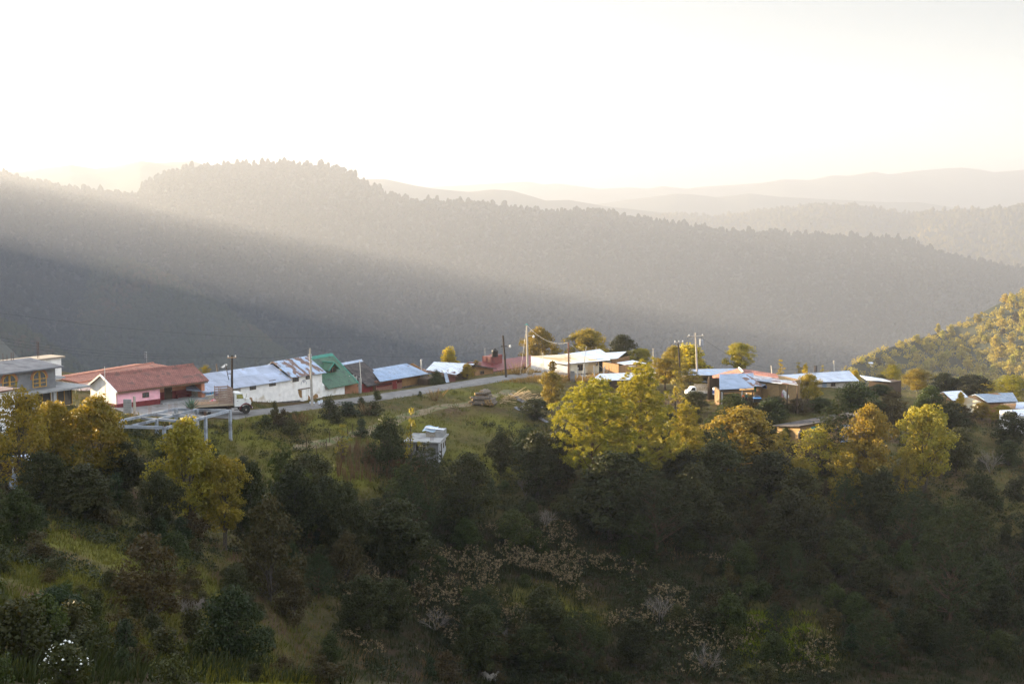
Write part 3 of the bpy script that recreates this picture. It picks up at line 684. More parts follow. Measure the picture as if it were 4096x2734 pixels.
ZINCR = roofmat('zinc_sheet_rusty', (0.338, 0.442, 0.598), (0.416, 0.520, 0.676), (.15, .075, .05), .5, rscale=.9, rstretch=(1, .6, 1))
ZINCW = roofmat('zinc_sheet_bright', (0.676, 0.728, 0.832), (0.780, 0.832, 0.900), (.40, .36, .34), .2)
ZINCS = roofmat('zinc_sheet_streaked', (0.312, 0.429, 0.624), (0.390, 0.507, 0.702), (.5, .5, .5), .45, rscale=.9, rstretch=(1.6, .35, 1))
TILE = roofmat('red_tile', (.26, .095, .075), (.33, .13, .10), (.15, .075, .06), .25, pu=.28, pv=.42, seam=(.09, .04, .035), wave=22, metal=0, rough=.8, rows=1, mort=.022)
TILEO = roofmat('orange_tile', (.40, .15, .09), (.48, .19, .12), (.2, .09, .06), .2, pu=.28, pv=.42, seam=(.12, .05, .04), wave=22, metal=0, rough=.8, rows=1, mort=.02)
GREENR = roofmat('green_sheet', (.03, .105, .055), (.04, .135, .07), (.02, .06, .04), .3, pu=.85, pv=9, seam=(.02, .07, .04), wave=20, metal=0, rough=.5, mort=.03)
CAPG = mat('green_ridge_cap', (.035, .25, .19), (.03, .20, .15), rough=.5)
SHING = roofmat('old_shingle', (.055, .045, .045), (.095, .08, .075), (.03, .026, .026), .45, pu=.5, pv=.45, seam=(.025, .02, .02), wave=8, metal=0, rough=.95, rows=1, mort=.03)
MAROONR = roofmat('maroon_roof', (.16, .032, .032), (.18, .038, .036), (.11, .03, .03), .2, pu=9, pv=9, seam=(.13, .03, .03), wave=2, metal=0, rough=.6)
RUSTR = roofmat('rusty_sheet', (.22, .12, .08), (.32, .22, .18), (.14, .06, .04), .6)
CONC = mat('concrete', (.25, .25, .25), (.33, .33, .32), scale=1.5, c3=(.17, .17, .17), rough=.92, bump=.25, bscale=8, detail=8)
CONCD = mat('concrete_grey_wall', (.15, .15, .155), (.20, .20, .20), scale=1.2, c3=(.11, .11, .11), rough=.92, bump=.2, detail=8)
CONCB = mat('concrete_bluish', (.27, .30, .34), (.36, .38, .42), scale=2, c3=(.15, .16, .18), amt3=.5, rough=.9, bump=.3, detail=8)
WHITE = plaster('white_plaster', (.90, .88, .85), (.62, .58, .50), .2)
WHITED = plaster('white_plaster_dirty', (.88, .85, .81), (.55, .48, .38), .2, .5)
CREAM = plaster('cream_plaster', (.66, .60, .46), (.50, .36, .20), .5, .35)
PINK = plaster('pink_plaster', (.88, .46, .52), (.80, .40, .46), .15)
ORANGE = plaster('orange_plaster', (.62, .28, .17), (.5, .22, .14), .2)
MAROON = mat('maroon_paint', (.17, .028, .03), (.13, .022, .025), scale=2, rough=.8)
REDM = mat('red_gate_paint', (.22, .022, .022), (.16, .02, .02), scale=2, rough=.6)
ADOBE = brickmat('adobe_brick', (.34, .19, .085), (.29, .155, .07), (.20, .12, .06), .42, .16, .02)
ADOBEY = brickmat('yellow_adobe', (.36, .24, .11), (.31, .20, .09), (.17, .11, .06), .42, .2, .025)
ADOBEP = plaster('adobe_mud', (.30, .17, .07), (.20, .12, .06), .3, .8)
BRICKO = brickmat('orange_brick', (.40, .17, .08), (.34, .14, .07), (.22, .13, .09), .3, .12, .018)
BRICKR = brickmat('red_brick', (.27, .085, .055), (.22, .07, .05), (.25, .19, .16), .25, .09, .014)
WBRICK = brickmat('whitewashed_brick', (.52, .47, .40), (.42, .38, .32), (.28, .24, .19), .5, .22, .03)
PLANK = mat('old_planks', (.20, .12, .065), (.32, .21, .12), scale=5, rough=.9, stretch=(5, 5, .25), c3=(.10, .06, .035), scale3=2)
PLANKG = mat('grey_planks', (.34, .33, .31), (.50, .49, .47), scale=5, rough=.9, stretch=(5, 5, .2))
PLANKD = mat('dark_planks', (.045, .03, .02), (.085, .055, .035), scale=5, rough=.9, stretch=(5, 5, .3))
GLASS = mat('dark_glass', (.02, .022, .026), rough=.15, spec=.6)
CURT = mat('curtain_glass', (.10, .11, .12), (.03, .03, .03), scale=5, rough=.3, spec=.6, stretch=(3, 3, .4))
DARK = mat('dark_inside', (.012, .01, .009), rough=.9)
BLACKP = mat('black_plastic', (.012, .012, .014), (.02, .02, .022), scale=2, rough=.4)
WOODF = mat('wood_frame', (.16, .10, .06), (.10, .065, .04), scale=6, rough=.8)
GOLDF = mat('gold_frame', (.52, .30, .06), (.42, .24, .05), scale=4, rough=.45)
RIM = mat('painted_edge', (.72, .66, .58), (.6, .55, .48), scale=3, rough=.8)
BLUEP = mat('blue_paint', (.03, .09, .32), (.025, .07, .26), scale=3, rough=.5)
TEALP = mat('teal_paint', (.06, .28, .27), (.05, .22, .22), scale=3, rough=.6)
STEEL = mat('galvanised', (.45, .46, .48), (.35, .36, .38), scale=5, rough=.4, metal=.6)
STONE = mat('dark_stone_base', (.055, .052, .05), (.12, .11, .10), scale=2, rough=.95, c3=(.3, .25, .17), scale3=.9, amt3=.3)
RUSTM = mat('rusty_iron', (.16, .07, .04), (.09, .04, .025), scale=5, rough=.9)

class Site:
    """a building's own frame: x along the front (left to right), y away from the viewer, z up; reads lengths off photo pixels"""
    def __init__(s, name, a, da, b, db, label, cat='house', group=None, lift=0):
        s.O = P(a[0], a[1], da); B = P(b[0], b[1], db); s.O.z += lift
        dx, dy = B.x-s.O.x, B.y-s.O.y; s.L = math.hypot(dx, dy); s.th = math.atan2(dy, dx)
        s.ex = Vector((dx/s.L, dy/s.L, 0)); s.ey = Vector((-s.ex.y, s.ex.x, 0))
        s.e = empty(name, s.O, s.th, label, cat, group); s.zB = B.z-s.O.z
    def F(s, px, py, ly=0):
        rx, rz = ray(px, py); r = Vector((float(rx), 1, float(rz)))
        o = Vector((0, 0, CZ))-s.O; t = (ly-o.dot(s.ey))/r.dot(s.ey); q = o+r*t
        return q.dot(s.ex), q.z
    def X(s, px, py, ly=0): return s.F(px, py, ly)[0]
    def Z(s, px, py, ly=0): return s.F(px, py, ly)[1]
    def rect(s, r, ly=0):
        x0, z1 = s.F(r[0], r[1], ly); x1, z0 = s.F(r[2], r[3], ly)
        xa, za = s.F(r[0], r[3], ly); xb, zb = s.F(r[2], r[1], ly)
        return (x0+xa)/2, (x1+xb)/2, (z0+za)/2, (z1+zb)/2
    def gable(s, L0, L1, y0, y1, ze, zr, zeb=None, m=None, name='wall', zb=-1.6, base=None, yr=None):
        """walls of a house under a gable roof, closed prism"""
        zeb = ze if zeb is None else zeb; yr = (y0+y1)/2 if yr is None else yr
        MB().prismx([(y0, zb), (y1, zb), (y1, zeb), (yr, zr), (y0, ze)], L0, L1).build(name, m, s.e)
        if base: MB().box(L0-.02, L1+.02, y0-.02, y1+.02, zb, base[0]).build('plinth', base[1], s.e)
    def groof(s, L0, L1, y0, y1, ze, zr, m, t=.09, oh=.45, ohx=.3, zeb=None, yr=None, cap=None, name='roof', front=True, backm=None, slope_t=None):
        zeb = ze if zeb is None else zeb; yr = (y0+y1)/2 if yr is None else yr
        k = (zr-ze)/(yr-y0); kb = (zr-zeb)/(y1-yr)
        a, b = L0-ohx, L1+ohx
        q = MB()
        q.slab([(a, y0-oh, ze-k*oh+t), (b, y0-oh, ze-k*oh+t), (b, yr, zr+t), (a, yr, zr+t)], t)
        q.slab([(a, yr+.002, zr+t), (b, yr+.002, zr+t), (b, y1+oh, zeb-kb*oh+t), (a, y1+oh, zeb-kb*oh+t)], t)
        r = q.build(name, m, s.e)
        if cap:
            c = MB(); c.prismx([(yr-.32, zr+t-.32*k+.03), (yr, zr+t+.05), (yr+.32, zr+t-.32*kb+.03), (yr, zr+t+.16)], a-.03, b+.03)
            c.build('ridge_cap', cap, r)
        return r
    def shed(s, q4, m, t=.08, name='roof', par=None):
        return MB().slab(q4, t).build(name, m, par or s.e)
    def window(s, r, ly=0, fm=None, gm=None, mull=1, bars=0, proud=.05, fw=.07, name='window', sill=False, label=None, side=None):
        x0, x1, z0, z1 = s.rect(r, ly) if side is None else r
        f = MB(); y0, y1 = ly-proud, ly+.03
        f.box(x0-fw, x1+fw, y0, y1, z1, z1+fw); f.box(x0-fw, x1+fw, y0, y1, z0-fw, z0)
        f.box(x0-fw, x0, y0, y1, z0, z1); f.box(x1, x1+fw, y0, y1, z0, z1)
        for i in range(mull):
            c = x0+(x1-x0)*(i+1)/(mull+1); f.box(c-.03, c+.03, y0+.01, y1, z0, z1)
        for i in range(bars):
            c = z0+(z1-z0)*(i+1)/(bars+1); f.box(x0, x1, y0+.014, y1, c-.025, c+.025)
        if side is None: o = f.build(name, fm or WOODF, s.e, label=label); p = MB().box(x0, x1, ly-.02, ly+.02, z0, z1).build('pane', gm or GLASS, o)
        else:
            # window on the left/right end wall: built in the end wall's plane
            for i, (a, b, c) in enumerate(f.v): f.v[i] = (side+(b-ly)*(1 if side <= 0.01 else -1), a, c)
            o = f.build(name, fm or WOODF, s.e, label=label); e_ = .02
            p = MB().box(side-e_, side+e_, x0, x1, z0, z1).build('pane', gm or GLASS, o)
        return o
    def door(s, r, ly=0, m=None, proud=.04, name='door', handle=True, label=None, z0=None):
        x0, x1, za, z1 = s.rect(r, ly)
        if z0 is None: z0 = za
        o = MB().box(x0, x1, ly-proud, ly+.03, z0, z1).build(name, m or PLANKD, s.e, label=label)
        if handle: MB().box(x1-.16, x1-.10, ly-proud-.05, ly-proud, z0+.95, z0+1.07).build('handle', STEEL, o)
        return o
    def on(s, mb, name, m, parent=None, **k): return mb.build(name, m, parent or s.e, **k)

# ---- B3 pink house ------------------------------------------------------------------
s = Site('pink_house', (466,1634), 174, (800,1604), 183.5, 'pink house with maroon base, red tiled roof and dark porch by the parked truck', 'house')
Wd = 5.6
ze = s.Z(470,1556); xr = s.X(820,1530); xp = s.X(640,1580)
zr = s.Z(412,1500,Wd/2)
print('pink', s.L, math.degrees(s.th), ze, zr, xp, xr)
mb = MB(); mb.box(0, xp, 0, Wd, -1.5, ze); s.on(mb, 'front_wall', PINK)
zm = s.Z(527,1608)
s.on(MB().box(-.03, xp+.03, -.03, Wd+.03, -1.5, zm), 'painted_base', MAROON)
s.on(MB().prismx([(0, zm+.01), (Wd, zm+.01), (Wd, ze), (Wd/2, zr-.02), (0, ze)], -.02, .2), 'gable_wall', WHITE)
# porch: back wall, floor, post, far end wall
yb = 2.1
s.on(MB().box(xp, xr, yb, Wd, -1.5, ze), 'porch_wall', ORANGE)
s.on(MB().box(xp+.02, xr+.02, yb-.03, yb, -1.5, 1.0), 'porch_base', MAROON)
s.on(MB().box(xr-.5, xr, 0.1, yb-.04, -1.5, ze), 'end_wall', ORANGE)
s.on(MB().box(xp, xr, -.6, yb, -1.5, -.0), 'porch_floor', CONC)
x0, z1 = s.F(657,1541,yb-.05); x1, _ = s.F(689,1600,yb-.05)
d_ = s.on(MB().box(x0, x1, yb-.09, yb-.032, .0, z1), 'door', PLANKD); s.on(MB().box(x1-.15, x1-.1, yb-.13, yb-.09, 1, 1.1), 'handle', STEEL, d_)
x0, z1 = s.F(700,1580,yb-.1); x1, _ = s.F(752,1600,yb-.1)
b_ = MB(); b_.box(x0, x1, yb-.6, yb-.2, .42, .47); b_.box(x0, x1, yb-.2, yb-.15, .5, 1.0)
for q in (x0+.05, x1-.1): b_.box(q, q+.06, yb-.6, yb-.15, 0, .42)
bench = b_.build('bench', MAROON, s.e)
s.window((571,1571,594,1587), 0, WOODF, CURT, 1)
s.groof(0, xr, 0, Wd, ze, zr, TILE, oh=.55, ohx=.25, cap=TILE, t=.12)
k = (zr-ze)/(Wd/2)
q = MB()
q.slab([(-.42, -.6, ze-.6*k+.16), (-.24, -.6, ze-.6*k+.16), (-.24, Wd/2, zr+.18), (-.42, Wd/2, zr+.18)], .2)
q.slab([(-.42, Wd/2+.002, zr+.18), (-.24, Wd/2+.002, zr+.18), (-.24, Wd+.6, ze-.6*k+.16), (-.42, Wd+.6, ze-.6*k+.16)], .2)
s.on(q, 'gable_rim', WHITE)
s.on(MB().box(-.1, xr+.1, -.5, -.42, ze-.5*k-.22, ze-.5*k-.06), 'eave_beam', WOODF)
PINKS = s
# ---- B2 long red roof behind the pink house ------------------------------------------
s = Site('red_roofed_house', (322,1575), 184, (640,1530), 198, 'long low house with a red tiled roof behind the pink house', 'house')
W2 = 6.0; ze = s.Z(340,1523); zr = s.Z(603,1456,W2/2); x0 = s.X(238,1490,W2/2); x1 = s.X(606,1456,W2/2)
s.gable(x0+.3, x1-.3, 0, W2, ze, zr, m=WHITED); s.groof(x0, x1, 0, W2, ze, zr, TILEO, cap=TILEO, t=.12)
a = MB(); a.tube([(x1-1, W2/2, zr), (x1-1, W2/2, zr+1.9)], .03, 5)
for i, zz in enumerate((1.1, 1.35, 1.6, 1.85)): a.tube([(x1-1-.5, W2/2, zr+zz), (x1-1+.1, W2/2, zr+zz)], .025, 4)
aerial = a.build('television_aerial', STEEL); aerial.location = s.O; aerial.rotation_euler = (0, 0, s.th); tag(aerial, 'comb shaped television aerial on the red tiled roof ridge behind the pink house', 'aerial')

# ---- B1 grey two-storey house ---------------------------------------------------------
s = Site('grey_house', (-60,1690), 158, (223,1640), 166, 'unfinished grey concrete house with two arched windows at the left edge', 'house')
zfl = s.Z(223,1548); zt = s.Z(215,1464); xw = s.X(221,1500); Wg = 7.5
s.on(MB().box(-3, xw, 0, Wg, zfl, zt), 'upper_wall', CONCD)
zpk = s.Z(165,1424, 5.0)
r_ = MB(); r_.slab([(-3.6, -.7, zt-.02), (xw+.75, -.7, zt-.02), (xw+.35, 5., zpk), (-3.6, 5., zpk)], .16)
r_.slab([(-3.6, 5.002, zpk), (xw+.35, 5.002, zpk), (xw+.35, Wg+.5, zpk-.5), (-3.6, Wg+.5, zpk-.5)], .16)
rf = s.on(r_, 'roof', mat('roof_concrete', (.13, .135, .15), (.19, .19, .20), scale=.8, c3=(.10,.10,.11), rough=.9, detail=8))
for i, (px, hh) in enumerate([(12,.9),(28,.7),(45,.9),(53,.9),(150,1.9),(156,1.8)]):
    xx = s.X(px,1440,4.6); s.on(MB().tube([(xx, 4.6, zpk-.15), (xx+.02, 4.6, zpk+hh)], .035, 4), 'rebar', RUSTM, rf)
xs = s.X(236,1428,6.5)
s.on(MB().box(xw-1.8, xs, 5.3, 8.2, zpk-.55, zpk-.35), 'rear_slab', mat('tan_slab', (.34,.28,.22), (.28,.24,.20), scale=2, rough=.9))
s.on(MB().box(xw-1.6, xs-.4, 5.6, 8.0, zfl, zpk-.56), 'rear_wall', WHITED)
def arch(s, r):
    x0, x1, z0, z1 = s.rect(r); c = (x0+x1)/2; R = (x1-x0)/2; zc = z1-R; n = 12
    f = MB()
    def ringpts(rad, sx=1): return [(c+rad*math.cos(math.pi*i/n), zc+rad*math.sin(math.pi*i/n)) for i in range(n+1)]
    a, b = ringpts(R), ringpts(R-.08)
    for i in range(n): f.hexa([(a[i][0], -.1, a[i][1]), (b[i][0], -.1, b[i][1]), (b[i][0], .02, b[i][1]), (a[i][0], .02, a[i][1]), (a[i+1][0], -.1, a[i+1][1]), (b[i+1][0], -.1, b[i+1][1]), (b[i+1][0], .02, b[i+1][1]), (a[i+1][0], .02, a[i+1][1])])
    for q in (x0, c-.11, c+.03, x1-.08): f.box(q, q+.08, -.1, .02, z0, zc if q in (x0, x1-.08) else z1-.08)
    for q in (z0, z0+(zc-z0)*.48, zc-.02): f.box(x0+.08, x1-.08, -.095, .02, q, q+.07)
    w = f.build('arched_window', GOLDF, s.e)
    g = MB(); pts = ringpts(R-.05); g.prism([(x0+.05, z0), (x1-.05, z0)]+pts, -.05, .01); g.build('pane', CURT, w)
    bz = MB(); a, b = ringpts(R+.28), ringpts(R+.05)
    for i in range(n): bz.hexa([(a[i][0], -.06, a[i][1]), (b[i][0], -.06, b[i][1]), (b[i][0], .02, b[i][1]), (a[i][0], .02, a[i][1]), (a[i+1][0], -.06, a[i+1][1]), (b[i+1][0], -.06, b[i+1][1]), (b[i+1][0], .02, b[i+1][1]), (a[i+1][0], .02, a[i+1][1])])
    bz.build('brick_arch', BRICKO, w)
arch(s, (129,1482,184,1547)); arch(s, (9,1496,64,1560))
xg = s.X(302,1580,-.8)
fl = MB(); fl.box(-3.5, xg+1.4, -1.9, Wg+1, zfl-.22, zfl); s.on(fl, 'floor_slab', CONC)
s.on(MB().box(xw+.1, xg+1.0, 2.2, Wg+1, zfl+.6, zfl+.78), 'upper_slab', CONC)
s.on(MB().box(xw+.02, xg-.6, 3.2, Wg+.9, zfl, zfl+.6), 'parapet', CONCD)
s.on(MB().box(-3, xg, .3, Wg+.5, -2.6, zfl-.24), 'lower_wall', WHITED)
for a_, b_ in ((70,118),(140,200),(228,286)):
    x0, zz1 = s.F(a_,1550,.3); x1, zz0 = s.F(b_,1598,.3)
    zz1 = zfl-.35; zz0 = zfl-2.3
    w_ = MB(); w_.box(x0-.06, x1+.06, .2, .32, zz1, zz1+.07); w_.box(x0-.06, x1+.06, .2, .32, zz0-.07, zz0); w_.box(x0-.06, x0, .2, .32, zz0, zz1); w_.box(x1, x1+.06, .2, .32, zz0, zz1); w_.box(x0+(x1-x0)*.45, x0+(x1-x0)*.45+.07, .21, .32, zz0, zz1)
    o = w_.build('window', GOLDF, s.e); MB().box(x0, x1, .27, .31, zz0, zz1).build('pane', GLASS, o)
for px in (62, 130, 215):
    x0 = s.X(px,1590,-1.5); s.on(MB().box(x0-.16, x0+.16, -1.7, -1.4, -2.5, zfl-.23), 'column', CONC)
# small white shed at the very left
s = Site('white_shed', (-40,1690), 148, (62,1668), 151, 'small white shed with a flat rusty slab roof in front of the grey house', 'shed')
zt = s.Z(30,1562); xx = s.L
s.on(MB().box(-1, xx, 0, 3, -2, zt), 'wall', WHITE); s.on(MB().box(-1.4, xx+.5, -.4, 3.4, zt, zt+.14), 'roof', RUSTR)

# ---- B4 white building and its metal roofs -----------------------------------------
s = Site('white_building', (806,1611), 184, (1288,1597), 203, 'long white building with patched metal roof and hidden doorway along the road', 'building')
xe = s.L; W4 = 6.4
zeL = s.Z(832,1560); zeM = s.Z(1154,1513,0); zeR = s.Z(1296,1490); zrL = s.Z(800,1498,W4/2); zrM = s.Z(1049,1466,W4/2)
xm = s.X(1154,1512); xb = s.X(962,1580)
print('white', s.L, math.degrees(s.th), zeL, zeM, zeR, zrL, zrM, 'base right', s.zB)
zb = -2
w_ = MB(); w_.hexa([(0,0,zb),(xb,0,zb),(xb,W4,zb),(0,W4,zb),(0,0,zeL),(xb,0,zeL+(zeM-zeL)*xb/xm),(xb,W4,zeL+(zeM-zeL)*xb/xm),(0,W4,zeL)]); s.on(w_, 'brick_wall', WBRICK)
w_ = MB(); w_.hexa([(xb,-.05,zb),(xm,-.05,zb),(xm,W4,zb),(xb,W4,zb),(xb,-.05,zeL+(zeM-zeL)*xb/xm),(xm,-.05,zeM),(xm,W4,zeM),(xb,W4,zeL+(zeM-zeL)*xb/xm)])
zeM2 = s.Z(1160,1509)
w_.hexa([(xm,-.05,zb),(xe,-.05,zb),(xe,W4,zb),(xm,W4,zb),(xm,-.05,zeM2),(xe,-.05,zeR),(xe,W4,zeR),(xm,W4,zeM2)])
s.on(w_, 'white_wall', WHITED)
zrR1 = s.Z(1069,1458,W4/2); zrR2 = s.Z(1195,1436,W4/2)
xl = s.X(800,1498,W4/2); xrM = s.X(1051,1465,W4/2); xr2 = s.X(1197,1436,W4/2)
print('ridge xs', xl, xrM, xr2, 'eaves', s.X(830,1558), xm, s.X(1301,1486))
oh = .5
def croof(x0, x1, e0, e1, r0, r1, m, name, lift=0):
    q = MB(); k = (r0-e0)/(W4/2)
    q.slab([(x0, -oh, e0-k*oh+.1+lift), (x1, -oh, e1-k*oh+.1+lift), (x1, W4/2, r1+.1+lift), (x0, W4/2, r0+.1+lift)], .07)
    q.slab([(x0, W4/2+.003, r0+.1+lift), (x1, W4/2+.003, r1+.1+lift), (x1, W4+oh, e1-k*oh+.1+lift), (x0, W4+oh, e0-k*oh+.1+lift)], .07)
    return s.on(q, name, m)
croof(min(xl, 0)-.1, xm+.15, zeL, zeM, zrL, zrM+.05, ZINCA, 'roof')
rr = croof(xm+.16, xe+.5, zeM2, zeR, zrR1, zrR2, ZINCR, 'rusty_roof', .22)
rr['label'] = 'blue and rusty roof section at the right end'
# gable infill
for xa, ea, ra in ((xe-.2, zeR, zrR2),): s.on(MB().prismx([(0, ea-.05), (W4, ea-.05), (W4/2, ra)], xa, xa+.18), 'gable_wall', WHITED)
s.on(MB().prismx([(0, zeL-.05), (W4, zeL-.05), (W4/2, zrL)], .02, .2), 'gable_wall', WBRICK)
# corrugated porch canopy at the left
s.on(MB().slab([(s.X(745,1527,1.2), 1.2, zeL+.25), (.6, -1.0, zeL-.12), (2.2, 1.4, zeL+.75), (-.4, 2.6, zeL+.8)], .05), 'canopy', ZINC)
s.window((1000,1536,1022,1556), -.05, WOODF, CURT, 1); s.window((1078,1521,1101,1541), -.05, WOODF, CURT, 1); s.window((1171,1505,1193,1524), -.05, WOODF, CURT, 1); s.window((1224,1497,1240,1514), -.05, WOODF, CURT, 0)
# patches of bare adobe where the plaster fell away, doorway covered with white plastic
def patch(pts, ly, m, name='bare_patch', t=.03):
    q = [s.F(px, py, ly) for px, py in pts]; s.on(MB().prism(q[::-1], ly-t, ly-.004), name, m)
patch([(1192,1559),(1206,1560),(1207,1590),(1199,1588),(1194,1574)], -.05, ADOBEP)
patch([(1226,1557),(1233,1556),(1232,1578),(1240,1588),(1240,1606),(1229,1607)], -.05, ADOBEP)
patch([(1246,1588),(1262,1574),(1270,1576),(1273,1588),(1258,1596),(1246,1598)], -.05, ADOBEP)
patch([(994,1598),(1000,1588),(1008,1590),(1013,1612),(998,1617)], -.05, ADOBEP)
patch([(1004,1612),(1110,1607),(1200,1599),(1204,1607),(1110,1619),(1010,1622)], -.05, STONE, 'stained_base')
x0, x1, z0, z1 = s.rect((1207,1557,1230,1608), -.05)
q = MB(); n = 6
for i in range(n):
    a = x0+(x1-x0)*i/n; b = x0+(x1-x0)*(i+1)/n; q.hexa([(a,-.16-.05*(i%2),z0),(b,-.16-.05*((i+1)%2),z0),(b,-.06,z0),(a,-.06,z0),(a+.05,-.12,z1),(b+.05,-.12,z1),(b+.05,-.06,z1),(a+.05,-.06,z1)])
s.on(q, 'plastic_door_cover', WHITE)
x0, x1, z0, z1 = s.rect((1191,1552,1240,1556), -.05); s.on(MB().box(x0, x1, -.14, -.02, z0, z0+.14), 'lintel', WOODF)
# painted arch of letters and emblem, faded
x0, x1, z0, z1 = s.rect((1204,1520,1226,1541), -.05); cxx, czz = (x0+x1)/2, z0+.1
q = MB()
for i in range(11):
    a = math.radians(170-16*i); R = (x1-x0)/2; c0 = Vector((cxx+R*math.cos(a), 0, czz+(z1-z0)*.9*math.sin(a)))
    q.box(c0.x-.05, c0.x+.05, -.062, -.052, c0.z-.08, c0.z+.08)
q.lathe([(.16, -.064), (.16, -.052)], (cxx, 0, czz+.45), 10, axis='y')
s.on(q, 'painted_emblem', mat('faded_grey_paint', (.28, .28, .32), (.4, .4, .42), scale=4, rough=.9))
# two tin signs on the brick wall
def sign(r, mats, parts, label):
    x0, x1, z0, z1 = s.rect(r, 0); q = MB(); q.box(x0, x1, -.05, -.01, z0, z1, 0)
    for a, b, c, d, mi in parts: q.box(x0+(x1-x0)*a, x0+(x1-x0)*b, -.056-mi*.001, -.05, z0+(z1-z0)*c, z0+(z1-z0)*d, mi)
    o = q.build('tin_sign', mats); o.location = s.O; o.rotation_euler = (0, 0, s.th); tag(o, label, 'sign')
SB = mat('sign_blue', (.03, .25, .62), rough=.4); SN = mat('sign_navy', (.015, .03, .28), rough=.4); SW = mat('sign_white', (.8, .82, .85), rough=.4); SR = mat('sign_red', (.6, .06, .05), rough=.4); SC = mat('sign_cyan', (.05, .45, .75), rough=.4)
sign((822,1564,853,1581), [SW, SB, SN, SC, SR], [(.5,.98,.3,.92,3),(.03,.5,.35,.55,1),(.1,.35,.7,.85,2),(.04,.8,.25,.32,1),(.72,.8,.4,.7,4),(.5,.6,.6,.8,2)], 'wide white and blue tin sign on the brick wall behind the truck bed')
x0, x1, z0, z1 = s.rect((856,1560,876,1579), 0)
q = MB(); q.box(x0, x1, -.05, -.01, z0, z1, 0); W_, H_ = x1-x0, z1-z0
pts = [(.15,.62),(.2,.75),(.27,.62),(.22,.5),(.3,.55),(.38,.68),(.4,.5),(.48,.64),(.52,.5),(.58,.66),(.62,.52),(.7,.72),(.74,.55),(.82,.66),(.85,.8)]
q.tube([(x0+W_*a, -.062, z0+H_*b) for a, b in pts], .035, 4, 1); q.tube([(x0+W_*a, -.062, z0+H_*b) for a, b in [(.18,.3),(.4,.36),(.6,.42),(.84,.5)]], [.02,.05,.04,.02], 4, 1)
o = q.build('tin_sign', [SN, SW]); o.location = s.O; o.rotation_euler = (0, 0, s.th); tag(o, 'square navy tin sign with white script beside the wide blue sign', 'sign')
# stove pipe and aerial on the ridge
p_ = MB(); xx = s.X(878,1482,W4/2); p_.tube([(xx,W4/2+.3,zrL-.2),(xx-.25,W4/2+.3,zrL+1.1)], .1, 7); s.on(p_, 'stove_pipe', mat('sooty_pipe', (.12,.09,.07), rough=.7))
a = MB(); xx = s.X(905,1478,W4/2); a.tube([(xx,W4/2,zrL),(xx,W4/2,zrL+1.0)], .025, 4); a.tube([(xx-.75,W4/2,zrL+.55),(xx+.1,W4/2,zrL+.95)], .03, 4)
for i in range(5): a.tube([(xx-.7+.17*i,W4/2-.3,zrL+.58+.08*i),(xx-.7+.17*i,W4/2+.3,zrL+.58+.08*i)], .02, 4)
o = a.build('television_aerial', SW); o.location = s.O; o.rotation_euler = (0,0,s.th); tag(o, 'white television aerial on the patched metal roof ridge beside the stove pipe', 'aerial')
WB = s

# ---- B5 green roofed house -----------------------------------------------------------
s = Site('green_roofed_house', (1286,1592), 203.5, (1379,1577), 208.5, 'white house under a steep green corrugated roof with a dormer', 'house')
W5 = 8.2; xe = s.L; ze = s.Z(1380,1523); zr = s.Z(1326,1418,W5/2); x0 = s.X(1207,1441,W5/2)
k = (zr-ze)/(W5/2); print('green', s.L, math.degrees(s.th), ze, zr, x0, s.X(1326,1418,W5/2), k)
xr5 = s.X(1326,1418,W5/2)
s.gable(-2, xe, 0, W5, ze, zr-.05, m=WHITE)
s.groof(x0, xr5-.1, 0, W5, ze, zr, GREENR, oh=.7, ohx=.1, cap=CAPG, t=.1)
q = MB()
q.slab([(xr5-.02, -.75, ze-.75*k+.14), (xr5+.22, -.75, ze-.75*k+.14), (xr5+.22, W5/2, zr+.16), (xr5-.02, W5/2, zr+.16)], .2)
q.slab([(xr5-.02, W5/2+.003, zr+.16), (xr5+.22, W5/2+.003, zr+.16), (xr5+.22, W5+.7, ze-.7*k+.14), (xr5-.02, W5+.7, ze-.7*k+.14)], .2)
s.on(q, 'rake_trim', CAPG)
# dormer
yd = 1.5; xd0 = s.X(1310,1478,yd); xd1 = s.X(1348,1470,yd); zd = s.Z(1329,1474,yd); zp = s.Z(1330,1450,yd); c = (xd0+xd1)/2
zroof = ze+k*yd
d_ = MB(); d_.prism([(xd0+.15, zroof-.3), (xd1-.15, zroof-.3), (xd1-.15, zd), (c, zp-.12), (xd0+.15, zd)], yd, yd+3.2); dm = s.on(d_, 'dormer', mat('dark_green_wood', (.02,.05,.03), rough=.8))
q = MB(); yb_ = yd+3.4
q.slab([(xd0-.15, yd-.35, zd-.12), (c, yd-.35, zp+.05), (c, yb_, zp+.05), (xd0-.15, yb_, zd-.12)], .07)
q.slab([(c+.003, yd-.35, zp+.05), (xd1+.15, yd-.35, zd-.12), (xd1+.15, yb_, zd-.12), (c+.003, yb_, zp+.05)], .07); q.build('dormer_roof', GREENR, dm)
q = MB(); q.slab([(xd0-.2, yd-.45, zd-.1), (c, yd-.45, zp+.1), (c, yd-.33, zp+.1), (xd0-.2, yd-.33, zd-.1)], .14)
q.slab([(c+.003, yd-.45, zp+.1), (xd1+.2, yd-.45, zd-.1), (xd1+.2, yd-.33, zd-.1), (c+.003, yd-.33, zp+.1)], .14); q.box(c-.12, c+.12, yd-.3, yb_, zp+.04, zp+.14); q.build('dormer_trim', CAPG, dm)
x0, x1, z0, z1 = s.rect((1319,1468,1339,1501), yd-.02); q = MB()
for a, b in ((x0, x0+.1), (x1-.1, x1), ((x0+x1)/2-.06, (x0+x1)/2+.06)): q.box(a, b, yd-.1, yd+.01, z0, z1)
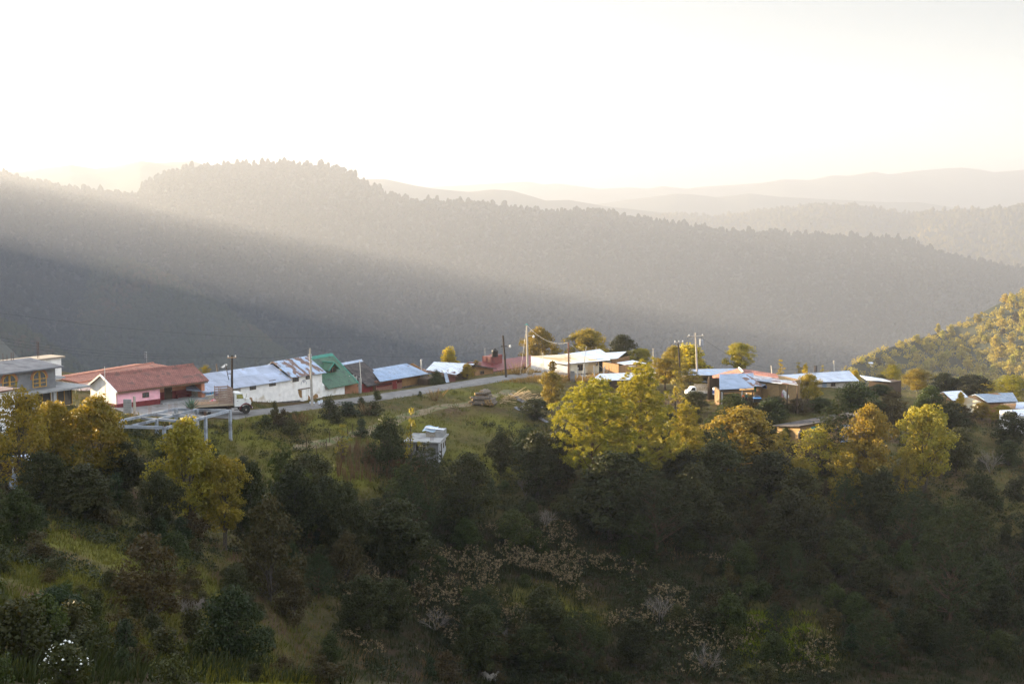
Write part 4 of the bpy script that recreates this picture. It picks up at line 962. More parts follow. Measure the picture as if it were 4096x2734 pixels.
q.box(x0, x1, yd-.1, yd+.01, z0, z0+.1); q.box(x0, x1, yd-.1, yd+.01, z1-.1, z1); wn = q.build('window', WOODF, s.e)
MB().box(x0, x1, yd-.05, yd-.01, z0, z1).build('pane', GLASS, wn); MB().box(x0-.1, x1+.15, yd-.3, yd, z0-.08, z0).build('sill', WHITE, wn)
GH = s
# ---- B6 dark shingle house with red gate ----------------------------------------------
s = Site('shingle_house', (1379,1582), 209, (1501,1572), 216, 'brick house with sagging dark shingle roof and a red gate', 'house')
W6 = 8.0; xe = s.L; ze = s.Z(1470,1529); zr = s.Z(1447,1444,W6/2); x0 = s.X(1367,1456,W6/2); x1 = s.X(1447,1444,W6/2)
k = (zr-ze)/(W6/2); print('shingle', s.L, math.degrees(s.th), ze, zr, x0, x1)
xg = s.X(1437,1560)
s.on(MB().box(.1, xg, 0, .3, -1.2, s.Z(1410,1535)), 'brick_wall', BRICKO)
s.on(MB().box(.1, xe, 2.5, W6, -1.2, ze+.9), 'back_wall', PLANKD)
s.on(MB().prismx([(2.5, -1), (W6, -1), (W6, ze), (W6/2, zr-.1), (2.5, ze+.9)], xe-.2, xe-.02), 'end_wall', ADOBE)
q = MB(); rs = random.Random(3)
for i in range(15):
    a = .2+i*(xg-.3)/15; q.box(a, a+.16, .05+rs.random()*.3, .2+rs.random()*.3, s.Z(1410,1535), s.Z(1410,1535)+.6+rs.random()*.8)
s.on(q, 'stacked_boards', PLANKG)
s.on(MB().box(xg-.5, xe, -.02, .1, ze-.28, ze-.08), 'lintel', WOODF)
q = MB(); q.box(xg+.25, xe-.1, -.06, .0, -.4, 1.15)
gt = s.on(q, 'gate', REDM); q = MB()
n = 15
for i in range(n+1):
    a = xg+.3+(xe-.7-xg)*i/n; q.box(a, a+.04, -.05, -.01, 1.15, ze-.3)
q.box(xe-.55, xe-.1, -.09, .02, -.4, ze-.1).box(xg+.25, xe-.1, -.052, -.008, ze-.4, ze-.3).box(xg+.25, xe-.1, -.052, -.008, 1.1, 1.2); q.build('gate_grille', REDM, gt)
s.on(MB().box(xg+.3, xe-.3, 1.9, 2.0, -.4, ze), 'dark_interior', DARK)
s.groof(x0, x1-.1, 0, W6, ze, zr, SHING, oh=.8, ohx=.1, cap=ZINC, t=.16)
# ---- concrete post with pole beside the gate
pb = P(1441,1583,208.6); q = MB(); hz1 = P(1441,1511,208.6).z-pb.z; q.prism([(-.2,-.5),(.2,-.5),(.14,hz1),(-.14,hz1)], -.17, .17); o = empty('gate_post', pb, s.th, 'concrete gate post with a tall thin pole in front of the shingle house', 'post')
q.build('post', CONC, o); hz2 = P(1432,1439,208.6).z-pb.z; MB().tube([(0,-.2,hz1-1.0),(-.12,-.2,hz1),(-.35,-.2,hz2)], .06, 6).build('pole', RIM, o)
# ---- B7 long blue roof house ------------------------------------------------------------
s = Site('blue_roofed_house', (1504,1574), 215, (1711,1542), 226, 'long low house with pale blue metal roof, red barred windows and adobe wall', 'house')
W7 = 6.2; xe = s.L; zeL = s.Z(1520,1521); zeR = s.Z(1712,1490); zr = s.Z(1624,1455,W7/2); zrL = s.Z(1484,1479,W7/2); x0 = s.X(1484,1479,W7/2); x1 = s.X(1624,1455,W7/2)
print('blue', s.L, math.degrees(s.th), zeL, zeR, zrL, zr, x0, x1, 'zB', s.zB)
xa = s.X(1608,1540)
lerp = lambda a, b, t: a+(b-a)*t
def eaz(x): return lerp(zeL, zeR, (x-s.X(1520,1521))/(s.X(1712,1490)-s.X(1520,1521)))
def wseg(xa_, xb_, z0, name, m, y=0, z1=None, t=.3):
    q = MB(); q.hexa([(xa_,y,z0),(xb_,y,z0),(xb_,y+t,z0),(xa_,y+t,z0),(xa_,y,eaz(xa_) if z1 is None else z1),(xb_,y,eaz(xb_) if z1 is None else z1),(xb_,y+t,eaz(xb_) if z1 is None else z1),(xa_,y+t,eaz(xa_) if z1 is None else z1)]); return s.on(q, name, m)
wseg(0, xa, -1.5, 'brick_wall', BRICKR); wseg(xa, xe, -1.5, 'adobe_wall', ADOBEP, -.04)
s.on(MB().prismx([(0,-1.5),(W7,-1.5),(W7,zeR),(W7/2,zr-.05),(0,zeR)], xe-.02, xe+.2), 'end_wall', ADOBE)
s.on(MB().box(0, xe, .4, W7, -1.5, zeL-.3), 'inner_walls', ADOBE)
zst = s.Z(1650,1542); q = MB(); q.hexa([(xa,-.1,-1.5),(xe+.22,-.1,-1.5),(xe+.22,.2,-1.5),(xa,.2,-1.5),(xa,-.1,s.Z(1610,1545)),(xe+.22,-.1,s.Z(1708,1530)),(xe+.22,.2,s.Z(1708,1530)),(xa,.2,s.Z(1610,1545))]); s.on(q, 'stone_base', STONE)
q = MB(); x0_, x1_, z0_, z1_ = s.rect((1681,1500,1710,1527), -.04); q.box(x0_, x1_, -.08, -.042, z0_, z1_); s.on(q, 'white_brick_patch', brickmat('white_blocks', (.66,.68,.70), (.5,.53,.56), (.2,.18,.16), .5, .2, .03))
def barwin(r, n):
    x0, x1, z0, z1 = s.rect(r); q = MB(); q.box(x0, x1, -.06, .01, z1-.1, z1); q.box(x0, x1, -.06, .01, z0, z0+.1)
    for i in range(n+1): a = x0+(x1-x0)*i/n; q.box(a-.03, a+.03, -.05, .01, z0, z1)
    o = s.on(q, 'window', REDM); MB().box(x0, x1, -.02, .005, z0, z1).build('pane', GLASS, o)
barwin((1506,1529,1567,1545), 16); barwin((1588,1518,1606,1531), 5)
dd = s.door((1570,1520,1587,1556), 0, REDM); s.on(MB().box(s.X(1568,1560), s.X(1592,1560), -.8, 0, -1.2, s.Z(1580,1558)), 'door_step', CONC)
s.on(MB().box(0, xe, -.3, -.2, zeL-.25, zeL-.12), 'eave_beam', WOODF)
q = MB(); oh = .6; k = (zr-zeR)/(W7/2)
xel, xer = s.X(1520,1519,-oh), s.X(1716,1486,-oh)
q.slab([(xel, -oh, zeL-k*oh*.6+.12), (xer, -oh, zeR-k*oh*.6+.12), (x1+.1, W7/2, zr+.1), (x0, W7/2, zrL+.1)], .07)
q.slab([(x0, W7/2+.003, zrL+.1), (x1+.1, W7/2+.003, zr+.1), (xe+.3, W7+oh, zeR-.3), (xel, W7+oh, zeL-.3)], .07)
s.on(q, 'roof', roofmat('blue_sheet', (.24,.34,.50), (.32,.42,.56), (.17,.09,.08), .12, pu=1.8, pv=1.6, seam=(.12,.12,.18), rscale=1.3, rstretch=(.5,1.6,1)))
xx = s.X(1686,1478,1.0); zz = lerp(zeR, zr, .33); s.on(MB().tube([(xx,1,zz-.2),(xx,1,zz+1.5)], .11, 8).lathe([(.17,zz+1.5),(.17,zz+1.62),(.05,zz+1.72)], (xx,1,0), 8), 'stove_pipe', STEEL)
# ---- B8 collapsing sheds with rusty sheets ----------------------------------------------
s = Site('tin_shed', (1728,1527), 221, (1890,1505), 229, 'sagging shed of old metal sheets overgrown with bushes beside the road', 'shed')
W8 = 5.0; xe = s.L; ze = s.Z(1830,1492); zr = s.Z(1800,1447,3.0)
q = MB()
x0, _ = s.F(1692,1474,0); xa_, za_ = s.F(1736,1446,3.2); xb_, zb_ = s.F(1898,1454,3.2); xc_, zc2 = s.F(1825,1497,-.6); xd_, zd_ = s.F(1704,1478,-.6)
q.slab([(xd_, -.6, zd_), (xc_, -.6, zc2), (xb_, 3.2, zb_), (xa_, 3.2, za_)], .07); s.on(q, 'roof', ZINCW)
q = MB(); q.slab([(xd_, -.75, zd_-.25), (xc_+.2, -.75, zc2-.35), (xc_+.2, .3, zc2+.15), (xd_, .3, zd_+.1)], .05); s.on(q, 'rusty_eave_sheet', RUSTR)
s.on(MB().box(.2, xe, 1.0, 3.1, -1, min(ze, zb_)-.4), 'wall', PLANKD)
x0, x1, z0, z1 = s.rect((1787,1488,1821,1528), -.3); s.on(MB().box(x0, x1, -.35, -.28, z0, z1), 'sheet_door', mat('brown_sheet', (.11,.04,.035), (.15,.055,.045), scale=3, rough=.6))
q = MB(); a0, za0 = s.F(1775,1492,-.7); a1, za1 = s.F(1786,1487,-.7); b0, zb0 = s.F(1797,1528,-1.0); b1, zb1 = s.F(1783,1530,-1.0)
q.hexa([(b1,-1.05,zb1),(b0,-1.05,zb0),(b0,-1.0,zb0),(b1,-1.0,zb1),(a0,-.75,za0),(a1,-.75,za1),(a1,-.7,za1),(a0,-.7,za0)]); s.on(q, 'leaning_sheet', ZINC)
# ---- B9 small brick house with tar roof ----------------------------------------------------
s = Site('brick_house', (1901,1507), 233, (1973,1497), 236.5, 'small brick house with dark flat roof half hidden by creepers beside the maroon roof', 'house')
xe = s.L; zl = s.Z(1901,1462); zr_ = s.Z(1970,1475)
q = MB(); q.hexa([(0,0,-1.5),(xe,0,-1.5),(xe,4,-1.5),(0,4,-1.5),(0,0,zl),(xe,0,zr_),(xe,4,zr_),(0,4,zl)]); s.on(q, 'wall', ADOBE)
s.on(MB().slab([(-.5,-.5,zl+.15),(xe+.3,-.5,zr_+.15),(xe+.3,4.2,zr_+.25),(-.5,4.2,zl+.25)], .16), 'roof', SHING)
s.window((1921,1483,1935,1494), 0, WOODF, GLASS, 1, 1)
# ---- B10 maroon roof house -------------------------------------------------------------------
s = Site('maroon_roofed_house', (1975,1500), 240, (2138,1474), 249, 'white walled house under a plain maroon roof with a water tank on it', 'house')
Wm = 7; xe = s.L; zeL = s.Z(1975,1484,-.4); zeR = s.Z(2193,1451,-.4); ym = 4.0
xrL, zrL = s.F(1960,1443,ym); xrR, zrR = s.F(2123,1420,ym); xR = s.X(2193,1451,-.4); xl2, zl2 = s.F(1899,1451,ym-1.5)
q = MB()
q.slab([(s.X(1975,1484,-.4),-.4,zeL),(xR,-.4,zeR),(xrR,ym,zrR),(xrL,ym,zrL)], .12)
q.hexa([(xl2,ym-1.5,zl2-.12),(s.X(1975,1484,-.4)-.01,-.4,zeL-.12),(xrL-.01,ym,zrL-.12),(xl2+.02,ym+.2,zl2-.1),(xl2,ym-1.5,zl2),(s.X(1975,1484,-.4)-.01,-.4,zeL),(xrL-.01,ym,zrL),(xl2+.02,ym+.2,zl2+.02)])
q.slab([(xrL,ym+.003,zrL),(xrR,ym+.003,zrR),(xR,Wm+1,zeR-.3),(xrL-3,Wm+1,zeL)], .12)
s.on(q, 'roof', MAROONR)
q = MB(); q.hexa([(0,.3,-1.5),(xe,.3,-1.5),(xe,Wm,-1.5),(0,Wm,-1.5),(0,.3,zeL-.05),(xe,.3,lerp(zeL,zeR,.75)),(xe,Wm,zeR-.3),(0,Wm,zeL-.1)]); s.on(q, 'wall', WHITE)
s.window((2026,1474,2043,1486), .3, WOODF, GLASS, 1, 0); s.window((2095,1466,2108,1481), .3, WOODF, GLASS, 0, 0)
x0, x1, z0, z1 = s.rect((1958,1424,1984,1440), 2.6); x2 = s.X(2007,1432,2.6)
s.on(MB().box(x0, x1, 2.2, 4.2, z0-.8, z1).box(x1, x2, 2.5, 4.2, z0-.8, z1+.1), 'tank_base', MAROONR)
def tank(cx_, py0, py1, px0, px1, d, label, nm='water_tank', m=BLACKP):
    a = P(cx_, py1, d); h = P(cx_, py0, d).z-a.z; r = (px1-px0)/FX*d/2
    o = empty(nm, a, 0, label, 'water tank')
    q = MB(); q.lathe([(r*.97, 0), (r, .05*h), (r*.97, .2*h), (r, .22*h), (r*.97, .42*h), (r, .45*h), (r*.98, .66*h), (r, .70*h), (r*.93, .78*h), (r*.5, .91*h), (r*.36, .915*h)], n=24); q.build('tank_body', m, o, smooth=True)
    MB().lathe([(r*.38, .915*h), (r*.38, .975*h), (r*.3, h)], n=16).build('lid', m, o); return o
tank(1980,1393,1426,1967,1993,243, 'black plastic water tank standing on the maroon roof')
q = MB(); pz = P(1940,1442,244); q.tube([(0,0,-.2),(0,0,2.2)], .03, 4); o = q.build('antenna_mast', STEEL); o.location = pz; tag(o, 'thin mast at the left end of the maroon roof', 'mast')
# ---- B11 cream house ------------------------------------------------------------------------
s = Site('cream_house', (2270,1491), 241, (2396,1489), 243.5, 'low cream house with pale metal roof and one window at the bend of the road', 'house')
xe = s.L; Wc = 7.5
zf = s.Z(2269,1452); zfr = s.Z(2436,1437)
# side wall goes back towards the left
q = MB(); q.hexa([(0,0,-1.3),(xe,0,-1.3),(xe-1,Wc,-1.3),(-3.4,Wc,-1.3),(0,0,zf),(xe,0,lerp(zf,zfr,.75)),(xe-1,Wc,zf+.6),(-3.4,Wc,zf+.6)]); s.on(q, 'wall', CREAM)
q = MB(); q.hexa([(-.03,-.02,-1.3),(.01,-.02,-1.3),(-3.3,Wc,-1.3),(-3.42,Wc-.1,-1.3),(-.03,-.02,zf-.05),(.01,-.02,zf-.05),(-3.3,Wc,zf+.55),(-3.42,Wc-.1,zf+.55)]); s.on(q, 'side_wall', WHITE)  # white skin puts this side's sunlight into the wall colour
xa_, za_ = s.F(2184,1444,3.5); xb_, zb_ = s.F(2219,1435,8); xc_, zc2 = s.F(2420,1412,9.5); 
q = MB(); q.slab([(-.4,-.6,zf+.02),(s.X(2441,1436,-.6),-.6,zfr+.02),(xc_-.5,9.0,zc2),(xb_,8.0,zb_)], .12)
q.hexa([(xa_,3.5,za_-.1),(-.41,-.6,zf-.1),(xb_-.01,8,zb_-.1),(xb_-.3,8.2,zb_-.1),(xa_,3.5,za_),(-.41,-.6,zf+.02),(xb_-.01,8,zb_),(xb_-.3,8.2,zb_)])
s.on(q, 'roof', ZINCW)
q = MB(); xd_, zd_ = s.F(2506,1407,9.8); q.slab([(s.X(2360,1447,1.5),1.5,s.Z(2360,1436,1.5)),(s.X(2470,1436,.3),.3,s.Z(2470,1436,.3)+.12),(xd_,9.8,zd_+.1),(xc_-6,9.2,zc2+.1)], .08); s.on(q, 'rear_roof', ZINCS)
q = MB(); x9, z9 = s.F(2195,1440,9.5); q.slab([(x9,9.3,z9-.1),(xc_,9.3,zc2+.12),(xc_+.3,12,zc2+.5),(x9+1,12,z9+.4)], .08); s.on(q, 'back_roof', ZINC)
s.window((2311,1458,2330,1480), 0, WOODF, GLASS, 1, 0)
x0, x1, z0, z1 = s.rect((2385,1451,2390,1461), 0); s.on(MB().box(x0, x1, -.15, 0, z0, z1), 'meter_box', BLACKP)
s.on(MB().box(xe+.0, xe+.8, .3, 1.2, -1.3, s.Z(2400,1444,.3)), 'dark_doorway', DARK)
zpl = s.Z(2410,1450,.2); xq = s.X(2474,1470,.2)
q = MB(); q.hexa([(xe+.8,.2,-1.3),(xq,.2,-1.3),(xq,.35,-1.3),(xe+.8,.35,-1.3),(xe+.8,.2,zpl),(xq,.2,s.Z(2474,1442,.2)),(xq,.35,s.Z(2474,1442,.2)),(xe+.8,.35,zpl)]); s.on(q, 'plank_wall', PLANKG)
x0, x1, z0, z1 = s.rect((2445,1431,2517,1455), .1); s.on(MB().hexa([(x0,.0,z0),(x1,.0,z0+.3),(x1,.12,z0+.3),(x0,.12,z0),(x0,.0,z1-.2),(x1,.0,z1+.25),(x1,.12,z1+.25),(x0,.12,z1-.2)]), 'bark_panel', mat('bark_slabs', (.30,.18,.08), (.12,.07,.04), scale=5, rough=.95, stretch=(1,1,3)))
x0 = s.X(2463,1470,.15); s.on(MB().box(x0-.1, x0+.1, .05, .19, -1.3, s.Z(2463,1452,.15)), 'door_post', PLANKD)
# ---- B12 wooden shed ---------------------------------------------------------------------
s = Site('plank_shed', (2476,1493), 236, (2562,1495), 239, 'small shed of upright wooden planks under a single metal sheet roof', 'shed')
xe = s.L; za_ = s.Z(2476,1452); zb_ = s.Z(2524,1466,-.3)
q = MB(); rs = random.Random(5); nn = 16
for i in range(nn):
    a = xe*i/nn; b = xe*(i+1)/nn-.03; q.box(a, b, -.02-rs.random()*.05, .06, -1.2, za_-.35-rs.random()*.1)
s.on(q, 'plank_wall', mat('fresh_planks', (.40,.25,.12), (.28,.16,.08), scale=4, rough=.9, stretch=(6,6,.2), c3=(.14,.08,.05), scale3=2))
q = MB()
for i in range(14):
    a = 4*i/14; q.box(-.05, .02, a+.08, a+.34, -1.2, za_-.2)
s.on(q, 'side_plank_wall', MATS['fresh_planks'])
c_ = [(2524,1465,-.5),(2586,1452,1.0),(2531,1440,4.0),(2467,1449,2.0)]
q = MB(); q.slab([(*([s.F(a,b,y)[0], y]), s.F(a,b,y)[1]) for a,b,y in c_], .07); s.on(q, 'roof', ZINCW)
# ---- B13 hut with white metal roof --------------------------------------------------------
s = Site('metal_roofed_hut', (2370,1556), 226, (2600,1556), 229, 'dark plank hut with a bright metal roof behind the tall pine', 'hut')
xe = s.L; ze = s.Z(2410,1521,-.5); zr = s.Z(2500,1492,3)
q = MB(); q.slab([(s.X(2361,1518,-.5),-.5,ze),(s.X(2598,1524,-.5),-.5,ze-.05),(s.X(2636,1497,3),3,zr),(s.X(2398,1490,3),3,zr+.1)], .07); s.on(q, 'roof', ZINCW)
s.on(MB().box(.2, xe, 0, 3.2, -1.5, ze-.15), 'wall', PLANKD); s.window((2420,1528,2445,1536), 0, PLANKD, GLASS, 2, 0); s.door((2385,1527,2400,1556), 0, mat('blackened_door', (.03,.022,.02), rough=.9))
# ---- B14 long streaked blue roof ----------------------------------------------------------
s = Site('long_metal_shed', (2760,1555), 233, (2960,1535), 240, 'long dark shed with streaked blue metal roof behind the red tiled gable', 'shed')
xe = s.L; zt = s.Z(2850,1502,-.4)
cs = [(2750,1499,-.5),(2950,1500,-.5),(2965,1472,3),(2757,1476,3)]
s.on(MB().slab([(s.F(a,b,y)[0], y, s.F(a,b,y)[1]) for a,b,y in cs], .07), 'roof', ZINCS)
s.on(MB().box(0, xe, 1.2, 3, -1.5, zt-.1), 'wall', ADOBEY); s.on(MB().box(xe*.35, xe*.62, 1.1, 1.19, -1.5, zt-.5), 'dark_opening', DARK)
for f_ in (.02, .33, .66, .98): s.on(MB().box(xe*f_-.08, xe*f_+.08, -.3, -.14, -1.5, zt-.1), 'post', PLANKD)
# ---- B15 tiled gable house with metal lower roof --------------------------------------------
s = Site('adobe_house', (3016,1575), 219, (3114,1585), 214.5, 'yellow adobe house with red tiled ridge and rusty metal lower roof', 'house')
xe = s.L; zl = s.Z(3016,1521); zr_ = s.Z(3114,1533)
q = MB(); q.hexa([(0,0,-1.8),(xe,0,-1.8),(xe,4.5,-1.8),(0,4.5,-1.8),(0,0,zl-.1),(xe,0,zr_-.1),(xe,4.5,zr_+.3),(0,4.5,zl+.6)]).hexa([(-7,1.5,-1.8),(0,1.5,-1.8),(0,4.5,-1.8),(-7,4.5,-1.8),(-7,1.5,zl-.8),(0,1.5,zl),(0,4.5,zl+.6),(-7,4.5,zl-.6)]); s.on(q, 'wall', ADOBEY)
A_ = [s.F(a,b,y)+(y,) for a,b,y in ((3014,1498,2.3),(3114,1511,2.3),(3128,1533,-.5),(3010,1519,-.5))]
s.on(MB().slab([(a,y,z) for a,z,y in (A_[3],A_[2],A_[1],A_[0])], .08), 'lower_roof', roofmat('rusted_grey_sheet', (.25,.32,.42), (.33,.36,.42), (.13,.06,.05), .42, pu=2.2, pv=.8, rscale=.9, rstretch=(.35,2.4,1)))
B_ = [s.F(a,b,y)+(y,) for a,b,y in ((2958,1474,5.0),(3105,1496,5.0),(3116,1511,2.28),(2974,1490,2.28))]
s.on(MB().slab([(a,y,z+.06) for a,z,y in (B_[3],B_[2],B_[1],B_[0])], .12), 'tiled_roof', TILE)
C_ = [s.F(a,b,y)+(y,) for a,b,y in ((2957,1473,5.05),(2974,1490,2.2),(2856,1528,-1.0),(2849,1503,3.0))]
s.on(MB().slab([(a,y,z+.05) for a,z,y in (C_[2],C_[1],C_[0],C_[3])], .1), 'gable_roof', TILEO)
q = MB(); q.tube([(B_[0][0],4.9,B_[0][1]+.16),(B_[3][0],2.2,B_[3][1]+.16)], .16, 6); s.on(q, 'hip_cap', RIM)
D_ = [s.F(a,b,y)+(y,) for a,b,y in ((3116,1517,1.6),(3180,1522,1.6),(3192,1538,-.4),(3128,1531,-.4))]
s.on(MB().slab([(a,y,z) for a,z,y in (D_[3],D_[2],D_[1],D_[0])], .07), 'lean_to_roof', MATS['rusted_grey_sheet'])
for px in (3150, 3190): xx = s.X(px,1560,-.2); s.on(MB().box(xx-.08, xx+.08, -.3, -.14, -1.8, s.Z(px,1540,-.2)), 'lean_to_post', PLANKD)
s.window((3052,1542,3066,1550), 0, BLUEP, GLASS, 0, 0)
x0, x1, z0, z1 = s.rect((3016,1539,3052,1543), -.6); s.on(MB().slab([(x0,-.8,z0),(x1,-.8,z0+.05),(x1,0,z1+.2),(x0,0,z1+.2)], .06), 'door_canopy', ZINC)
s.door((3026,1546,3046,1586), 0, mat('tan_door', (.28,.17,.09), (.22,.13,.07), scale=3, rough=.9))
GR = mat('green_cloth', (.03,.24,.09), (.02,.18,.06), scale=4, rough=.8); PKC = mat('pink_cloth', (.6,.28,.38), (.5,.2,.3), scale=4, rough=.8); WHC = mat('white_cloth', (.62,.60,.58), (.5,.48,.46), scale=4, rough=.9)
def cloth(px0, py0, px1, py1, d, m, label, nm='cloth'):
    a = P(px0, py0, d); b = P(px1, py1, d); n = 5; q = MB(); W_ = b.x-a.x; H_ = a.z-b.z
    for i in range(n):
        u0, u1 = i/n, (i+1)/n; y0, y1 = .07*math.sin(u0*9), .07*math.sin(u1*9)
        q.hexa([(W_*u0*.9,y0,-H_*(.9+.1*math.sin(i*2.)))] + [(W_*u1*.9,y1,-H_*(.9+.1*math.sin(i*2.+2)))] + [(W_*u1*.9,y1+.03,-H_*(.9+.1*math.sin(i*2.+2))),(W_*u0*.9,y0+.03,-H_*(.9+.1*math.sin(i*2.))),(W_*u0,y0*.3,0),(W_*u1,y1*.3,0),(W_*u1,y1*.3+.03,0),(W_*u0,y0*.3+.03,0)])
    o = q.build(nm, m); o.location = a; return tag(o, label, 'cloth')
cloth(3016,1545,3025,1569,217.8, GR, 'green cloth hanging beside the door of the yellow adobe house')
cloth(3127,1564,3134,1590,214, PKC, 'pink cloth hanging under the lean-to at the right of the adobe house')
q = MB(); a = P(3131,1560,214); b = P(3148,1592,213.5); b0 = (b-a); rs = random.Random(2)
pts = [(a+(b-a)*t-a)+Vector((rs.random()*.15,rs.random()*.1,0)) for t in (0,.25,.5,.75,1)]; q.tube(pts, [.12,.3,.34,.38,.3], 8); o = q.build('laundry_bundle', WHC); o.location = a; tag(o, 'pale bundle of laundry slung beside the pink cloth', 'laundry')
# ---- B16 hut with one big metal sheet -------------------------------------------------------
s = Site('open_hut', (2884,1594), 213, (3012,1590), 215, 'open hut on posts under one large blue grey corrugated roof', 'hut')
xe = s.L; E_ = [s.F(a,b,y)+(y,) for a,b,y in ((2877,1495,4.5),(3014,1491,4.5),(3015,1550,-.6),(2878,1557,-.6))]
rf = s.on(MB().slab([(a,y,z) for a,z,y in (E_[3],E_[2],E_[1],E_[0])], .06), 'roof', roofmat('corrugated_grey', (.29,.37,.50), (.31,.39,.52), None, 0, pu=12, pv=3.2, seam=(.10,.12,.18), wave=26, mort=.03))
a, b = s.F(2996,1497,4.0), s.F(3014,1546,-.3); q = MB(); zz = lambda y: lerp(E_[2][1], E_[1][1], (y+.6)/5.1)+.02
q.slab([(a[0],-.1,zz(-.1)),(b[0]-.1,-.1,zz(-.1)),(b[0]-.1,4.0,zz(4.0)),(a[0],4.0,zz(4.0))], .02); q.build('patch_sheet', ZINCR, rf)
zt = s.Z(2940,1558,-.3)
s.on(MB().box(0, xe, -.35, -.2, zt-.35, zt-.15), 'front_beam', PLANKD); s.on(MB().box(0, xe, -.32, -.26, zt-.55, zt-.36), 'front_rail', ADOBEP)
for f_, m_ in ((0, PLANKG), (.03, PLANKD), (.62, PLANKG), (.96, PLANKD)): s.on(MB().box(xe*f_-.09, xe*f_+.09, -.35, -.17, -1.5, zt-.2), 'post', m_)
for f_ in (.03, .96): s.on(MB().box(xe*f_-.09, xe*f_+.09, 3.9, 4.1, -1.5, zt+1.6), 'post', PLANKD)
s.on(MB().box(0, xe, 4.1, 4.2, -1.5, zt+1.3), 'back_wall', PLANKD)
q = MB(); q.hexa([(-.4,-.2,-1),(-.1,-.2,-1),(-.1,1.0,-1),(-.5,1.0,-1),(-.4,-.2,zt),(-.2,-.2,zt),(-.2,1.0,zt+.4),(-.6,1.0,zt+.4)]); s.on(q, 'side_wall', PLANK)
# ---- B17 long bright roof -------------------------------------------------------------------
s = Site('long_house', (3130,1545), 229, (3436,1540), 238, 'long house with a bright ribbed metal roof right of the adobe house', 'house')
xe = s.L; F_ = [s.F(a,b,y)+(y,) for a,b,y in ((3110,1500,4.0),(3397,1482,4.0),(3437,1522,-.6),(3124,1532,-.6))]
s.on(MB().slab([(a,y,z) for a,z,y in (F_[3],F_[2],F_[1],F_[0])], .08), 'roof', roofmat('ribbed_bright', (.50,.56,.66), (.55,.60,.69), (.3,.25,.22), .08, pu=.95, pv=12, seam=(.30,.35,.43), wave=7, mort=.05))
q = MB(); q.slab([(F_[0][0]-.1,4.005,F_[0][1]+.05),(F_[1][0],4.005,F_[1][1]+.05),(F_[1][0],7,F_[1][1]-1),(F_[0][0],7,F_[0][1]-1)], .08); s.on(q, 'rear_roof', ZINC)
q = MB(); q.slab([(F_[3][0]-.25,-.62,F_[3][1]+.05),(F_[3][0]+.05,-.62,F_[3][1]+.05),(F_[0][0]+.05,4.0,F_[0][1]+.06),(F_[0][0]-.25,4.0,F_[0][1]+.06)], .22); s.on(q, 'gable_rim', RIM)
zt = s.Z(3350,1529,0)
s.on(MB().box(.3, xe, 0, 6, -1.5, F_[2][1]-.1), 'wall', WBRICK)
s.door((3290,1531,3306,1552), -.02, mat('blue_grey_door', (.2,.24,.3), rough=.8)); s.window((3325,1533,3340,1543), -.02, WOODF, GLASS, 1, 0)
p_ = MB(); xx = s.X(3262,1485,4); p_.tube([(xx,4,F_[0][1]),(xx,4,s.Z(3262,1462,4))], .28, 8); s.on(p_, 'chimney', SHING)
# ---- B18..B21 right hand houses -----------------------------------------------------------------
def simple(name, label, a, da, b, db, roof4, rm, wallm, ztop, W_=4, cat='house', win=(), rim=None, extra=None):
    s = Site(name, a, da, b, db, label, cat); R_ = [s.F(p, q_, y)+(y,) for p, q_, y in roof4]
    s.on(MB().slab([(x,y,z) for x,z,y in (R_[3],R_[2],R_[1],R_[0])], .08), 'roof', rm)
    zw = s.Z(*ztop, 0); s.on(MB().prismx([(0,-1.8),(W_,-1.8),(W_,R_[0][1]-.15),(0,zw)], 0, s.L), 'wall', wallm)
    if rim: s.on(MB().slab([(R_[0][0],R_[0][2]+.005,R_[0][1]+.03),(R_[1][0],R_[1][2]+.005,R_[1][1]+.03),(R_[1][0],R_[1][2]+3.5,R_[1][1]-1.4),(R_[0][0],R_[0][2]+3.5,R_[0][1]-1.4)], .08), 'rear_roof', rim)
    for w_ in win: s.window(w_, 0, WOODF, GLASS, 1, 1)
    return s
simple('brown_shed', 'brown walled shed with slanting pale roof right of the long house', (3475,1550), 243, (3560,1560), 240, ((3440,1500,3.5),(3530,1513,3.5),(3564,1524,-.5),(3468,1519,-.5)), ZINC, PLANKD, (3520,1525), 3.6, 'shed')
simple('rusty_roofed_house', 'small house with rust stained pale roof and yellow tree before it at the right', (3812,1615), 236, (3870,1612), 238, ((3773,1566,4),(3845,1561,4),(3884,1597,-.4),(3810,1600,-.4)), ZINCW, ADOBE, (3850,1602), 4, rim=ZINC)
s = simple('farmhouse', 'farmhouse with long grey blue roof, lit gable and white end wall at the right', (3955,1630), 232, (4068,1625), 236, ((3901,1576,4.2),(4051,1569,4.2),(4072,1604,-.5),(3952,1608,-.5)), roofmat('grey_blue_sheet', (.22,.29,.38), (.25,.31,.40), None, 0, pu=4.4, pv=12, seam=(.45,.5,.55), wave=16, mort=.04), ADOBE, (4060,1606), 4.2, win=((4036,1609,4049,1616),), rim=ZINC)
x0 = s.X(4012,1620); s.on(MB().box(x0, s.L+.02, -.06, -.01, -1.6, s.Z(4060,1607)), 'white_wall', WHITE)
q = MB(); q.prismx([(0,-1.5),(5.5,-1.5),(5.5,s.Z(3885,1590,5)),(3.2,s.Z(3901,1577,4.2)-.1),(0,s.Z(3952,1609,0))], -1.3, -1.1); s.on(q, 'gable_wall', CREAM)
simple('blue_roofed_shed', 'shed with blue roof cut by the right edge of the picture', (4065,1650), 226, (4180,1650), 228, ((4066,1608,4),(4180,1604,4),(4185,1634,-.4),(4062,1631,-.4)), ZINC, ADOBE, (4080,1636), 4, 'shed')
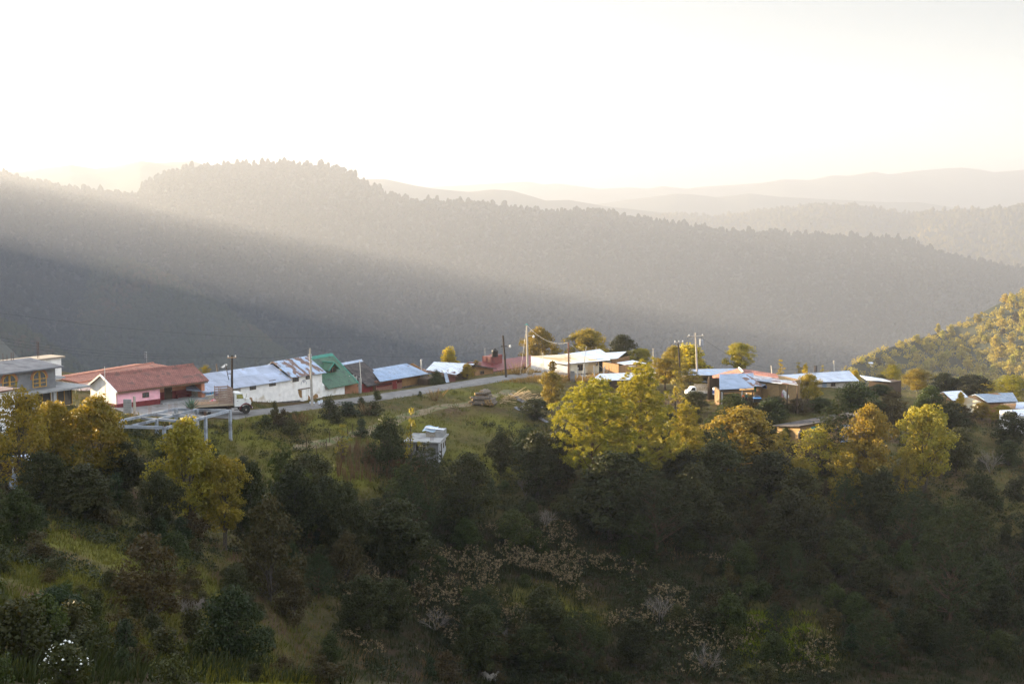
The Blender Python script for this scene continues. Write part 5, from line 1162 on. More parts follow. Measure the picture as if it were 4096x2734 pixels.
simple('corner_house', 'white house with crumpled corrugated canopy at the right edge', (4046,1705), 219, (4180,1720), 221, ((4050,1637,2.2),(4180,1640,2.2),(4182,1664,-.8),(4044,1660,-.8)), ZINCW, WHITE, (4080,1664), 3, 'house')
# ---- B22 low building behind trees, mid right --------------------------------------------------
s = Site('yellow_brick_building', (3200,1752), 196, (3470,1746), 202, 'yellow brick building with thin slanting roof and teal door behind golden trees', 'building')
xe = s.L; zl = s.Z(3190,1699); zr_ = s.Z(3385,1664); xx = s.X(3385,1664)
q = MB(); kz = (zr_-zl)/xx; q.hexa([(0,0,-1.2),(xe,0,-1.2),(xe,5,-1.2),(0,5,-1.2),(0,0,zl-.2),(xe,0,zl+kz*xe-.2),(xe,5,zl+kz*xe-.95),(0,5,zl-1.0)]); s.on(q, 'wall', ADOBEY)
q = MB(); q.slab([(-.6,-.5,zl-.05),(xe+.5,-.5,zl+kz*xe),(xe+.5,5.3,zl+kz*xe-.75),(-.6,5.3,zl-.8)], .12); s.on(q, 'roof', SHING)
s.door((3243,1704,3285,1748), 0, TEALP); x0, x1, z0, z1 = s.rect((3320,1700,3350,1722), 0); s.on(MB().box(x0, x1, -.04, 0, z0, z1), 'shutter', BLUEP)
x0 = s.X(3360,1720); s.on(MB().box(x0, xe-.1, -.035, 0, -1.2, 1.3), 'painted_wall', mat('pale_blue_wall', (.34,.40,.50), (.28,.33,.42), scale=2, rough=.9))
tank(3205,1718,1752,3192,3219,195, 'black plastic water tank standing at the corner of the yellow brick building')
# ---- B23 concrete block house on the slope ---------------------------------------------------------
s = Site('block_house', (1632,1835), 176.5, (1753,1830), 176, 'small unfinished grey block house with flat concrete roof on the grassy slope', 'house')
xe = s.L; Wb = 5.4; zt = s.Z(1690,1766,-.4)
s.on(MB().box(0, xe, 0, Wb, -1.5, zt-.14), 'wall', brickmat('grey_blocks', (.20,.20,.21), (.16,.165,.17), (.15,.15,.16), .4, .2, .02, dirt=(.1,.1,.1)))
a = [s.F(1612,1767,-.5),s.F(1754,1765,-.5)]; b = s.F(1812,1714,Wb+.3); c = s.F(1667,1721,Wb+.3)
Wt = Wb+.5
# roof slab: rectangle with overhang
s.on(MB().box(a[0][0], a[1][0]+.2, -.5, Wb+.5, zt-.13, zt+.02), 'roof_slab', CONC)
s.on(MB().box(xe+.005, xe+.03, .1, Wb-.05, -.6, zt-.3), 'side_wall_render', mat('grey_white_render', (.50,.51,.53), (.38,.39,.41), scale=2, rough=.9, c3=(.25,.25,.26)))
s.window((1664,1776,1703,1802), 0, CONC, DARK, 2, 0)
q = MB(); q.box(xe, xe+.06, 1.6, 2.3, -.2, 1.75); s.on(q, 'door', PLANKD)
for y0 in (3.2, 4.5): o_ = s.on(MB().box(xe+.0, xe+.07, y0, y0+.6, .9, 1.6), 'window', WOODF); MB().box(xe+.071, xe+.08, y0+.08, y0+.52, .98, 1.52).build('pane', GLASS, o_)
q = MB(); q.box(a[0][0]+2.2, xe-.7, 3.2, 5.2, zt+.03, zt+.7); s.on(q, 'roof_cistern', WBRICK)
s.on(MB().box(xe-.9, xe+.1, 3.0, 5.4, zt+.03, zt+.85), 'cistern_end', CONC)
q = MB(); z_ = zt+.8; n = 8; x0 = a[0][0]+1.8
for i in range(n):
    u, v = i/n, (i+1)/n; X0, X1 = lerp(x0, xe-.9, u), lerp(x0, xe-.9, v); q.slab([(X0,2.8,z_+.1*math.sin(u*6)),(X1,2.8,z_+.1*math.sin(v*6)),(X1,5.4,z_+.25+.1*math.sin(v*6)),(X0,5.4,z_+.25+.1*math.sin(u*6))], .04)
cov = s.on(q, 'cistern_cover', mat('pale_blue_sheet', (.30,.42,.52), (.38,.46,.54), scale=2, rough=.5))
s.on(MB().slab([(xe-2.4,3.4,zt+1.15),(xe+.1,3.2,zt+.95),(xe+.2,3.9,zt+.95),(xe-2.4,4.1,zt+1.2)], .05), 'loose_sheet', ZINCW)
q = MB()
for dx in (0, .15, .3): q.tube([(xe-1.0+dx,.2,zt),(xe-1.0+dx+.02,.2,zt+.6)], .02, 4)
s.on(q, 'rebar', RUSTM)
# ---- tumbledown shed at the left edge -----------------------------------------------------------------
s = Site('ruined_shed', (45,1895), 127, (150,1900), 129, 'dark open shed with thin slanting metal roof among the bushes at the left edge', 'shed')
xe = s.L; cs = [(50,1822,2.5),(110,1815,2.5),(148,1846,-.2),(66,1826,-.2)]
s.on(MB().slab([(s.F(a,b,y)[0], y, s.F(a,b,y)[1]) for a,b,y in (cs[3],cs[2],cs[1],cs[0])], .06), 'roof', ZINC)
for px in (52, 145): xx = s.X(px,1870,0); s.on(MB().box(xx-.06, xx+.06, -.06, .06, -.6, s.Z(px,1845,0)), 'post', PLANKG)
s.on(MB().box(.1, xe-.1, 2.0, 2.1, -.6, s.Z(100,1832,2)), 'back_wall', PLANKD)
q = MB(); rs = random.Random(8)
for px0, py0, px1, py1, m_ in ((28,1895,70,1955,ZINC),(60,1890,110,1930,CONC),(95,1888,135,1925,ZINC),(45,1925,100,1950,RUSTR)):
    o = MB(); a = P(px0,py1,124); W_ = (px1-px0)/FX*124; H_ = (py1-py0)/FX*124
    n = 7
    for i in range(n): o.hexa([(W_*i/n,.0+.04*(i%2),0),(W_*(i+1)/n,.04*((i+1)%2),0),(W_*(i+1)/n,.04*((i+1)%2)+.03,0),(W_*i/n,.04*(i%2)+.03,0),(W_*i/n+.25,.7+.04*(i%2),H_),(W_*(i+1)/n+.25,.7+.04*((i+1)%2),H_+.05),(W_*(i+1)/n+.25,.73+.04*((i+1)%2),H_+.05),(W_*i/n+.25,.73+.04*(i%2),H_)])
    b = o.build('metal_sheet' if m_ is not CONC else 'board', m_); b.location = a; b.rotation_euler = (0, 0, rs.random()*.4-.2)
    tag(b, {28:'corrugated grey sheet leaning at the far left below the ruined shed',60:'flat grey board in the middle of the scrap heap',95:'corrugated sheet at the right of the scrap heap',45:'pinkish rusty sheet lying lowest on the scrap heap'}[px0], 'scrap sheet')
# two tiny houses on the bare spur at the right
def tiny(px, py, d, w_, label):
    rx, d_, t_, zc_, Xx_, Yy_ = RG; best = min(((abs(proj((Xx_[i,k],Yy_[i,k],zc_[i,k]))[0]-px)+abs(proj((Xx_[i,k],Yy_[i,k],zc_[i,k]))[1]-py), i, k) for i in range(0, len(rx)) for k in range(0, len(t_), 2) if abs(2048+FX*rx[i]-px) < 60))
    g = Vector((Xx_[best[1],best[2]], Yy_[best[1],best[2]], zc_[best[1],best[2]])); print('tiny', g, best); o = empty('far_house', g, .3, label, 'house'); o.scale = (.5, .5, .5); MB().prismx([(0,-3),(5,-3),(5,2.2),(2.5,3.4),(0,2.2)], 0, w_).build('wall', CREAM, o)
    q = MB(); q.slab([(-.5,-.6,1.95),(w_+.5,-.6,1.95),(w_+.5,2.5,3.55),(-.5,2.5,3.55)], .12); q.slab([(-.5,2.503,3.55),(w_+.5,2.503,3.55),(w_+.5,5.6,1.95),(-.5,5.6,1.95)], .12); q.build('roof', ZINCW, o)
# ================================================================ road, yard, poles, vehicles, small things
ROADM = mat('asphalt_worn', (.13, .125, .12), (.19, .18, .17), scale=.8, c3=(.13, .125, .12), rough=.9, bump=.3, bscale=12, detail=8)
nrd = len(RD); V = []; F = []
for i in range(nrd):
    a = RD[max(i-1, 0)]; b = RD[min(i+1, nrd-1)]; t = Vector((b.x-a.x, b.y-a.y, 0)).normalized(); n_ = Vector((-t.y, t.x, 0))
    for k, o_ in enumerate((-1.12, -1, -.5, 0, .5, 1, 1.12)):
        w = ROADW*o_*(1+.05*math.sin(i*.35+o_*2)); V.append((rx_[i]+n_.x*w, ry_[i]+n_.y*w, rz_[i]+(.05 if abs(o_) <= 1 else -.12)))
for i in range(nrd-1):
    for k in range(6): q = i*7+k; F.append((q, q+1, q+8, q+7))
tag(addmesh('road', npmesh('road', V, F, ROADM, smooth=True)), 'grey village road running past the houses', kind='structure')
# paved yard in front of the pink house
yc = [G(500,1655), G(560,1680), G(890,1650), G(900,1640), G(800,1600), G(640,1625), G(470,1640)]
YM = mat('yard_concrete', (.30, .285, .27), (.24, .23, .22), scale=.9, c3=(.17,.16,.14), rough=.9, bump=.3, bscale=5, detail=7)
gridx = np.linspace(-.8, 17.5, 40); gridy = np.linspace(-5.2, .05, 14)
Gx, Gy = np.meshgrid(gridx, gridy, indexing='ij'); th = PINKS.th
wx = PINKS.O.x+Gx*math.cos(th)-Gy*math.sin(th); wy = PINKS.O.y+Gx*math.sin(th)+Gy*math.cos(th)
wz = np.maximum(gz(wx, wy)+.06, 0)
me = gridmesh('yard', wx, wy, wz, YM); tag(addmesh('yard', me), 'paved yard in front of the pink house', kind='structure')
# dirt paths on the slope
def path(pts, w, m, label, name='path'):
    c = [G(*p) for p in pts]; c = densify(c, .8); V = []; F = []; n = len(c)
    for i in range(n):
        a = c[max(i-1, 0)]; b = c[min(i+1, n-1)]; t = Vector((b.x-a.x, b.y-a.y, 0)).normalized(); n_ = Vector((-t.y, t.x, 0))
        for o_ in (-1, -.5, 0, .5, 1):
            ww = w*o_*(1+.25*math.sin(i*.6+o_)); x, y = c[i].x+n_.x*ww, c[i].y+n_.y*ww; V.append((x, y, float(gz(x, y))+(.05 if abs(o_) < 1 else -.05)))
    for i in range(n-1):
        for k in range(4): q = i*5+k; F.append((q, q+1, q+6, q+5))
    return tag(addmesh(name, npmesh(name, V, F, m, smooth=True)), label, kind='structure')
DIRT = mat('dirt', (.20, .15, .09), (.14, .11, .06), scale=1.2, c3=(.10,.11,.04), amt3=.6, rough=1, bump=.4, bscale=4, detail=8)
path([(1180,1790),(1300,1765),(1430,1735),(1500,1718)], 1.2, DIRT, 'worn dirt track on the slope below the road')
path([(1500,1718),(1640,1660),(1780,1625),(1900,1605),(2050,1560)], 1.3, DIRT, 'grassy track rising past the block house to the log pile')
path([(2790,1600),(2830,1580),(2870,1565)], 3.0, mat('orange_dirt', (.34,.20,.09), (.26,.16,.07), scale=1, rough=1, bump=.4, bscale=4, c3=(.14,.13,.05)), 'bare orange earth yard beside the pickup', 'yard')
path([(2270,1500),(2400,1503),(2500,1507),(2600,1515)], 2.2, mat('pale_dirt', (.40,.30,.18), (.30,.24,.13), scale=1, rough=1, c3=(.2,.18,.07)), 'pale dirt lane continuing in front of the cream house')

# ---- poles
PW = mat('dark_pole_wood', (.035,.025,.02), (.06,.045,.035), scale=4, rough=.9, stretch=(3,3,.4)); PC_ = mat('pole_concrete', (.42,.38,.33), (.34,.31,.27), scale=2, rough=.9)
PORC = mat('porcelain', (.75,.72,.68), rough=.3)
def pole(b, t, d, r0, r1, m, label, name='utility_pole', cat='utility pole', n=9, sq=False):
    a = P(b[0], b[1], d); q = P(t[0], t[1], d)-a; o = empty(name, a, 0, label, cat)
    k = MB(); k.tube([(0,0,-.6), q*.5, q], [r0, (r0+r1)/2, r1], 4 if sq else n); k.build('shaft', m, o); return o, q
def arm(o, q, f, w, m, x0=-.5, dz=0, ins=2, t=.07, ang=.3):
    c = q*f; k = MB(); dx, dy = math.cos(ang), math.sin(ang)
    a = c+Vector((dx*w*x0, dy*w*x0-.12, 0)); b = c+Vector((dx*w*(1+x0), dy*w*(1+x0)-.12, dz)); k.tube([a, b], t, 4); c_ = k.build('crossarm', m, o)
    for i in range(ins):
        p = a+(b-a)*((i+.12)/(ins-.76) if ins > 1 else .5); MB().lathe([(.05,.05),(.10,.12),(.06,.18),(.11,.25),(.05,.32)], p, 8).build('insulator', PORC, c_)
    return a, b
def lamp(o, p, L=1.0, ang=0):
    k = MB(); e_ = p+Vector((L*math.cos(ang), -.2, .1)); k.tube([p, e_], .035, 5); l = k.build('lamp_arm', STEEL, o)
    MB().lathe([(.05,.1),(.14,.0),(.20,-.2),(.17,-.32),(.08,-.38)], e_, 10).build('lamp_head', PORC, l)
o, q = pole((928,1600),(928,1421),182, .17, .13, PW, 'dark wooden utility pole with a short crossarm rising behind the truck'); TOPA = o.location+q
arm(o, q, .955, 1.15, mat('pole_arm_wood', (.42,.28,.16), (.34,.22,.13), scale=4, rough=.9), ang=.1)
k = MB(); k.tube([(-.7,-.2,q.z*.80),(-.32,-.2,q.z*.46)], .05, 4)
for f_ in (.69,.60): k.tube([(-.62+(.80-f_)*1.2,-.2,q.z*f_),(0,-.2,q.z*f_)], .05, 4)
k.build('climbing_frame', PW, o)
o, q = pole((1249,1625),(1240,1392),193, .20, .13, PC_, 'tall grey concrete pole in front of the white building'); TOPB = o.location+q
MB().lathe([(.24,0),(.24,.15)], q*.84, 8).lathe([(.22,0),(.22,.12)], q*.88, 8).build('clamp_bands', STEEL, o)
o, q = pole((2025,1504),(2012,1341),229, .19, .14, PW, 'leaning black wooden pole with short crossarm in front of the maroon roof'); arm(o, q, .735, 1.4, PW, ins=0, x0=-.35); lamp(o, q*.745+Vector((.5,0,0)), .5); TOPC = o.location+q*.73
o, q = pole((2111,1492),(2107,1299),237, .20, .13, PC_, 'tall pale concrete pole with a street lamp at the bend'); TOPD = o.location+q
k = MB(); k.tube([q+Vector((-.35,0,.05)), q+Vector((.4,0,-.1))], .06, 5); k.lathe([(.12,-.05),(.18,.1),(.1,.25)], q, 8); k.build('top_bracket', TEALP, o); lamp(o, q*.77, 1.1)
o, q = pole((2172,1527),(2172,1411),229, .07, .05, RIM, 'thin pale post on a thick grey footing at the roadside', 'marker_post', 'post'); MB().box(-.28,.28,-.25,.25,-.5,q.z*.42).build('footing', CONC, o)
o, q = pole((2276,1515),(2273,1369),231, .13, .11, RUSTM, 'rusty iron lattice pole before the cream house', n=4); TOPE = o.location+q
k = MB()
for i in range(24):
    z0 = q.z*i/24; k.tube([(-.2,-.18,z0),(.2,-.18,z0+q.z/24)], .025, 3)
for sx in (-.2,.2): k.tube([(sx,-.18,-.4),(sx*.6,-.1,q.z)], .03, 4)
k.build('lattice', RUSTM, o)
pole((2328,1520),(2345,1384),229, .07, .05, RIM, 'slender pale stick leaning to the right before the cream house', 'leaning_stick', 'stick', n=6)
o, q = pole((2386,1442),(2384,1387),243, .04, .03, RIM, 'thin pale mast on the cream house roof', 'mast', 'mast', n=5)
o, q = pole((2613,1500),(2613,1393),234, .11, .08, PC_, 'short pale pole right of the plank shed'); MB().box(-.16,.16,-.16,.16,q.z-.12,q.z).build('pole_cap', PC_, o); TOPF = o.location+q
o, q = pole((2722,1500),(2712,1364),226, .13, .10, PW, 'dark wooden pole with white insulators among the orange trees'); arm(o, q, .965, 1.5, PC_, ins=3, x0=-.42); TOPG = o.location+q
o, q = pole((2790,1500),(2782,1331),236, .18, .13, PC_, 'pale concrete pole with wide crossarm and grey transformer'); arm(o, q, .925, 3.0, PC_, ins=2, t=.09); TOPH = o.location+q
k = MB(); k.lathe([(.0,0),(.27,.02),(.27,.85),(.2,.92),(.05,.95)], (.62,-.1,q.z*.71), 12); tr = k.build('transformer', CONCB, o); MB().tube([(.1,-.1,q.z*.75),(.4,-.1,q.z*.75)], .05, 5).tube([(.35,-.1,q.z*.7),(.35,-.1,q.z*.87)], .07, 5).build('transformer_bracket', STEEL, tr)
pole((3089,1500),(3084,1461),226, .08, .06, RIM, 'short pale post behind the adobe house', 'fence_post', 'post', n=5)
o, q = pole((3337,1492),(3335,1441),241, .16, .15, PC_, 'stubby concrete pole behind the long bright roof', n=4, sq=True); TOPI = o.location+q
pole((3340,1500),(3331,1490),239, .05, .04, RIM, 'broken pale post on the bright roof edge', 'post', 'post', n=5) if False else None
for i, (bx, by, tx, ty, d, lab) in enumerate([(2308,1508,2312,1469,234,'whitish fence post left of the cream window'),(2340,1506,2338,1467,234,'whitish fence post under the cream window'),(2378,1503,2375,1462,235,'pale fence post nearest the meter box'),(2412,1503,2420,1461,236,'leaning fence post beside the plank wall'),(2427,1500,2440,1474,236,'short dark slanted stake at the plank wall'),(2173,1531,2173,1483,228,'thick grey post at the corner of the roadside fence'),(2192,1527,2191,1495,228,'thin middle post of the roadside fence'),(2208,1525,2209,1494,229,'right hand post of the roadside fence')]):
    pole((bx,by),(tx,ty),d, .13 if i != 4 else .07, .11 if i != 4 else .06, PLANKG if i != 4 else PLANKD, lab, 'fence_post', 'fence post', n=6)
a = P(2276,1512,231); q = MB(); q.hexa([(-.4,-.3,-.5),(.4,-.3,-.5),(.4,.3,-.5),(-.4,.3,-.5),(-.32,-.2,1.25),(.32,-.2,1.15),(.32,.2,1.15),(-.32,.2,1.25)]); o = q.build('stone_block', CONCD); o.location = a+Vector((.55,-.3,0)); tag(o, 'squat grey stone block beside the lattice pole', 'block')
o, q = pole((539,1650),(537,1584),170, .18, .16, PC_, 'stout concrete post in front of the pink wall', 'gate_post', 'post', n=6)
o, q = pole((421,1560),(418,1465),168, .05, .04, RIM, 'thin post in front of the lit pink house gable', 'mast', 'post', n=5)
# cables: catenary tubes
def cable(a, b, sag, r=.014, label=None, m=None, n=24):
    a, b = Vector(a), Vector(b); q = MB(); pts = [a+(b-a)*(i/n)-Vector((0, 0, sag*4*(i/n)*(1-i/n))) for i in range(n+1)]
    q.tube([p-a for p in pts], r, 4); o = q.build('cable', m or BLACKP); o.location = a; return tag(o, label, 'cable', 'power cables over the village')
cable(P(-60,1243,150), P(1500,1345,210), 1.2, .011, 'single cable crossing high over the roofs from the upper left')
cable(P(-20,1346,150), TOPA+Vector((-.4,0,.3)), .8, .010, 'topmost of the three cables running to the dark pole behind the truck')
cable(P(-20,1358,150), TOPA+Vector((0,0,.2)), .9, .010, 'middle one of the three cables running to the dark pole behind the truck')
cable(P(-20,1370,150), TOPA+Vector((.4,0,.1)), 1.0, .010, 'lowest of the three cables running to the dark pole behind the truck')
cable(TOPA, TOPB, .8, .016, 'cable between the dark pole behind the truck and the tall concrete pole')
cable(TOPB, TOPC, 1.5, .016, 'cable from the tall concrete pole to the leaning black pole')
cable(TOPD, TOPE, 1.2, .022, 'pale cable from the street lamp pole to the rusty lattice pole', m=RIM)
cable(TOPD, P(2080,1500,233), .0, .016, 'stay wire of the street lamp pole', m=RIM)
cable(TOPE, P(2460,1500,234), .3, .016, 'stay wire from the rusty lattice pole over the cream house', m=RIM)
cable(TOPF, TOPG, .8, .016, 'cable from the short pale pole to the pole among the orange trees')
cable(TOPH, TOPI, 3.5, .016, 'long cable from the transformer pole to the stubby pole at the right')
cable(P(2710,1657,196), P(3010,1850,176), 2.2, .035, 'orange lit rope stretched over the dark wood', m=mat('orange_rope', (.55,.28,.08), rough=.7))

# ---- truck (faces right and a little away)
def truck():
    A_, B_ = P(792,1660,175.5), P(985,1657,181.5)
    L = 7.6; th = math.atan2(B_.y-A_.y, B_.x-A_.x)
    A_ = G(800,1668); B_ = G(985,1660)
    dirv = Vector((B_.x-A_.x, B_.y-A_.y, 0)); sl_ = math.atan2(B_.z-A_.z, dirv.length); th = math.atan2(dirv.y, dirv.x); Lr = dirv.length
    print('truck wheelbase to tail', Lr, math.degrees(th), A_, B_)
    o = empty('truck', A_, th, 'white cabbed flatbed truck with wooden stake panel and maroon fenders parked on the verge', 'truck'); o.rotation_euler = (0, 0, th)
    CW = mat('truck_white', (.74,.74,.72), (.66,.66,.63), scale=2, rough=.4); FM = mat('fender_maroon', (.13,.025,.03), rough=.45); TY = mat('tyre', (.018,.017,.016), (.03,.028,.025), scale=6, rough=.9); HUB = mat('hub', (.30,.27,.23), (.2,.18,.15), scale=5, rough=.7); BED = mat('bed_wood', (.42,.34,.25), (.30,.24,.17), scale=4, rough=.9, stretch=(.4,5,5)); STK = mat('stake_wood', (.26,.17,.13), (.34,.25,.20), scale=4, rough=.9, stretch=(.5,5,5)); FR = mat('chassis_dark', (.03,.028,.027), rough=.8)
    zb = 1.42; xf = Lr; H = 2.3      # bed height; front wheel at xf; width
    y0, y1 = -.1, H
    # chassis
    MB().box(-.3, xf+.8, .7, .85, .75, .95).box(-.3, xf+.8, 1.5, 1.65, .75, .95).build('chassis', FR, o)
    bl = xf-1.65
    b = MB(); b.box(-.9, bl, y0, y1, zb-.08, zb).box(-.9, bl, y0-.05, y0, zb-.22, zb+.03).box(-.9, bl, y1, y1+.05, zb-.22, zb+.03)
    for i in range(6): b.box(-.6+i*(bl/5.5), -.5+i*(bl/5.5), y0, y1, zb-.22, zb-.09)
    b.hexa([(-.95,y0,zb-.5),(-.3,y0,zb-.32),(-.3,y0+.1,zb-.32),(-.95,y0+.1,zb-.5),(-.95,y0,zb-.2),(-.3,y0,zb-.2),(-.3,y0+.1,zb-.2),(-.95,y0+.1,zb-.2)])
    b.build('flatbed', BED, o)
    r = MB()
    for yy in (y0+.02, y1-.06):
        for i in range(5):
            a = -.8+i*(bl+.3)/4.6; r.box(a, a+.06, yy, yy+.05, zb, zb+.42)
        r.box(-.8, bl-.3, yy-.01, yy+.04, zb+.12, zb+.20); r.box(-.7, bl-.8, yy, yy+.05, zb+.30, zb+.37)
    r.build('side_rails', mat('rail_wood', (.42,.27,.17), (.5,.36,.25), scale=5, rough=.8), o)
    # stake panel behind the cab: slanting, spans the bed
    s_ = MB(); xs, xe2 = bl-1.9, bl-.1
    s_.box(xs, xs+.08, y0-.02, y0+.06, zb, zb+2.25); s_.box(xe2-.08, xe2, y0-.02, y0+.06, zb, zb+1.95); s_.box(xs+.25, xs+.34, y0+.06, y0+.1, zb, zb+2.1); s_.box(xe2-.4, xe2-.3, y0+.06, y0+.1, zb, zb+1.9)
    for i in range(7):
        z = zb+.05+i*.3; s_.hexa([(xs,y0-.03,z),(xe2,y0-.03,z-.0),(xe2,y0+.01,z-.0),(xs,y0+.01,z),(xs,y0-.03,z+.2),(xe2,y0-.03,z+.18),(xe2,y0+.01,z+.18),(xs,y0+.01,z+.2)])
    s_.build('stake_panel', STK, o)
    s2 = MB(); 
    for i in range(7): s2.box(xe2-.06, xe2, y0+.1, y1-.05, zb+.05+i*.3, zb+.24+i*.3)
    for yy in (y0+.1, 1.1, y1-.13): s2.box(xe2, xe2+.06, yy, yy+.08, zb, zb+2.0)
    s2.build('headboard', STK, o)
    s3 = MB(); s3.box(xs, xe2, y1, y1+.05, zb, zb+.25)
    for i in range(1, 7): s3.box(xs, xe2, y1, y1+.05, zb+.05+i*.3, zb+.22+i*.3)
    for xx in (xs, xe2-.08): s3.box(xx, xx+.08, y1-.05, y1, zb, zb+2.15)
    s3.build('stake_panel', STK, o)
    # cab
    c0, c1 = bl+.15, bl+1.45; w0, w1 = .05, H-.15
    prof = [(c0,.95),(c1,.95),(c1,1.95),(c1-.14,2.62),(c1-.3,2.72),(c0+.1,2.76),(c0,2.65)]
    cab = MB().prism(prof, w0, w1).build('cab', CW, o, bevel=.05)
    for yy, nm in ((w0, -1), (w1, 1)):
        g = MB(); p4 = [(c0+.3,1.98),(c1-.1,1.98),(c1-.24,2.55),(c0+.3,2.55)]; ya, yb = (yy-.012, yy+.02) if nm < 0 else (yy-.02, yy+.012)
        g.prism(p4, ya, yb).build('side_window', mat('yellowish_glass', (.35,.33,.10), (.12,.12,.06), scale=2, rough=.15, spec=.6), cab)
        MB().box(c0+.35, c0+.5, ya-.02, yb+.02, 1.7, 1.76).build('door_handle', BLACKP, cab)
    MB().hexa([(c1-.015,w0+.15,1.98),(c1+.02,w0+.15,1.98),(c1+.02,w1-.15,1.98),(c1-.015,w1-.15,1.98),(c1-.16,w0+.2,2.56),(c1-.12,w0+.2,2.56),(c1-.12,w1-.2,2.56),(c1-.16,w1-.2,2.56)]).build('windscreen', GLASS, cab)
    h0, h1 = c1-.02, xf+.75
    hd = MB().prism([(h0,.95),(h1-.15,.95),(h1,1.15),(h1-.02,1.72),(h1-.25,1.88),(h0,2.02)], .35, H-.45).build('bonnet', CW, o, bevel=.06)
    MB().box(h1, h1+.03, .55, H-.65, 1.1, 1.65).build('grille', STEEL, hd)
    for yy in (.45, H-.68): MB().lathe([(.12,h1-.02),(.14,h1+.04),(.1,h1+.06)], (0,yy+.1,1.35), 12, axis='x').build('headlight', PORC, hd)
    bmp = MB().box(h1-.02, h1+.12, -.05, H, .62, .84).build('bumper', STEEL, o)
    for yy, w_ in ((-.08, .5), (H-.42, .5)):
        f = MB(); n = 9; R = .72
        for i in range(n):
            a0, a1 = math.pi*(.02+.96*i/n), math.pi*(.02+.96*(i+1)/n)
            pa = (xf+R*math.cos(a0), .55+R*math.sin(a0)); pb_ = (xf+R*math.cos(a1), .55+R*math.sin(a1)); pc = (xf+(R+.1)*math.cos(a1), .55+(R+.1)*math.sin(a1)); pd = (xf+(R+.1)*math.cos(a0), .55+(R+.1)*math.sin(a0))
            f.prism([pa, pb_, pc, pd], yy, yy+w_)
        f.build('fender', FM, o)
    mm = MB(); mm.tube([(c1+.05,w0-.05,2.0),(c1+.25,w0-.35,2.45)], .03, 5).box(c1+.2,c1+.28,w0-.5,w0-.3,2.2,2.6); mm.build('mirror', PORC, o)
    ex = MB().tube([(c1+.18,w0+.1,1.6),(c1+.36,w0+.1,2.6)], .06, 8).build('air_intake', RIM, o)
    for xx, lab in ((xf, 1), (.9, 2)):
        for yy in ((0, .3), (H-.32, .3)):
            wd = yy[1]*(1.6 if lab == 2 else 1)
            y_ = yy[0] if yy[0] < 1 else yy[0]-(wd-.3)
            t = MB().lathe([(.30,y_),(.48,y_+.0),(.535,y_+.05),(.535,y_+wd-.05),(.48,y_+wd),(.30,y_+wd)], (xx,0,.52), 22, axis='y'); wl = t.build('wheel', TY, o, smooth=False)
            MB().lathe([(.02,y_-.03 if yy[0] < 1 else y_+.02),(.12,y_-.05 if yy[0] < 1 else y_+.02),(.14,y_+.06),(.30,y_+.02),(.31,y_+wd-.02),(.1,y_+wd-.03)], (xx,0,.52), 16, axis='y').build('rim', HUB, wl)
    MB().lathe([(.05,0),(.3,.02),(.3,.75),(.05,.8)], (c0-.6,.35,.75), 12, axis='y').build('fuel_tank', FR, o); MB().box(c0, c1, -.02, .3, .55, .62).build('step', FR, o)
    # load: poles and a tarp bundle
    rs = random.Random(4)
    for i, (yy, zz) in enumerate(((.3,.1),(.6,.12),(1.0,.1),(.5,.3))):
        q = MB(); q.tube([(-1.1,yy,zb+zz),(bl-2.2+rs.random(),yy+.1,zb+zz+.05)], .06, 6); k = q.build('timber_pole', MATS['rail_wood']); k.location = o.location; k.rotation_euler = (0,0,th)
        tag(k, 'peeled timber pole lying on the flatbed of the truck', 'timber', 'timber poles on the truck bed')
    q = MB(); q.tube([(bl-3.2,.7,zb+.12),(bl-2.7,.8,zb+.25),(bl-2.3,.8,zb+.42),(bl-2.0,.9,zb+.3)], [.1,.22,.25,.12], 8); k = q.build('tarp_bundle', mat('red_white_tarp', (.55,.05,.07), (.75,.6,.62), scale=3, rough=.6)); k.location = o.location; k.rotation_euler = (0,0,th); tag(k, 'red and white bundle of tarp on the truck bed', 'tarp')
truck()
# ---- white pickup with stake body, facing left
def pickup():
    a = P(2816,1586,217); b = P(2748,1586,217); w = a.x-b.x
    g = Vector((b.x, 217, float(gz(b.x, 217)))); g.z = P(2748,1589,217).z
    o = empty('pickup', g, 0.12, 'white pickup truck with a wooden stake body facing left beside the earth yard', 'pickup truck')
    CW = MATS['truck_white']; L = w+1.3
    MB().prism([(0,.45),(1.5,.45),(1.5,1.55),(1.15,1.6),(.75,1.55),(.45,1.08),(.05,.98)], 0, 1.6).build('cab', CW, o, bevel=.05)
    MB().prism([(.6,1.08),(1.3,1.08),(1.28,1.5),(.82,1.48)], -.012, .02).build('side_window', GLASS, o)
    MB().box(1.5, L, 0, 1.65, .6, .75).build('bed', CW, o)
    q = MB()
    for yy in (-.02, 1.6):
        for i in range(5): q.box(1.55, L, yy, yy+.04, .8+i*.22, .93+i*.22)
        for xx in (1.55, 2.2, 2.9, L-.08): q.box(xx, xx+.07, yy-.03, yy, .75, 1.85)
    q.box(L-.04, L, 0, 1.6, .8, 1.8); q.build('stake_body', mat('pale_stakes', (.55,.48,.38), (.42,.36,.28), scale=4, rough=.9), o)
    for xx in (.55, 2.9):
        for yy in (0, 1.45): wl = MB().lathe([(.2,yy),(.33,yy+.02),(.33,yy+.18),(.2,yy+.2)], (xx,0,.33), 16, axis='y').build('wheel', MATS['tyre'], o); MB().lathe([(.03,yy-.01),(.19,yy+.03),(.19,yy+.17),(.03,yy+.21)], (xx,0,.33), 12, axis='y').build('rim', MATS['hub'], wl)
    MB().box(-.02, .05, .15, .35, .72, .85).build('headlight', PORC, o)
pickup()
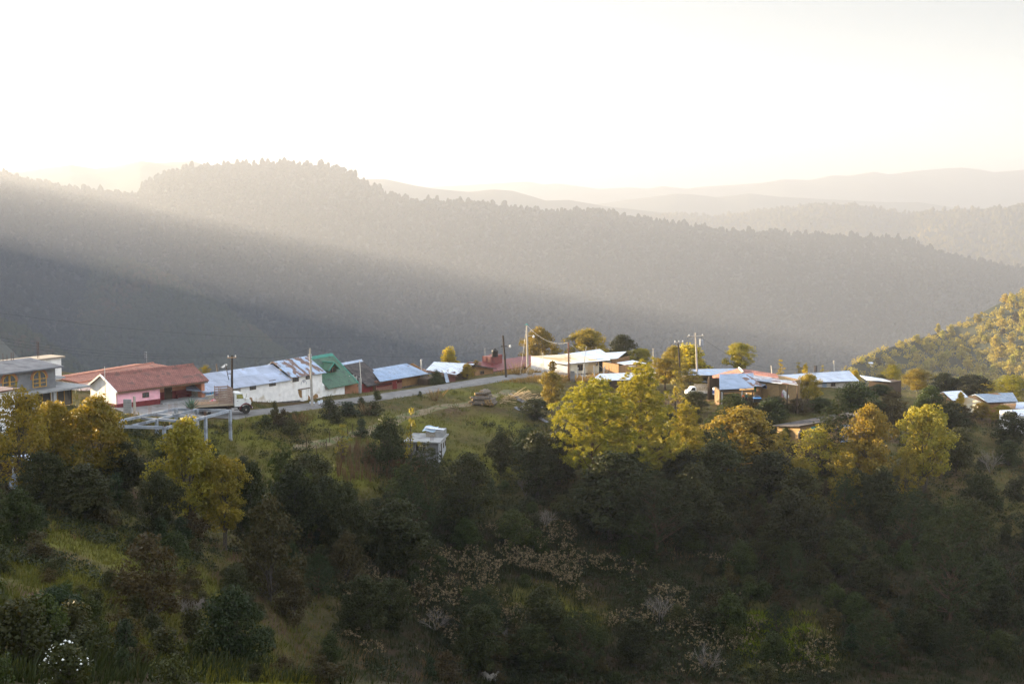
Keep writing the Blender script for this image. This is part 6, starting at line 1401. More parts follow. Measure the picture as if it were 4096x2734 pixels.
# barrel, tanks, buckets
def barrel(px, py, d, r, h, bands, label):
    a = P(px, py, d); o = empty('barrel', a, 0, label, 'barrel'); q = MB(); q.lathe([(r,0),(r*1.02,h*.33),(r,h*.34),(r*1.02,h*.66),(r,h*.67),(r,h)], n=18); q.build('drum', bands[0], o); MB().lathe([(r*1.03,h*.2),(r*1.03,h*.72)], n=18).build('band', bands[1], o)
barrel(2860,1577,216, .38, 1.05, (SW, BLUEP), 'white and blue barrel at the corner of the open hut')
tank(3027,1580,1600,3012,3043,210.5, 'squat black water tank below the adobe house'); tank(2819,1523,1538,2808,2832,231, 'black tank inverted on a stand under the long metal shed')
q = MB(); a = P(3015,1608,209); q.box(0,1.1,0,.7,0,.55); q.box(-.05,1.15,-.05,.75,.55,.62, 1); o = q.build('wash_basin', [BLACKP, SB]); o.location = a; tag(o, 'dark wash basin with a blue cloth edge below the squat tank', 'basin')
def bucket(px, py, d, r, h, lab, stake=False):
    a = P(px, py, d); o = empty('bucket', a, 0, lab, 'bucket'); MB().lathe([(r*.8,0),(r,h),(r*.93,h),(r*.75,.04)], n=16).build('pail', mat('bucket_plastic', (.68,.74,.82), rough=.4), o)
    MB().tube([(r*math.cos(t),0,h+r*.9*math.sin(t)) for t in np.linspace(0,math.pi,8)], .012, 4).build('handle', STEEL, o)
bucket(1276,1615,193, .19, .42, 'white bucket nearest the concrete pole foot, on the stake'); bucket(1286,1611,193.6, .17, .40, 'pale blue bucket right beside the white one'); bucket(1242,1613,194.5, .14, .22, 'small blue bucket left of the concrete pole'); bucket(1256,1613,194.5, .12, .22, 'small white bucket right behind the concrete pole foot')
q = MB(); q.box(-.35,.4,-.1,.1,-.04,.0); q.tube([(0,0,-.95),(0,0,-.04)], .04, 5); o = q.build('bucket_stand', PLANKD); o.location = P(1280,1615.5,193.2); tag(o, 'small stake table carrying two buckets at the roadside', 'stand')
# people by the hut
def person(px, py0, py1, d, shirt, trousers, hair, label, face=0, seated=False):
    z0 = P(px, py1, d); H = P(px, py0, d).z-z0.z; H = max(1.5, H)
    sk = {'hip':(0,0,.5),'chest':(0,0,.74),'neck':(0,0,.845),'head':(0,-.01,.93)}
    me = bpy.data.meshes.new('body'); vs = [(0,0,.52),(0,0,.64),(0,0,.76),(0,0,.84),(0,-.008,.88),(0,-.01,.94),
        (.055,0,.49),(.06,-.02,.27),(.062,.01,.04),(.064,-.06,.015),(-.055,0,.49),(-.06,-.03,.27),(-.062,0,.04),(-.064,-.07,.015),
        (.11,0,.79),(.14,-.02,.62),(.13,-.09,.50),(.13,-.12,.46),(-.11,0,.79),(-.14,-.02,.62),(-.12,-.10,.52),(-.12,-.13,.48)]
    es = [(0,1),(1,2),(2,3),(3,4),(4,5),(0,6),(6,7),(7,8),(8,9),(0,10),(10,11),(11,12),(12,13),(2,14),(14,15),(15,16),(16,17),(2,18),(18,19),(19,20),(20,21)]
    me.from_pydata([(a*H, b*H, c*H) for a, b, c in vs], es, []); o = bpy.data.objects.new('person', me); C.objects.link(o); o.location = z0; o.rotation_euler = (0,0,face)
    m = o.modifiers.new('Skin', 'SKIN'); R = [.085,.07,.085,.035,.04,.062,.055,.04,.024,.022,.055,.04,.024,.022,.035,.028,.02,.018,.035,.028,.02,.018]
    for i, v in enumerate(me.skin_vertices[0].data): v.radius = (R[i]*H*.85, R[i]*H*.75); v.use_root = (i == 0)
    o.modifiers.new('Sub', 'SUBSURF').levels = 1; me.materials.append(mat('skin', (.32,.18,.11), rough=.6))
    MB().lathe([(.075*H,.60*H),(.088*H,.7*H),(.095*H,.78*H),(.05*H,.835*H)], n=12).tube([(.10*H,0,.79*H),(.145*H,-.02*H,.64*H)], .042*H, 7).tube([(-.10*H,0,.79*H),(-.145*H,-.02*H,.64*H)], .042*H, 7).build('shirt', shirt, o)
    MB().lathe([(.06*H,.46*H),(.088*H,.5*H),(.08*H,.61*H)], n=12).tube([(.055*H,0,.5*H),(.06*H,-.02*H,.27*H),(.062*H,0,.06*H)], [.06*H,.048*H,.038*H], 8).tube([(-.055*H,0,.5*H),(-.06*H,-.03*H,.27*H),(-.062*H,0,.06*H)], [.06*H,.048*H,.038*H], 8).build('trousers', trousers, o)
    MB().lathe([(.066*H,.945*H),(.068*H,.965*H),(.055*H,.995*H),(.02*H,1.01*H)], (0,.008*H,0), n=12).build('hair' if hair is not SW else 'hat', hair, o)
    return tag(o, label, 'person')
OC = mat('orange_shirt', (.75,.16,.04), rough=.8); TC = mat('teal_shirt', (.03,.10,.09), rough=.8); JT = mat('dark_trousers', (.02,.022,.03), rough=.9)
person(2972,1577,1612,211.5, OC, JT, SHING, 'person in an orange shirt standing under the open hut', .4); person(2985,1575,1612,211.2, TC, JT, SW, 'person in a dark teal shirt and white hat standing under the open hut', -.5)

# ---- concrete frame of an unfinished house
s = Site('concrete_frame', (656,1740), 160, (920,1735), 170, 'skeleton of grey concrete beams and posts left of the truck', 'concrete frame')
zt = s.Z(918,1640); fr = s
def wpt(px, py): # point on the plane z=zt
    rx, rz = ray(px, py); d = (zt+s.O.z-CZ)/float(rz); w = Vector((float(rx)*d, d, 0))-Vector((s.O.x, s.O.y, 0)); return Vector((w.dot(s.ex), w.dot(s.ey), zt))
def beam(a, b, w=.22, h=.32, name='beam'):
    a, b = wpt(*a), wpt(*b); t = (b-a).normalized(); n_ = Vector((-t.y, t.x, 0))*w/2
    q = MB(); q.hexa([a-n_-Vector((0,0,h)), b-n_-Vector((0,0,h)), b+n_-Vector((0,0,h)), a+n_-Vector((0,0,h)), a-n_, b-n_, b+n_, a+n_]); s.on(q, name, CONCB)
TLc, TRc, BRc, BLc = (703,1630), (920,1637), (657,1706), (400,1695)
L_ = lambda a, b, t: (a[0]+(b[0]-a[0])*t, a[1]+(b[1]-a[1])*t)
beam((703,1631),(918,1637.5)); beam((922,1636),(657,1707)); beam((655,1704),(470,1699)); beam((704,1630),(470,1679)); 
beam((785,1634),(530,1697), .2, .3); beam((612,1653.5),(816,1662), .2, .28); beam((565,1667),(735,1680), .2, .28)
for (px, py), by in (((920,1638),1735),((822,1664),1720),((656,1708),1752),((788,1636),1660),((704,1633),1650),((626,1674),1700)):
    a = wpt(px, py); k = Vector((0,0,0)); wp = s.O+s.ex*a.x+s.ey*a.y; gzz = float(gz(wp.x, wp.y))-s.O.z-.4
    s.on(MB().box(a.x-.15, a.x+.15, a.y-.15, a.y+.15, min(gzz, zt-.6), zt-.02), 'post', CONCB)
    q = MB()
    for dx, dy in ((-.09,-.09),(.09,-.09),(.09,.09),(-.09,.09)): q.tube([(a.x+dx,a.y+dy,zt),(a.x+dx*1.2,a.y+dy,zt+.55+.2*rng.random())], .014, 3)
    s.on(q, 'rebar', RUSTM)
for px, py in ((600,1655),(680,1651),(765,1650)):
    a = wpt(px, py); q = MB()
    for dx, dy in ((-.1,-.1),(.1,-.1),(.1,.1),(-.1,.1)): q.tube([(a.x+dx,a.y+dy,zt-.1),(a.x+dx,a.y+dy,zt+1.1)], .015, 3)
    s.on(q, 'rebar', RUSTM)
q = MB(); a = P(524,1645,168); 
for i in range(6): q.box(0,.9,0,.35,i*.28-.2,i*.28+.05)
o = q.build('block_stack', CONC); o.location = a+Vector((-.9,0,0)); tag(o, 'stack of pale concrete blocks beside the stout post', 'block stack')

# ---- agave
def agave(px, py, d, R, H, label):
    g = P(px, py, d); g.z = float(gz(g.x, g.y)) if False else g.z; q = MB(); rs = random.Random(6)
    for i in range(22):
        a = i*2.4; el = .35+.95*(i/22); L = R*(1.0 if el < 1 else .95); w = .16
        dx, dy, dz = math.cos(a)*math.cos(el), math.sin(a)*math.cos(el), math.sin(el)*H/R
        t = Vector((-math.sin(a), math.cos(a), 0)); p0 = Vector((dx,dy,0))*.1; p1 = Vector((dx,dy,dz))*L*.5; p2 = Vector((dx*1.02,dy*1.02,dz))*L
        up = Vector((0,0,.05)); n = len(q.v)
        q.v += [tuple(p0-t*w*.5+up), tuple(p0-up), tuple(p0+t*w*.5+up), tuple(p1-t*w*.62+up), tuple(p1-up*1.2), tuple(p1+t*w*.62+up), tuple(p2)]
        for f in ((0,1,4,3),(1,2,5,4),(3,4,6),(4,5,6),(0,3,5,2),(3,6,5)): q.f.append([n+k for k in f]); q.mi.append(0)
    o = q.build('agave', mat('agave_leaf', (.07,.13,.09), (.10,.18,.11), scale=3, rough=.6)); o.location = g; return tag(o, label, 'agave')
agave(765,1634,168.5, 1.35, 1.6, 'large blue green agave growing between the concrete frame and the truck')

# ---- log pile, planks, slabs
LOGS = [mat('log_bark', (.11,.085,.065), (.19,.16,.13), scale=4, rough=.95), mat('log_end', (.42,.27,.11), (.16,.10,.05), scale=2.6, rough=.9, coord='Object')]
gpl = G(1920,1618); A1 = P(1868,1620,203); thp = -.25; o_ = []
def logmesh(L, r, seed):
    q = MB(); n = 12; rs = random.Random(seed); pr = [1+.08*rs.random() for _ in range(n)]; b = 0
    for yy in (0, L):
        for k in range(n): t = 2*math.pi*k/n; q.v.append((r*pr[k]*math.cos(t), yy, r*pr[k]*math.sin(t)))
    for k in range(n): k2 = (k+1)%n; q.f.append([k, k2, n+k2, n+k]); q.mi.append(0)
    q.f.append(list(reversed(range(n)))); q.mi.append(1); q.f.append([n+k for k in range(n)]); q.mi.append(1)
    me = bpy.data.meshes.new('log'); me.from_pydata(q.v, [], q.f); [me.materials.append(m) for m in LOGS]; me.polygons.foreach_set('material_index', q.mi); me.update(); return me
lm = [logmesh(2.3, .17, 1), logmesh(2.2, .14, 2), logmesh(2.4, .20, 3)]
rs = random.Random(9); WL = (1985-1868)/FX*203; HL = (1620-1567)/FX*203; row = 0; z = .15; nlog = 0
while z < HL*1.0:
    x = .1+z*1.0+rs.random()*.15; xe_ = WL-z*.8
    while x < xe_:
        k = rs.randrange(3); o = addmesh('log', lm[k], loc=A1+Vector((x*math.cos(thp), x*math.sin(thp)+z*.45, z))+Vector((0,rs.random()*.5,rs.random()*.05)), rz=thp+rs.uniform(-.06,.06)); o.rotation_euler = (0, rs.random()*6, thp+rs.uniform(-.05,.05))
        o.rotation_euler = (0, 0, thp+rs.uniform(-.06,.06)); tag(o, 'cut log with a pale sawn end in the log pile below the road', 'log', 'logs piled below the road'); nlog += 1; x += .35+rs.random()*.07
    z += .27
for i in range(9):
    o = addmesh('log', lm[i%3]); a = P(1870+rs.random()*30, 1600+rs.random()*16-i*3.5, 202.5); o.location = a; o.rotation_euler = (.05, 0, -1.3+rs.uniform(-.15,.15)); tag(o, 'dark log lying sideways at the left end of the log pile', 'log', 'logs lying sideways by the log pile')
pm = [MB().box(0, 1.6, 0, .14, 0, .04), MB().box(0, 1.1, 0, .1, 0, .05), MB().box(0, 2.0, 0, .12, 0, .035)]
pm = [x.build('tmp', mat('sawn_wood', (.46,.34,.18), (.36,.26,.14), scale=4, rough=.9)) for x in pm]; pmm = [x.data for x in pm]; [bpy.data.objects.remove(x) for x in pm]
for i in range(90):
    t = rs.random(); px = 1990+t*140; py = 1600-18*math.sin(t*3.1)*1.0+rs.random()*22+8*t*0
    g = G(px, py+2); hh = .75*(1-abs(rs.random()+rs.random()-1)); o = addmesh('plank', pmm[i%3]); o.location = g+Vector((0,0,.05+hh*math.sin(min(1,max(0,t))*3.14))); o.rotation_euler = (rs.uniform(-.3,.3), rs.uniform(-.5,.5), rs.uniform(-.9,.9)); tag(o, 'sawn offcut in the loose heap of pale wood right of the log pile', 'plank', 'sawn offcuts heaped by the log pile')
SL = mat('grey_slab', (.17,.17,.19), (.26,.26,.28), scale=2, rough=.9)
for i, (px, py, L_s, w_) in enumerate([(2085,1600,2.2,.5),(2100,1612,2.6,.7),(2120,1622,2.0,.6),(2112,1640,2.4,.7),(2135,1632,1.6,.5),(2150,1622,1.8,.45),(2060,1590,2.0,.35),(2140,1655,2.2,.6),(2155,1670,2.4,.5),(2168,1680,2.0,.5),(2070,1638,1.0,.5)]):
    g = G(px, py); o = MB().box(-L_s/2, L_s/2, -w_/2, w_/2, 0, .12).build('slab', SL); o.location = g+Vector((0,0,.12)); o.rotation_euler = (.15, .32, -.75+rs.uniform(-.25,.25)); tag(o, 'weathered grey slab sliding down the bank below the heap of offcuts', 'slab', 'grey slabs on the bank')
# fence posts down the slope
for i, (px, py) in enumerate([(1225,1790),(1318,1770),(1305,1800),(1410,1735),(1265,1820),(1390,1750),(1108,1700),(2310,1560),(3206,1640),(3300,1640),(3250,1600),(3275,1590),(3190,1600)]):
    g = G(px, py); q = MB(); q.tube([(0,0,-.4),(.03,.02,.7),(.05*math.sin(i),0,1.35)], [.05,.045,.04], 6); o = q.build('fence_post', PLANKD); o.location = g; tag(o, 'thin dark fence post standing on the hillside', 'fence post', 'fence posts on the hillside')
# small sign board / bird table on a post
g = G(3358,1640); o = empty('feeding_table', g, 0, 'grey board table on a single post among the bushes', 'table'); hh = P(3358,1600,g.y).z-g.z; MB().tube([(0,0,-.4),(0,0,hh)], .09, 6).build('leg', PLANKD, o); MB().slab([(-.5,-.5,hh+.08),(.5,-.5,hh+.08),(.5,.5,hh+.2),(-.5,.5,hh+.2)], .08).build('top', PLANKG, o)

# ---- sheep
def sheep(px, py, label, face, head_down=True, s=1.0):
    g = G(px, py); vs = [(0,0,.62),(.28,0,.64),(-.28,0,.60),(.45,0,.66),(.60,0,.52 if head_down else .82),(.74,0,.36 if head_down else .88),(.82,0,.26 if head_down else .84),
        (.26,.11,.42),(.27,.12,.22),(.26,.12,.03),(.26,-.11,.42),(.27,-.12,.22),(.26,-.12,.03),
        (-.28,.12,.44),(-.22,.12,.36),(-.33,.12,.20),(-.30,.12,.03),(-.28,-.12,.44),(-.22,-.12,.36),(-.33,-.12,.20),(-.30,-.12,.03),(-.44,0,.58),(-.48,0,.44)]
    es = [(0,1),(0,2),(1,3),(3,4),(4,5),(5,6),(1,7),(7,8),(8,9),(1,10),(10,11),(11,12),(2,13),(13,14),(14,15),(15,16),(2,17),(17,18),(18,19),(19,20),(2,21),(21,22)]
    R = [.22,.20,.21,.13,.09,.075,.045,.08,.045,.035,.08,.045,.035,.10,.075,.04,.035,.10,.075,.04,.035,.06,.035]
    me = bpy.data.meshes.new('sheep'); me.from_pydata([(a*s,b*s,c*s) for a,b,c in vs], es, []); o = bpy.data.objects.new('sheep', me); C.objects.link(o); o.location = g; o.rotation_euler = (0,0,face)
    o.modifiers.new('Skin', 'SKIN')
    for i, v in enumerate(me.skin_vertices[0].data): v.radius = (R[i]*s, R[i]*s); v.use_root = (i == 0)
    o.modifiers.new('Sub', 'SUBSURF').levels = 2; me.materials.append(mat('wool', (.40,.37,.31), (.26,.23,.19), scale=9, rough=.95, bump=.8, bscale=30))
    k = .42 if head_down else .9
    for sy in (-1,1): MB().tube([(.66*s,.05*s*sy,k*s),(.62*s,.15*s*sy,(k-.03)*s)], [.03*s,.012*s], 5).build('ear', MATS['wool'], o)
    return tag(o, label, 'sheep')
sheep(1906,2696,'pale sheep seen from behind, farthest left of the three near the bottom edge', 1.75); sheep(1943,2722,'woolly sheep grazing in the middle of the three at the bottom edge', 2.5); sheep(1970,2726,'sheep lying lowest right of the three, half hidden in weeds', .6, False)
tiny(3479,1462,640,5,'tiny far house with a pale roof on the bare knoll at the right'); tiny(3545,1460,650,7,'tiny long shed right of the tiny far house on the knoll')
# ================================================================ trees and bushes one by one
T = tree_px
# behind and among the houses
T('yellow1','tree',1794,1384,84,d=232,label='small bright yellow green tree behind the sagging tin shed')
T('oak1','tree',2160,1303,150,d=272,label='tall golden green tree behind the street lamp pole')
T('oak3','tree',2345,1311,185,d=268,label='broad rounded golden tree behind the cream house')
T('dark1','tree',2487,1335,150,d=274,label='dark olive tree at the right of the broad golden tree')
T('oak2','tree',2565,1390,95,d=262,label='low golden tree behind the plank shed')
T('oaksparse','tree',2218,1395,50,d=270,label='thin pinkish brown tree between the two large golden trees')
T('yellow1','orange_tree',2760,1372,150,d=255,label='orange and yellow tree behind the transformer pole')
T('oak1','tree',2695,1378,110,d=246,label='golden orange tree left of the dark wooden pole')
T('oak2','tree',2662,1425,115,d=225,base=None,label='golden tree with thin pale trunks right of the white metal roof')
T('oaksparse','tree',2760,1470,110,d=222,label='loose leafed tree in front of the streaked blue roof')
T('dark2','tree',2795,1440,90,d=262,label='dark green tree behind the transformer pole at its right')
T('oak2','round_tree',2957,1369,118,d=250,label='lollipop shaped golden tree on bare stems above the red tiled gable')
T('oak3','bush_tree',3230,1490,105,base=1612,label='small round crowned tree on one dark stem before the long bright roof')
T('sapling','tree',3122,1434,40,d=242,label='feathery dry pinkish tree behind the left end of the long bright roof')
T('sapling','tree',3195,1445,42,d=243,label='thin golden brown tree behind the round crowned small tree')
T('yellow1','tree',3222,1450,30,d=242,label='slim yellow tree beside the thin golden brown one')
T('sapling','tree',3290,1458,24,d=246,label='thin dry treetop behind the bright roof right of the chimney')
T('green1','bush',3430,1525,190,base=1660,label='large yellow green bush below the right end of the long bright roof')
T('green2','bush',3150,1510,30,d=224,label='small bright green bush at the left end of the bright roof')
T('yellow1','tree',3420,1476,50,d=252,label='yellow treetop right of the bright roof end')
T('pine2','pine_tree',3570,1455,95,d=275,label='bright yellow green pine where the right hill meets the village')
T('dark2','tree',3520,1495,75,d=268,label='dark green tree left of the bright yellow pine')
T('oak1','tree',3670,1470,130,d=285,label='golden brown oak in front of the right hill')
T('dark1','tree',3780,1487,120,d=282,label='brown green oak with bare limbs in front of the right hill')
T('dark2','tree',3890,1495,150,d=280,label='dark rounded oak behind the farmhouse roof')
T('pine1','pine_tree',4050,1497,170,d=300,label='round topped pine behind the farmhouse at the right edge')
T('oak2','tree',3955,1520,80,d=295,label='golden tree between the dark oak and the round pine')
T('green1','bush',3720,1540,130,base=1660,label='bright green tree between the rusty roofed house and the large yellow green bush')
T('green2','bush',3690,1575,120,base=1680,label='yellow topped green bush below the bright green tree')
T('dark1','bush',3800,1600,160,base=1740,label='dark green tree left of the rusty roofed house')
T('brown1','bush',3570,1560,140,base=1690,label='brown leafed bush right of the large yellow green bush')
T('yellow1','tree',3845,1562,42,d=230,label='small yellow orange tree in front of the rusty roofed house')
T('oak3','bush',3930,1605,80,d=226,label='golden scrub under the farmhouse gable')
T('oak3','bush',4010,1615,90,d=226,label='golden scrub before the farmhouse wall')
T('brown1','bush',3860,1620,90,d=222,label='brown scrub below the lit gable wall')
T('dark1','tree',4040,1640,150,base=1800,label='dark tree at the right edge below the farmhouse')
T('green2','bush',1745,1475,66,d=221,label='yellow green bush growing over the tin shed')
T('oak3','bush',1868,1450,55,d=228,label='creeper bush with orange leaves on the right end of the tin shed')
T('oaksparse','bush',1905,1435,40,d=240,label='thin yellow flowering bush between the tin shed and the maroon roof')
T('oaksparse','tree',820,1455,60,d=205,label='thin orange leafed tree behind the patched roof')
T('oak2','tree',2210,1440,34,d=240,label='palm like yellow green plant beside the cream house')
for i,(x,y,w_,b,l) in enumerate([(1445,1585,40,1625,'dark bushy clump at the roadside before the red gate'),(1510,1555,36,1600,'dark round bush on the bank before the blue roofed house'),(1680,1560,22,1585,'small leafy bush on the road edge'),(1100,1600,34,1670,'small shrub with yellow tips below the white building'),(1130,1660,60,1700,'low green bush left of the concrete pole'),(1060,1655,50,1700,'low green bush behind the truck wheel'),(1390,1600,120,1660,'wide scrub below the road at the green roofed house'),(1495,1600,110,1660,'wide scrub below the road at the shingle house'),(1350,1640,60,1690,'low bush on the grassy bank below the green roofed house'),(1180,1640,50,1680,'low bush below the concrete pole')]):
    T(['shrub1','shrub2','shrub5','shrub4'][i%4],'bush',x,y,w_,base=b,label=l,cat='bush')
# left group
T('oaksparse','oak_tree',90,1530,260,base=1985,label='loose golden oak with bare twigs at the left edge')
T('oak1','oak_tree',395,1572,290,base=1960,label='large golden oak before the yard of the pink house')
T('oak2','oak_tree',215,1600,190,base=1930,label='golden green oak between the loose oak and the large oak')
T('dark1','oak_tree',500,1760,190,base=1990,label='dim oak at the foot of the large golden oak')
T('dark2','oak_tree',180,1800,200,base=2040,label='dim oak below the loose golden oak')
T('dark1','oak_tree',340,1850,240,base=2080,label='dim spreading oak below the large golden oak')
T('oak1','tall_tree',755,1662,290,base=2130,label='tall yellow tipped tree in front of the concrete frame')
T('oak2','tall_tree',900,1820,200,base=2200,label='dark tree with gold rim right of the tall yellow tipped tree')
T('dark1','tall_tree',1010,1835,170,base=2240,label='dark tree with gold rim left of the small pine')
T('dark2','tall_tree',640,1880,180,base=2160,label='dark tree at the left foot of the tall yellow tipped tree')
T('brown1','tall_tree',1080,1980,250,base=2400,label='olive brown tree spreading below the small pine')
T('pinesmall','pine_tree',1128,1762,150,base=2130,label='small pine whose top alone catches the sun')
T('pinesmall','pine_tree',1225,1870,120,base=2130,label='small dark pine right of the sunlit tipped pine')
T('green1','willow',1545,1655,150,base=1870,label='feathery dark green tree left of the block house')
T('sapling','tree',1645,1630,60,base=1880,label='thin sapling with sunlit tips in front of the block house')
T('sapling','tree',1370,1690,70,base=1840,label='thin dark stemmed sapling left of the feathery tree')
T('dark1','oak_tree',1870,1803,220,base=2120,label='dark oak with a few lit leaves right below the block house')
T('dark1','oak_tree',1600,1990,270,base=2290,label='broad dark oak in the middle of the slope')
T('dark2','oak_tree',1400,2010,180,base=2270,label='dark oak left of the broad dark oak')
T('pinesmall','pine_tree',1620,1850,150,base=2040,label='soft young pine below the block house')
# pines
T('pine1','pine_tree',2370,1503,350,base=2010,label='large sunlit pine with puffy needles at the left of the pair')
T('pine2','pine_tree',2560,1440,360,base=1990,label='large sunlit pine rising before the white metal roof')
T('pine2','pine_tree',2740,1600,190,base=1960,label='dim pine leaning right of the two large pines')
T('oak2','tree',2205,1480,95,base=1650,label='small golden leafed tree at the bend of the road')
T('dark2','bush',2140,1590,120,base=1680,label='dark green thicket below the roadside fence')
T('dark1','tree',2440,1800,330,base=2150,label='dim oak under the two large pines')
T('pinedark','pine_tree',2620,1880,330,base=2230,label='dark pine below the two large pines')
T('dark1','tree',2780,1850,240,base=2190,label='dark tree right of the dark pine')
T('oak3','oak_tree',2960,1622,330,base=1900,label='wide oak with gold topped crown below the pickup')
T('dark1','oak_tree',2860,1760,260,base=2040,label='dark oak under the gold topped oak')
T('dark2','oak_tree',3080,1800,230,base=2010,label='dark oak right below the gold topped oak')
T('dark2','bush',2780,1560,110,d=208,label='dark bush before the pickup')
T('sapling','tree',2700,1480,60,base=1640,label='thin golden tree on pale stems left of the pickup')
T('green1','bush',3520,1532,110,d=236,label='green bush hiding the foot of the brown walled shed')
T('green1','bush',2930,1570,120,base=1650,label='weedy green clump before the open hut')
T('green2','bush',3080,1590,160,base=1680,label='weedy green clump before the adobe house')
T('shruby','bush',3075,1575,20,base=1605,label='single yellow flowering plant before the adobe house',cat='bush')
T('oak1','gold_tree',3470,1612,215,base=1960,label='golden tree on several stems before the yellow brick building')
T('oak2','gold_tree',3700,1616,215,base=1975,label='golden oak with a dark straight stem right of the many stemmed golden tree')
T('oaksparse','gold_tree',3280,1692,210,base=1900,label='pale sparse tree before the teal door')
T('oak3','tree',3200,1820,130,base=2040,label='dim tree with gold tip below the black water tank')
T('oaksparse','tree',3370,1790,160,base=2060,label='brown leafed thin tree under the golden trees')
T('dark1','tree',3520,1860,150,base=2130,label='dark stemmed tree on the bare slope')
T('oaksparse','tree',3620,1780,110,base=2000,label='thin multi stemmed tree between the two golden trees')
T('dark2','tree',3170,1950,200,base=2260,label='olive tree deep in the shaded wood')
T('pinedark','pine_tree',3800,1985,340,base=2500,label='big dark pine at the lower right')
T('pine2','pine_tree',3610,2050,140,base=2350,label='dim pine left of the big dark pine') if False else None
T('green1','bush',75,1948,190,base=2190,label='dense round green bush at the left edge')
T('brown1','tree',600,2130,290,base=2500,label='dark dome shaped tree with rusty leaves at its right side')
T('teal1','bush',930,2330,260,base=2640,label='blue green shrub spreading at the lower left')
T('teal1','bush',230,2330,170,base=2480,label='blue green rounded shrub on the near left slope')
T('green2','bush',370,2380,150,base=2560,label='green shrub beside the rounded blue green one')
T('green1','bush',60,2450,160,base=2640,label='green bush low at the left edge')
T('green2','bush',230,2460,120,base=2640,label='upright green bush above the white flowers')
T('shrub4','bush',690,2605,200,base=2800,label='glossy leafed bush catching sun at the bottom edge',cat='bush')
T('shrub1','bush',265,2560,250,base=2770,label='rose bush covered in white flowers at the bottom left',cat='bush')
T('green2','bush',3100,1580,130,base=1640,label='weedy bush hiding the foot of the adobe house wall')
T('brown1','bush',3190,1590,110,base=1650,label='brown bush under the lean-to of the adobe house')
T('green1','bush',3280,1585,120,base=1640,label='low green bush in the garden below the long bright roof')
# white roses
fb = bpy.data.objects[[o.name for o in bpy.data.objects if o.get('label','').startswith('rose bush')][0]]
rs = np.random.default_rng(3); K = 85; Vv = []; Ff = []
wb = (250/FX)*fb.location.y/2*.92
cam0 = Vector((0, 0, CZ)); hB = P(265,2560,fb.location.y).z-fb.location.z
blob = [(0,0,1),(0,0,-1)]+[(math.cos(a),math.sin(a),0) for a in np.arange(5)*1.2566]
for i in range(K):
    c_ = rs.integers(13); a = c_*2.4+rs.normal()*.28; el = min(1.5, max(.05, (c_*.37)%1.2+.1+rs.normal()*.12)); R = .9+.16*rs.random()
    p = Vector((math.cos(a)*math.cos(el)*wb*R, math.sin(a)*math.cos(el)*wb*R-.1, hB*math.sin(el)*.98+.05)); s_ = .014+.04*rs.random()**2; a_c = 0; n0 = len(Vv)
    Vv += [(p.x+v[0]*s_, p.y+v[1]*s_, p.z+v[2]*s_*.8) for v in blob]
    for k in range(5): Ff += [(n0, n0+2+k, n0+2+(k+1)%5), (n0+1, n0+2+(k+1)%5, n0+2+k)]
me = npmesh('rose_blooms', Vv, Ff, mat('white_petals', (.85,.85,.80), rough=.7)); o = addmesh('rose_blooms', me); o.parent = fb; o.matrix_parent_inverse = Matrix.Identity(4)
sx, sy, sz_ = fb.scale; o.scale = (1/sx, 1/sy, 1/sz_); o.rotation_euler = (0, 0, -fb.rotation_euler.z) if abs(sx-sy) < 1e-6 else (0, 0, 0)
o['kind'] = 'stuff'
# shaded slope: smaller trees and shrubs filling the wood
rs = np.random.default_rng(12)
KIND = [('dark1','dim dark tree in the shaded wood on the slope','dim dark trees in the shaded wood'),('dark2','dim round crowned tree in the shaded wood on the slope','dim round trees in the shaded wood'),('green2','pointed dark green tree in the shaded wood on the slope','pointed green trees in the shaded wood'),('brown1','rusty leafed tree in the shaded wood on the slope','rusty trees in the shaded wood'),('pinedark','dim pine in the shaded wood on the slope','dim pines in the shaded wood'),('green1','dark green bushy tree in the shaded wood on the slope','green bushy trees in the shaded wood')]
def dens(px, py):
    """how wooded the photo is at a pixel, 0..1"""
    v = 0.
    for cx_, cy_, rx_, ry__, a in ((2500,1950,500,220,1),(2900,2150,800,250,1),(3400,2350,800,280,.9),(1250,2200,350,180,.5),(1650,2250,300,150,.6),(1000,2350,300,250,.8),(3900,2400,400,350,.9),(1300,2480,500,260,.7),(400,1950,400,120,.8),(2200,2620,500,140,.5),(3000,1850,400,120,.9),(3950,1850,250,160,.6),(4000,1700,200,80,.8),(3400,2650,500,120,.5)):
        q = ((px-cx_)/rx_)**2+((py-cy_)/ry__)**2; v = max(v, a*max(0, 1-q*.8))
    for cx_, cy_, rx_, ry__ in ((2450,2350,420,170),(3130,2520,180,110),(3800,1960,330,150),(700,2300,300,120),(2700,2420,300,120),(350,2230,260,120),(1750,1900,200,120),(3650,2050,200,90),(700,2650,250,130),(2000,2450,200,120)):
        q = ((px-cx_)/rx_)**2+((py-cy_)/ry__)**2
        if q < 1: v *= .12+.5*q
    return v
used = []; n = 0
for _ in range(5000):
    if n >= 78: break
    px, py = rs.random()*4300-100, 1850+rs.random()*860
    if rs.random() > dens(px, py) or px < 1080: continue
    h = hit(px, py)[0]
    if np.isnan(h[0]) or h[1] < 95: continue
    if any((h[0]-u[0])**2+(h[1]-u[1])**2 < 4.6**2 for u in used): continue
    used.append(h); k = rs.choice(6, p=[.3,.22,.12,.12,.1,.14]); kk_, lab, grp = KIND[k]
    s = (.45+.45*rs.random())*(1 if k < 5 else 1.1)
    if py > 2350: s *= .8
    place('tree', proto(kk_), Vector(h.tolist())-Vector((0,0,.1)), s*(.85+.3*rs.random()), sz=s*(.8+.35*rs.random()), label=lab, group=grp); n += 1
print('trees in shade', n)
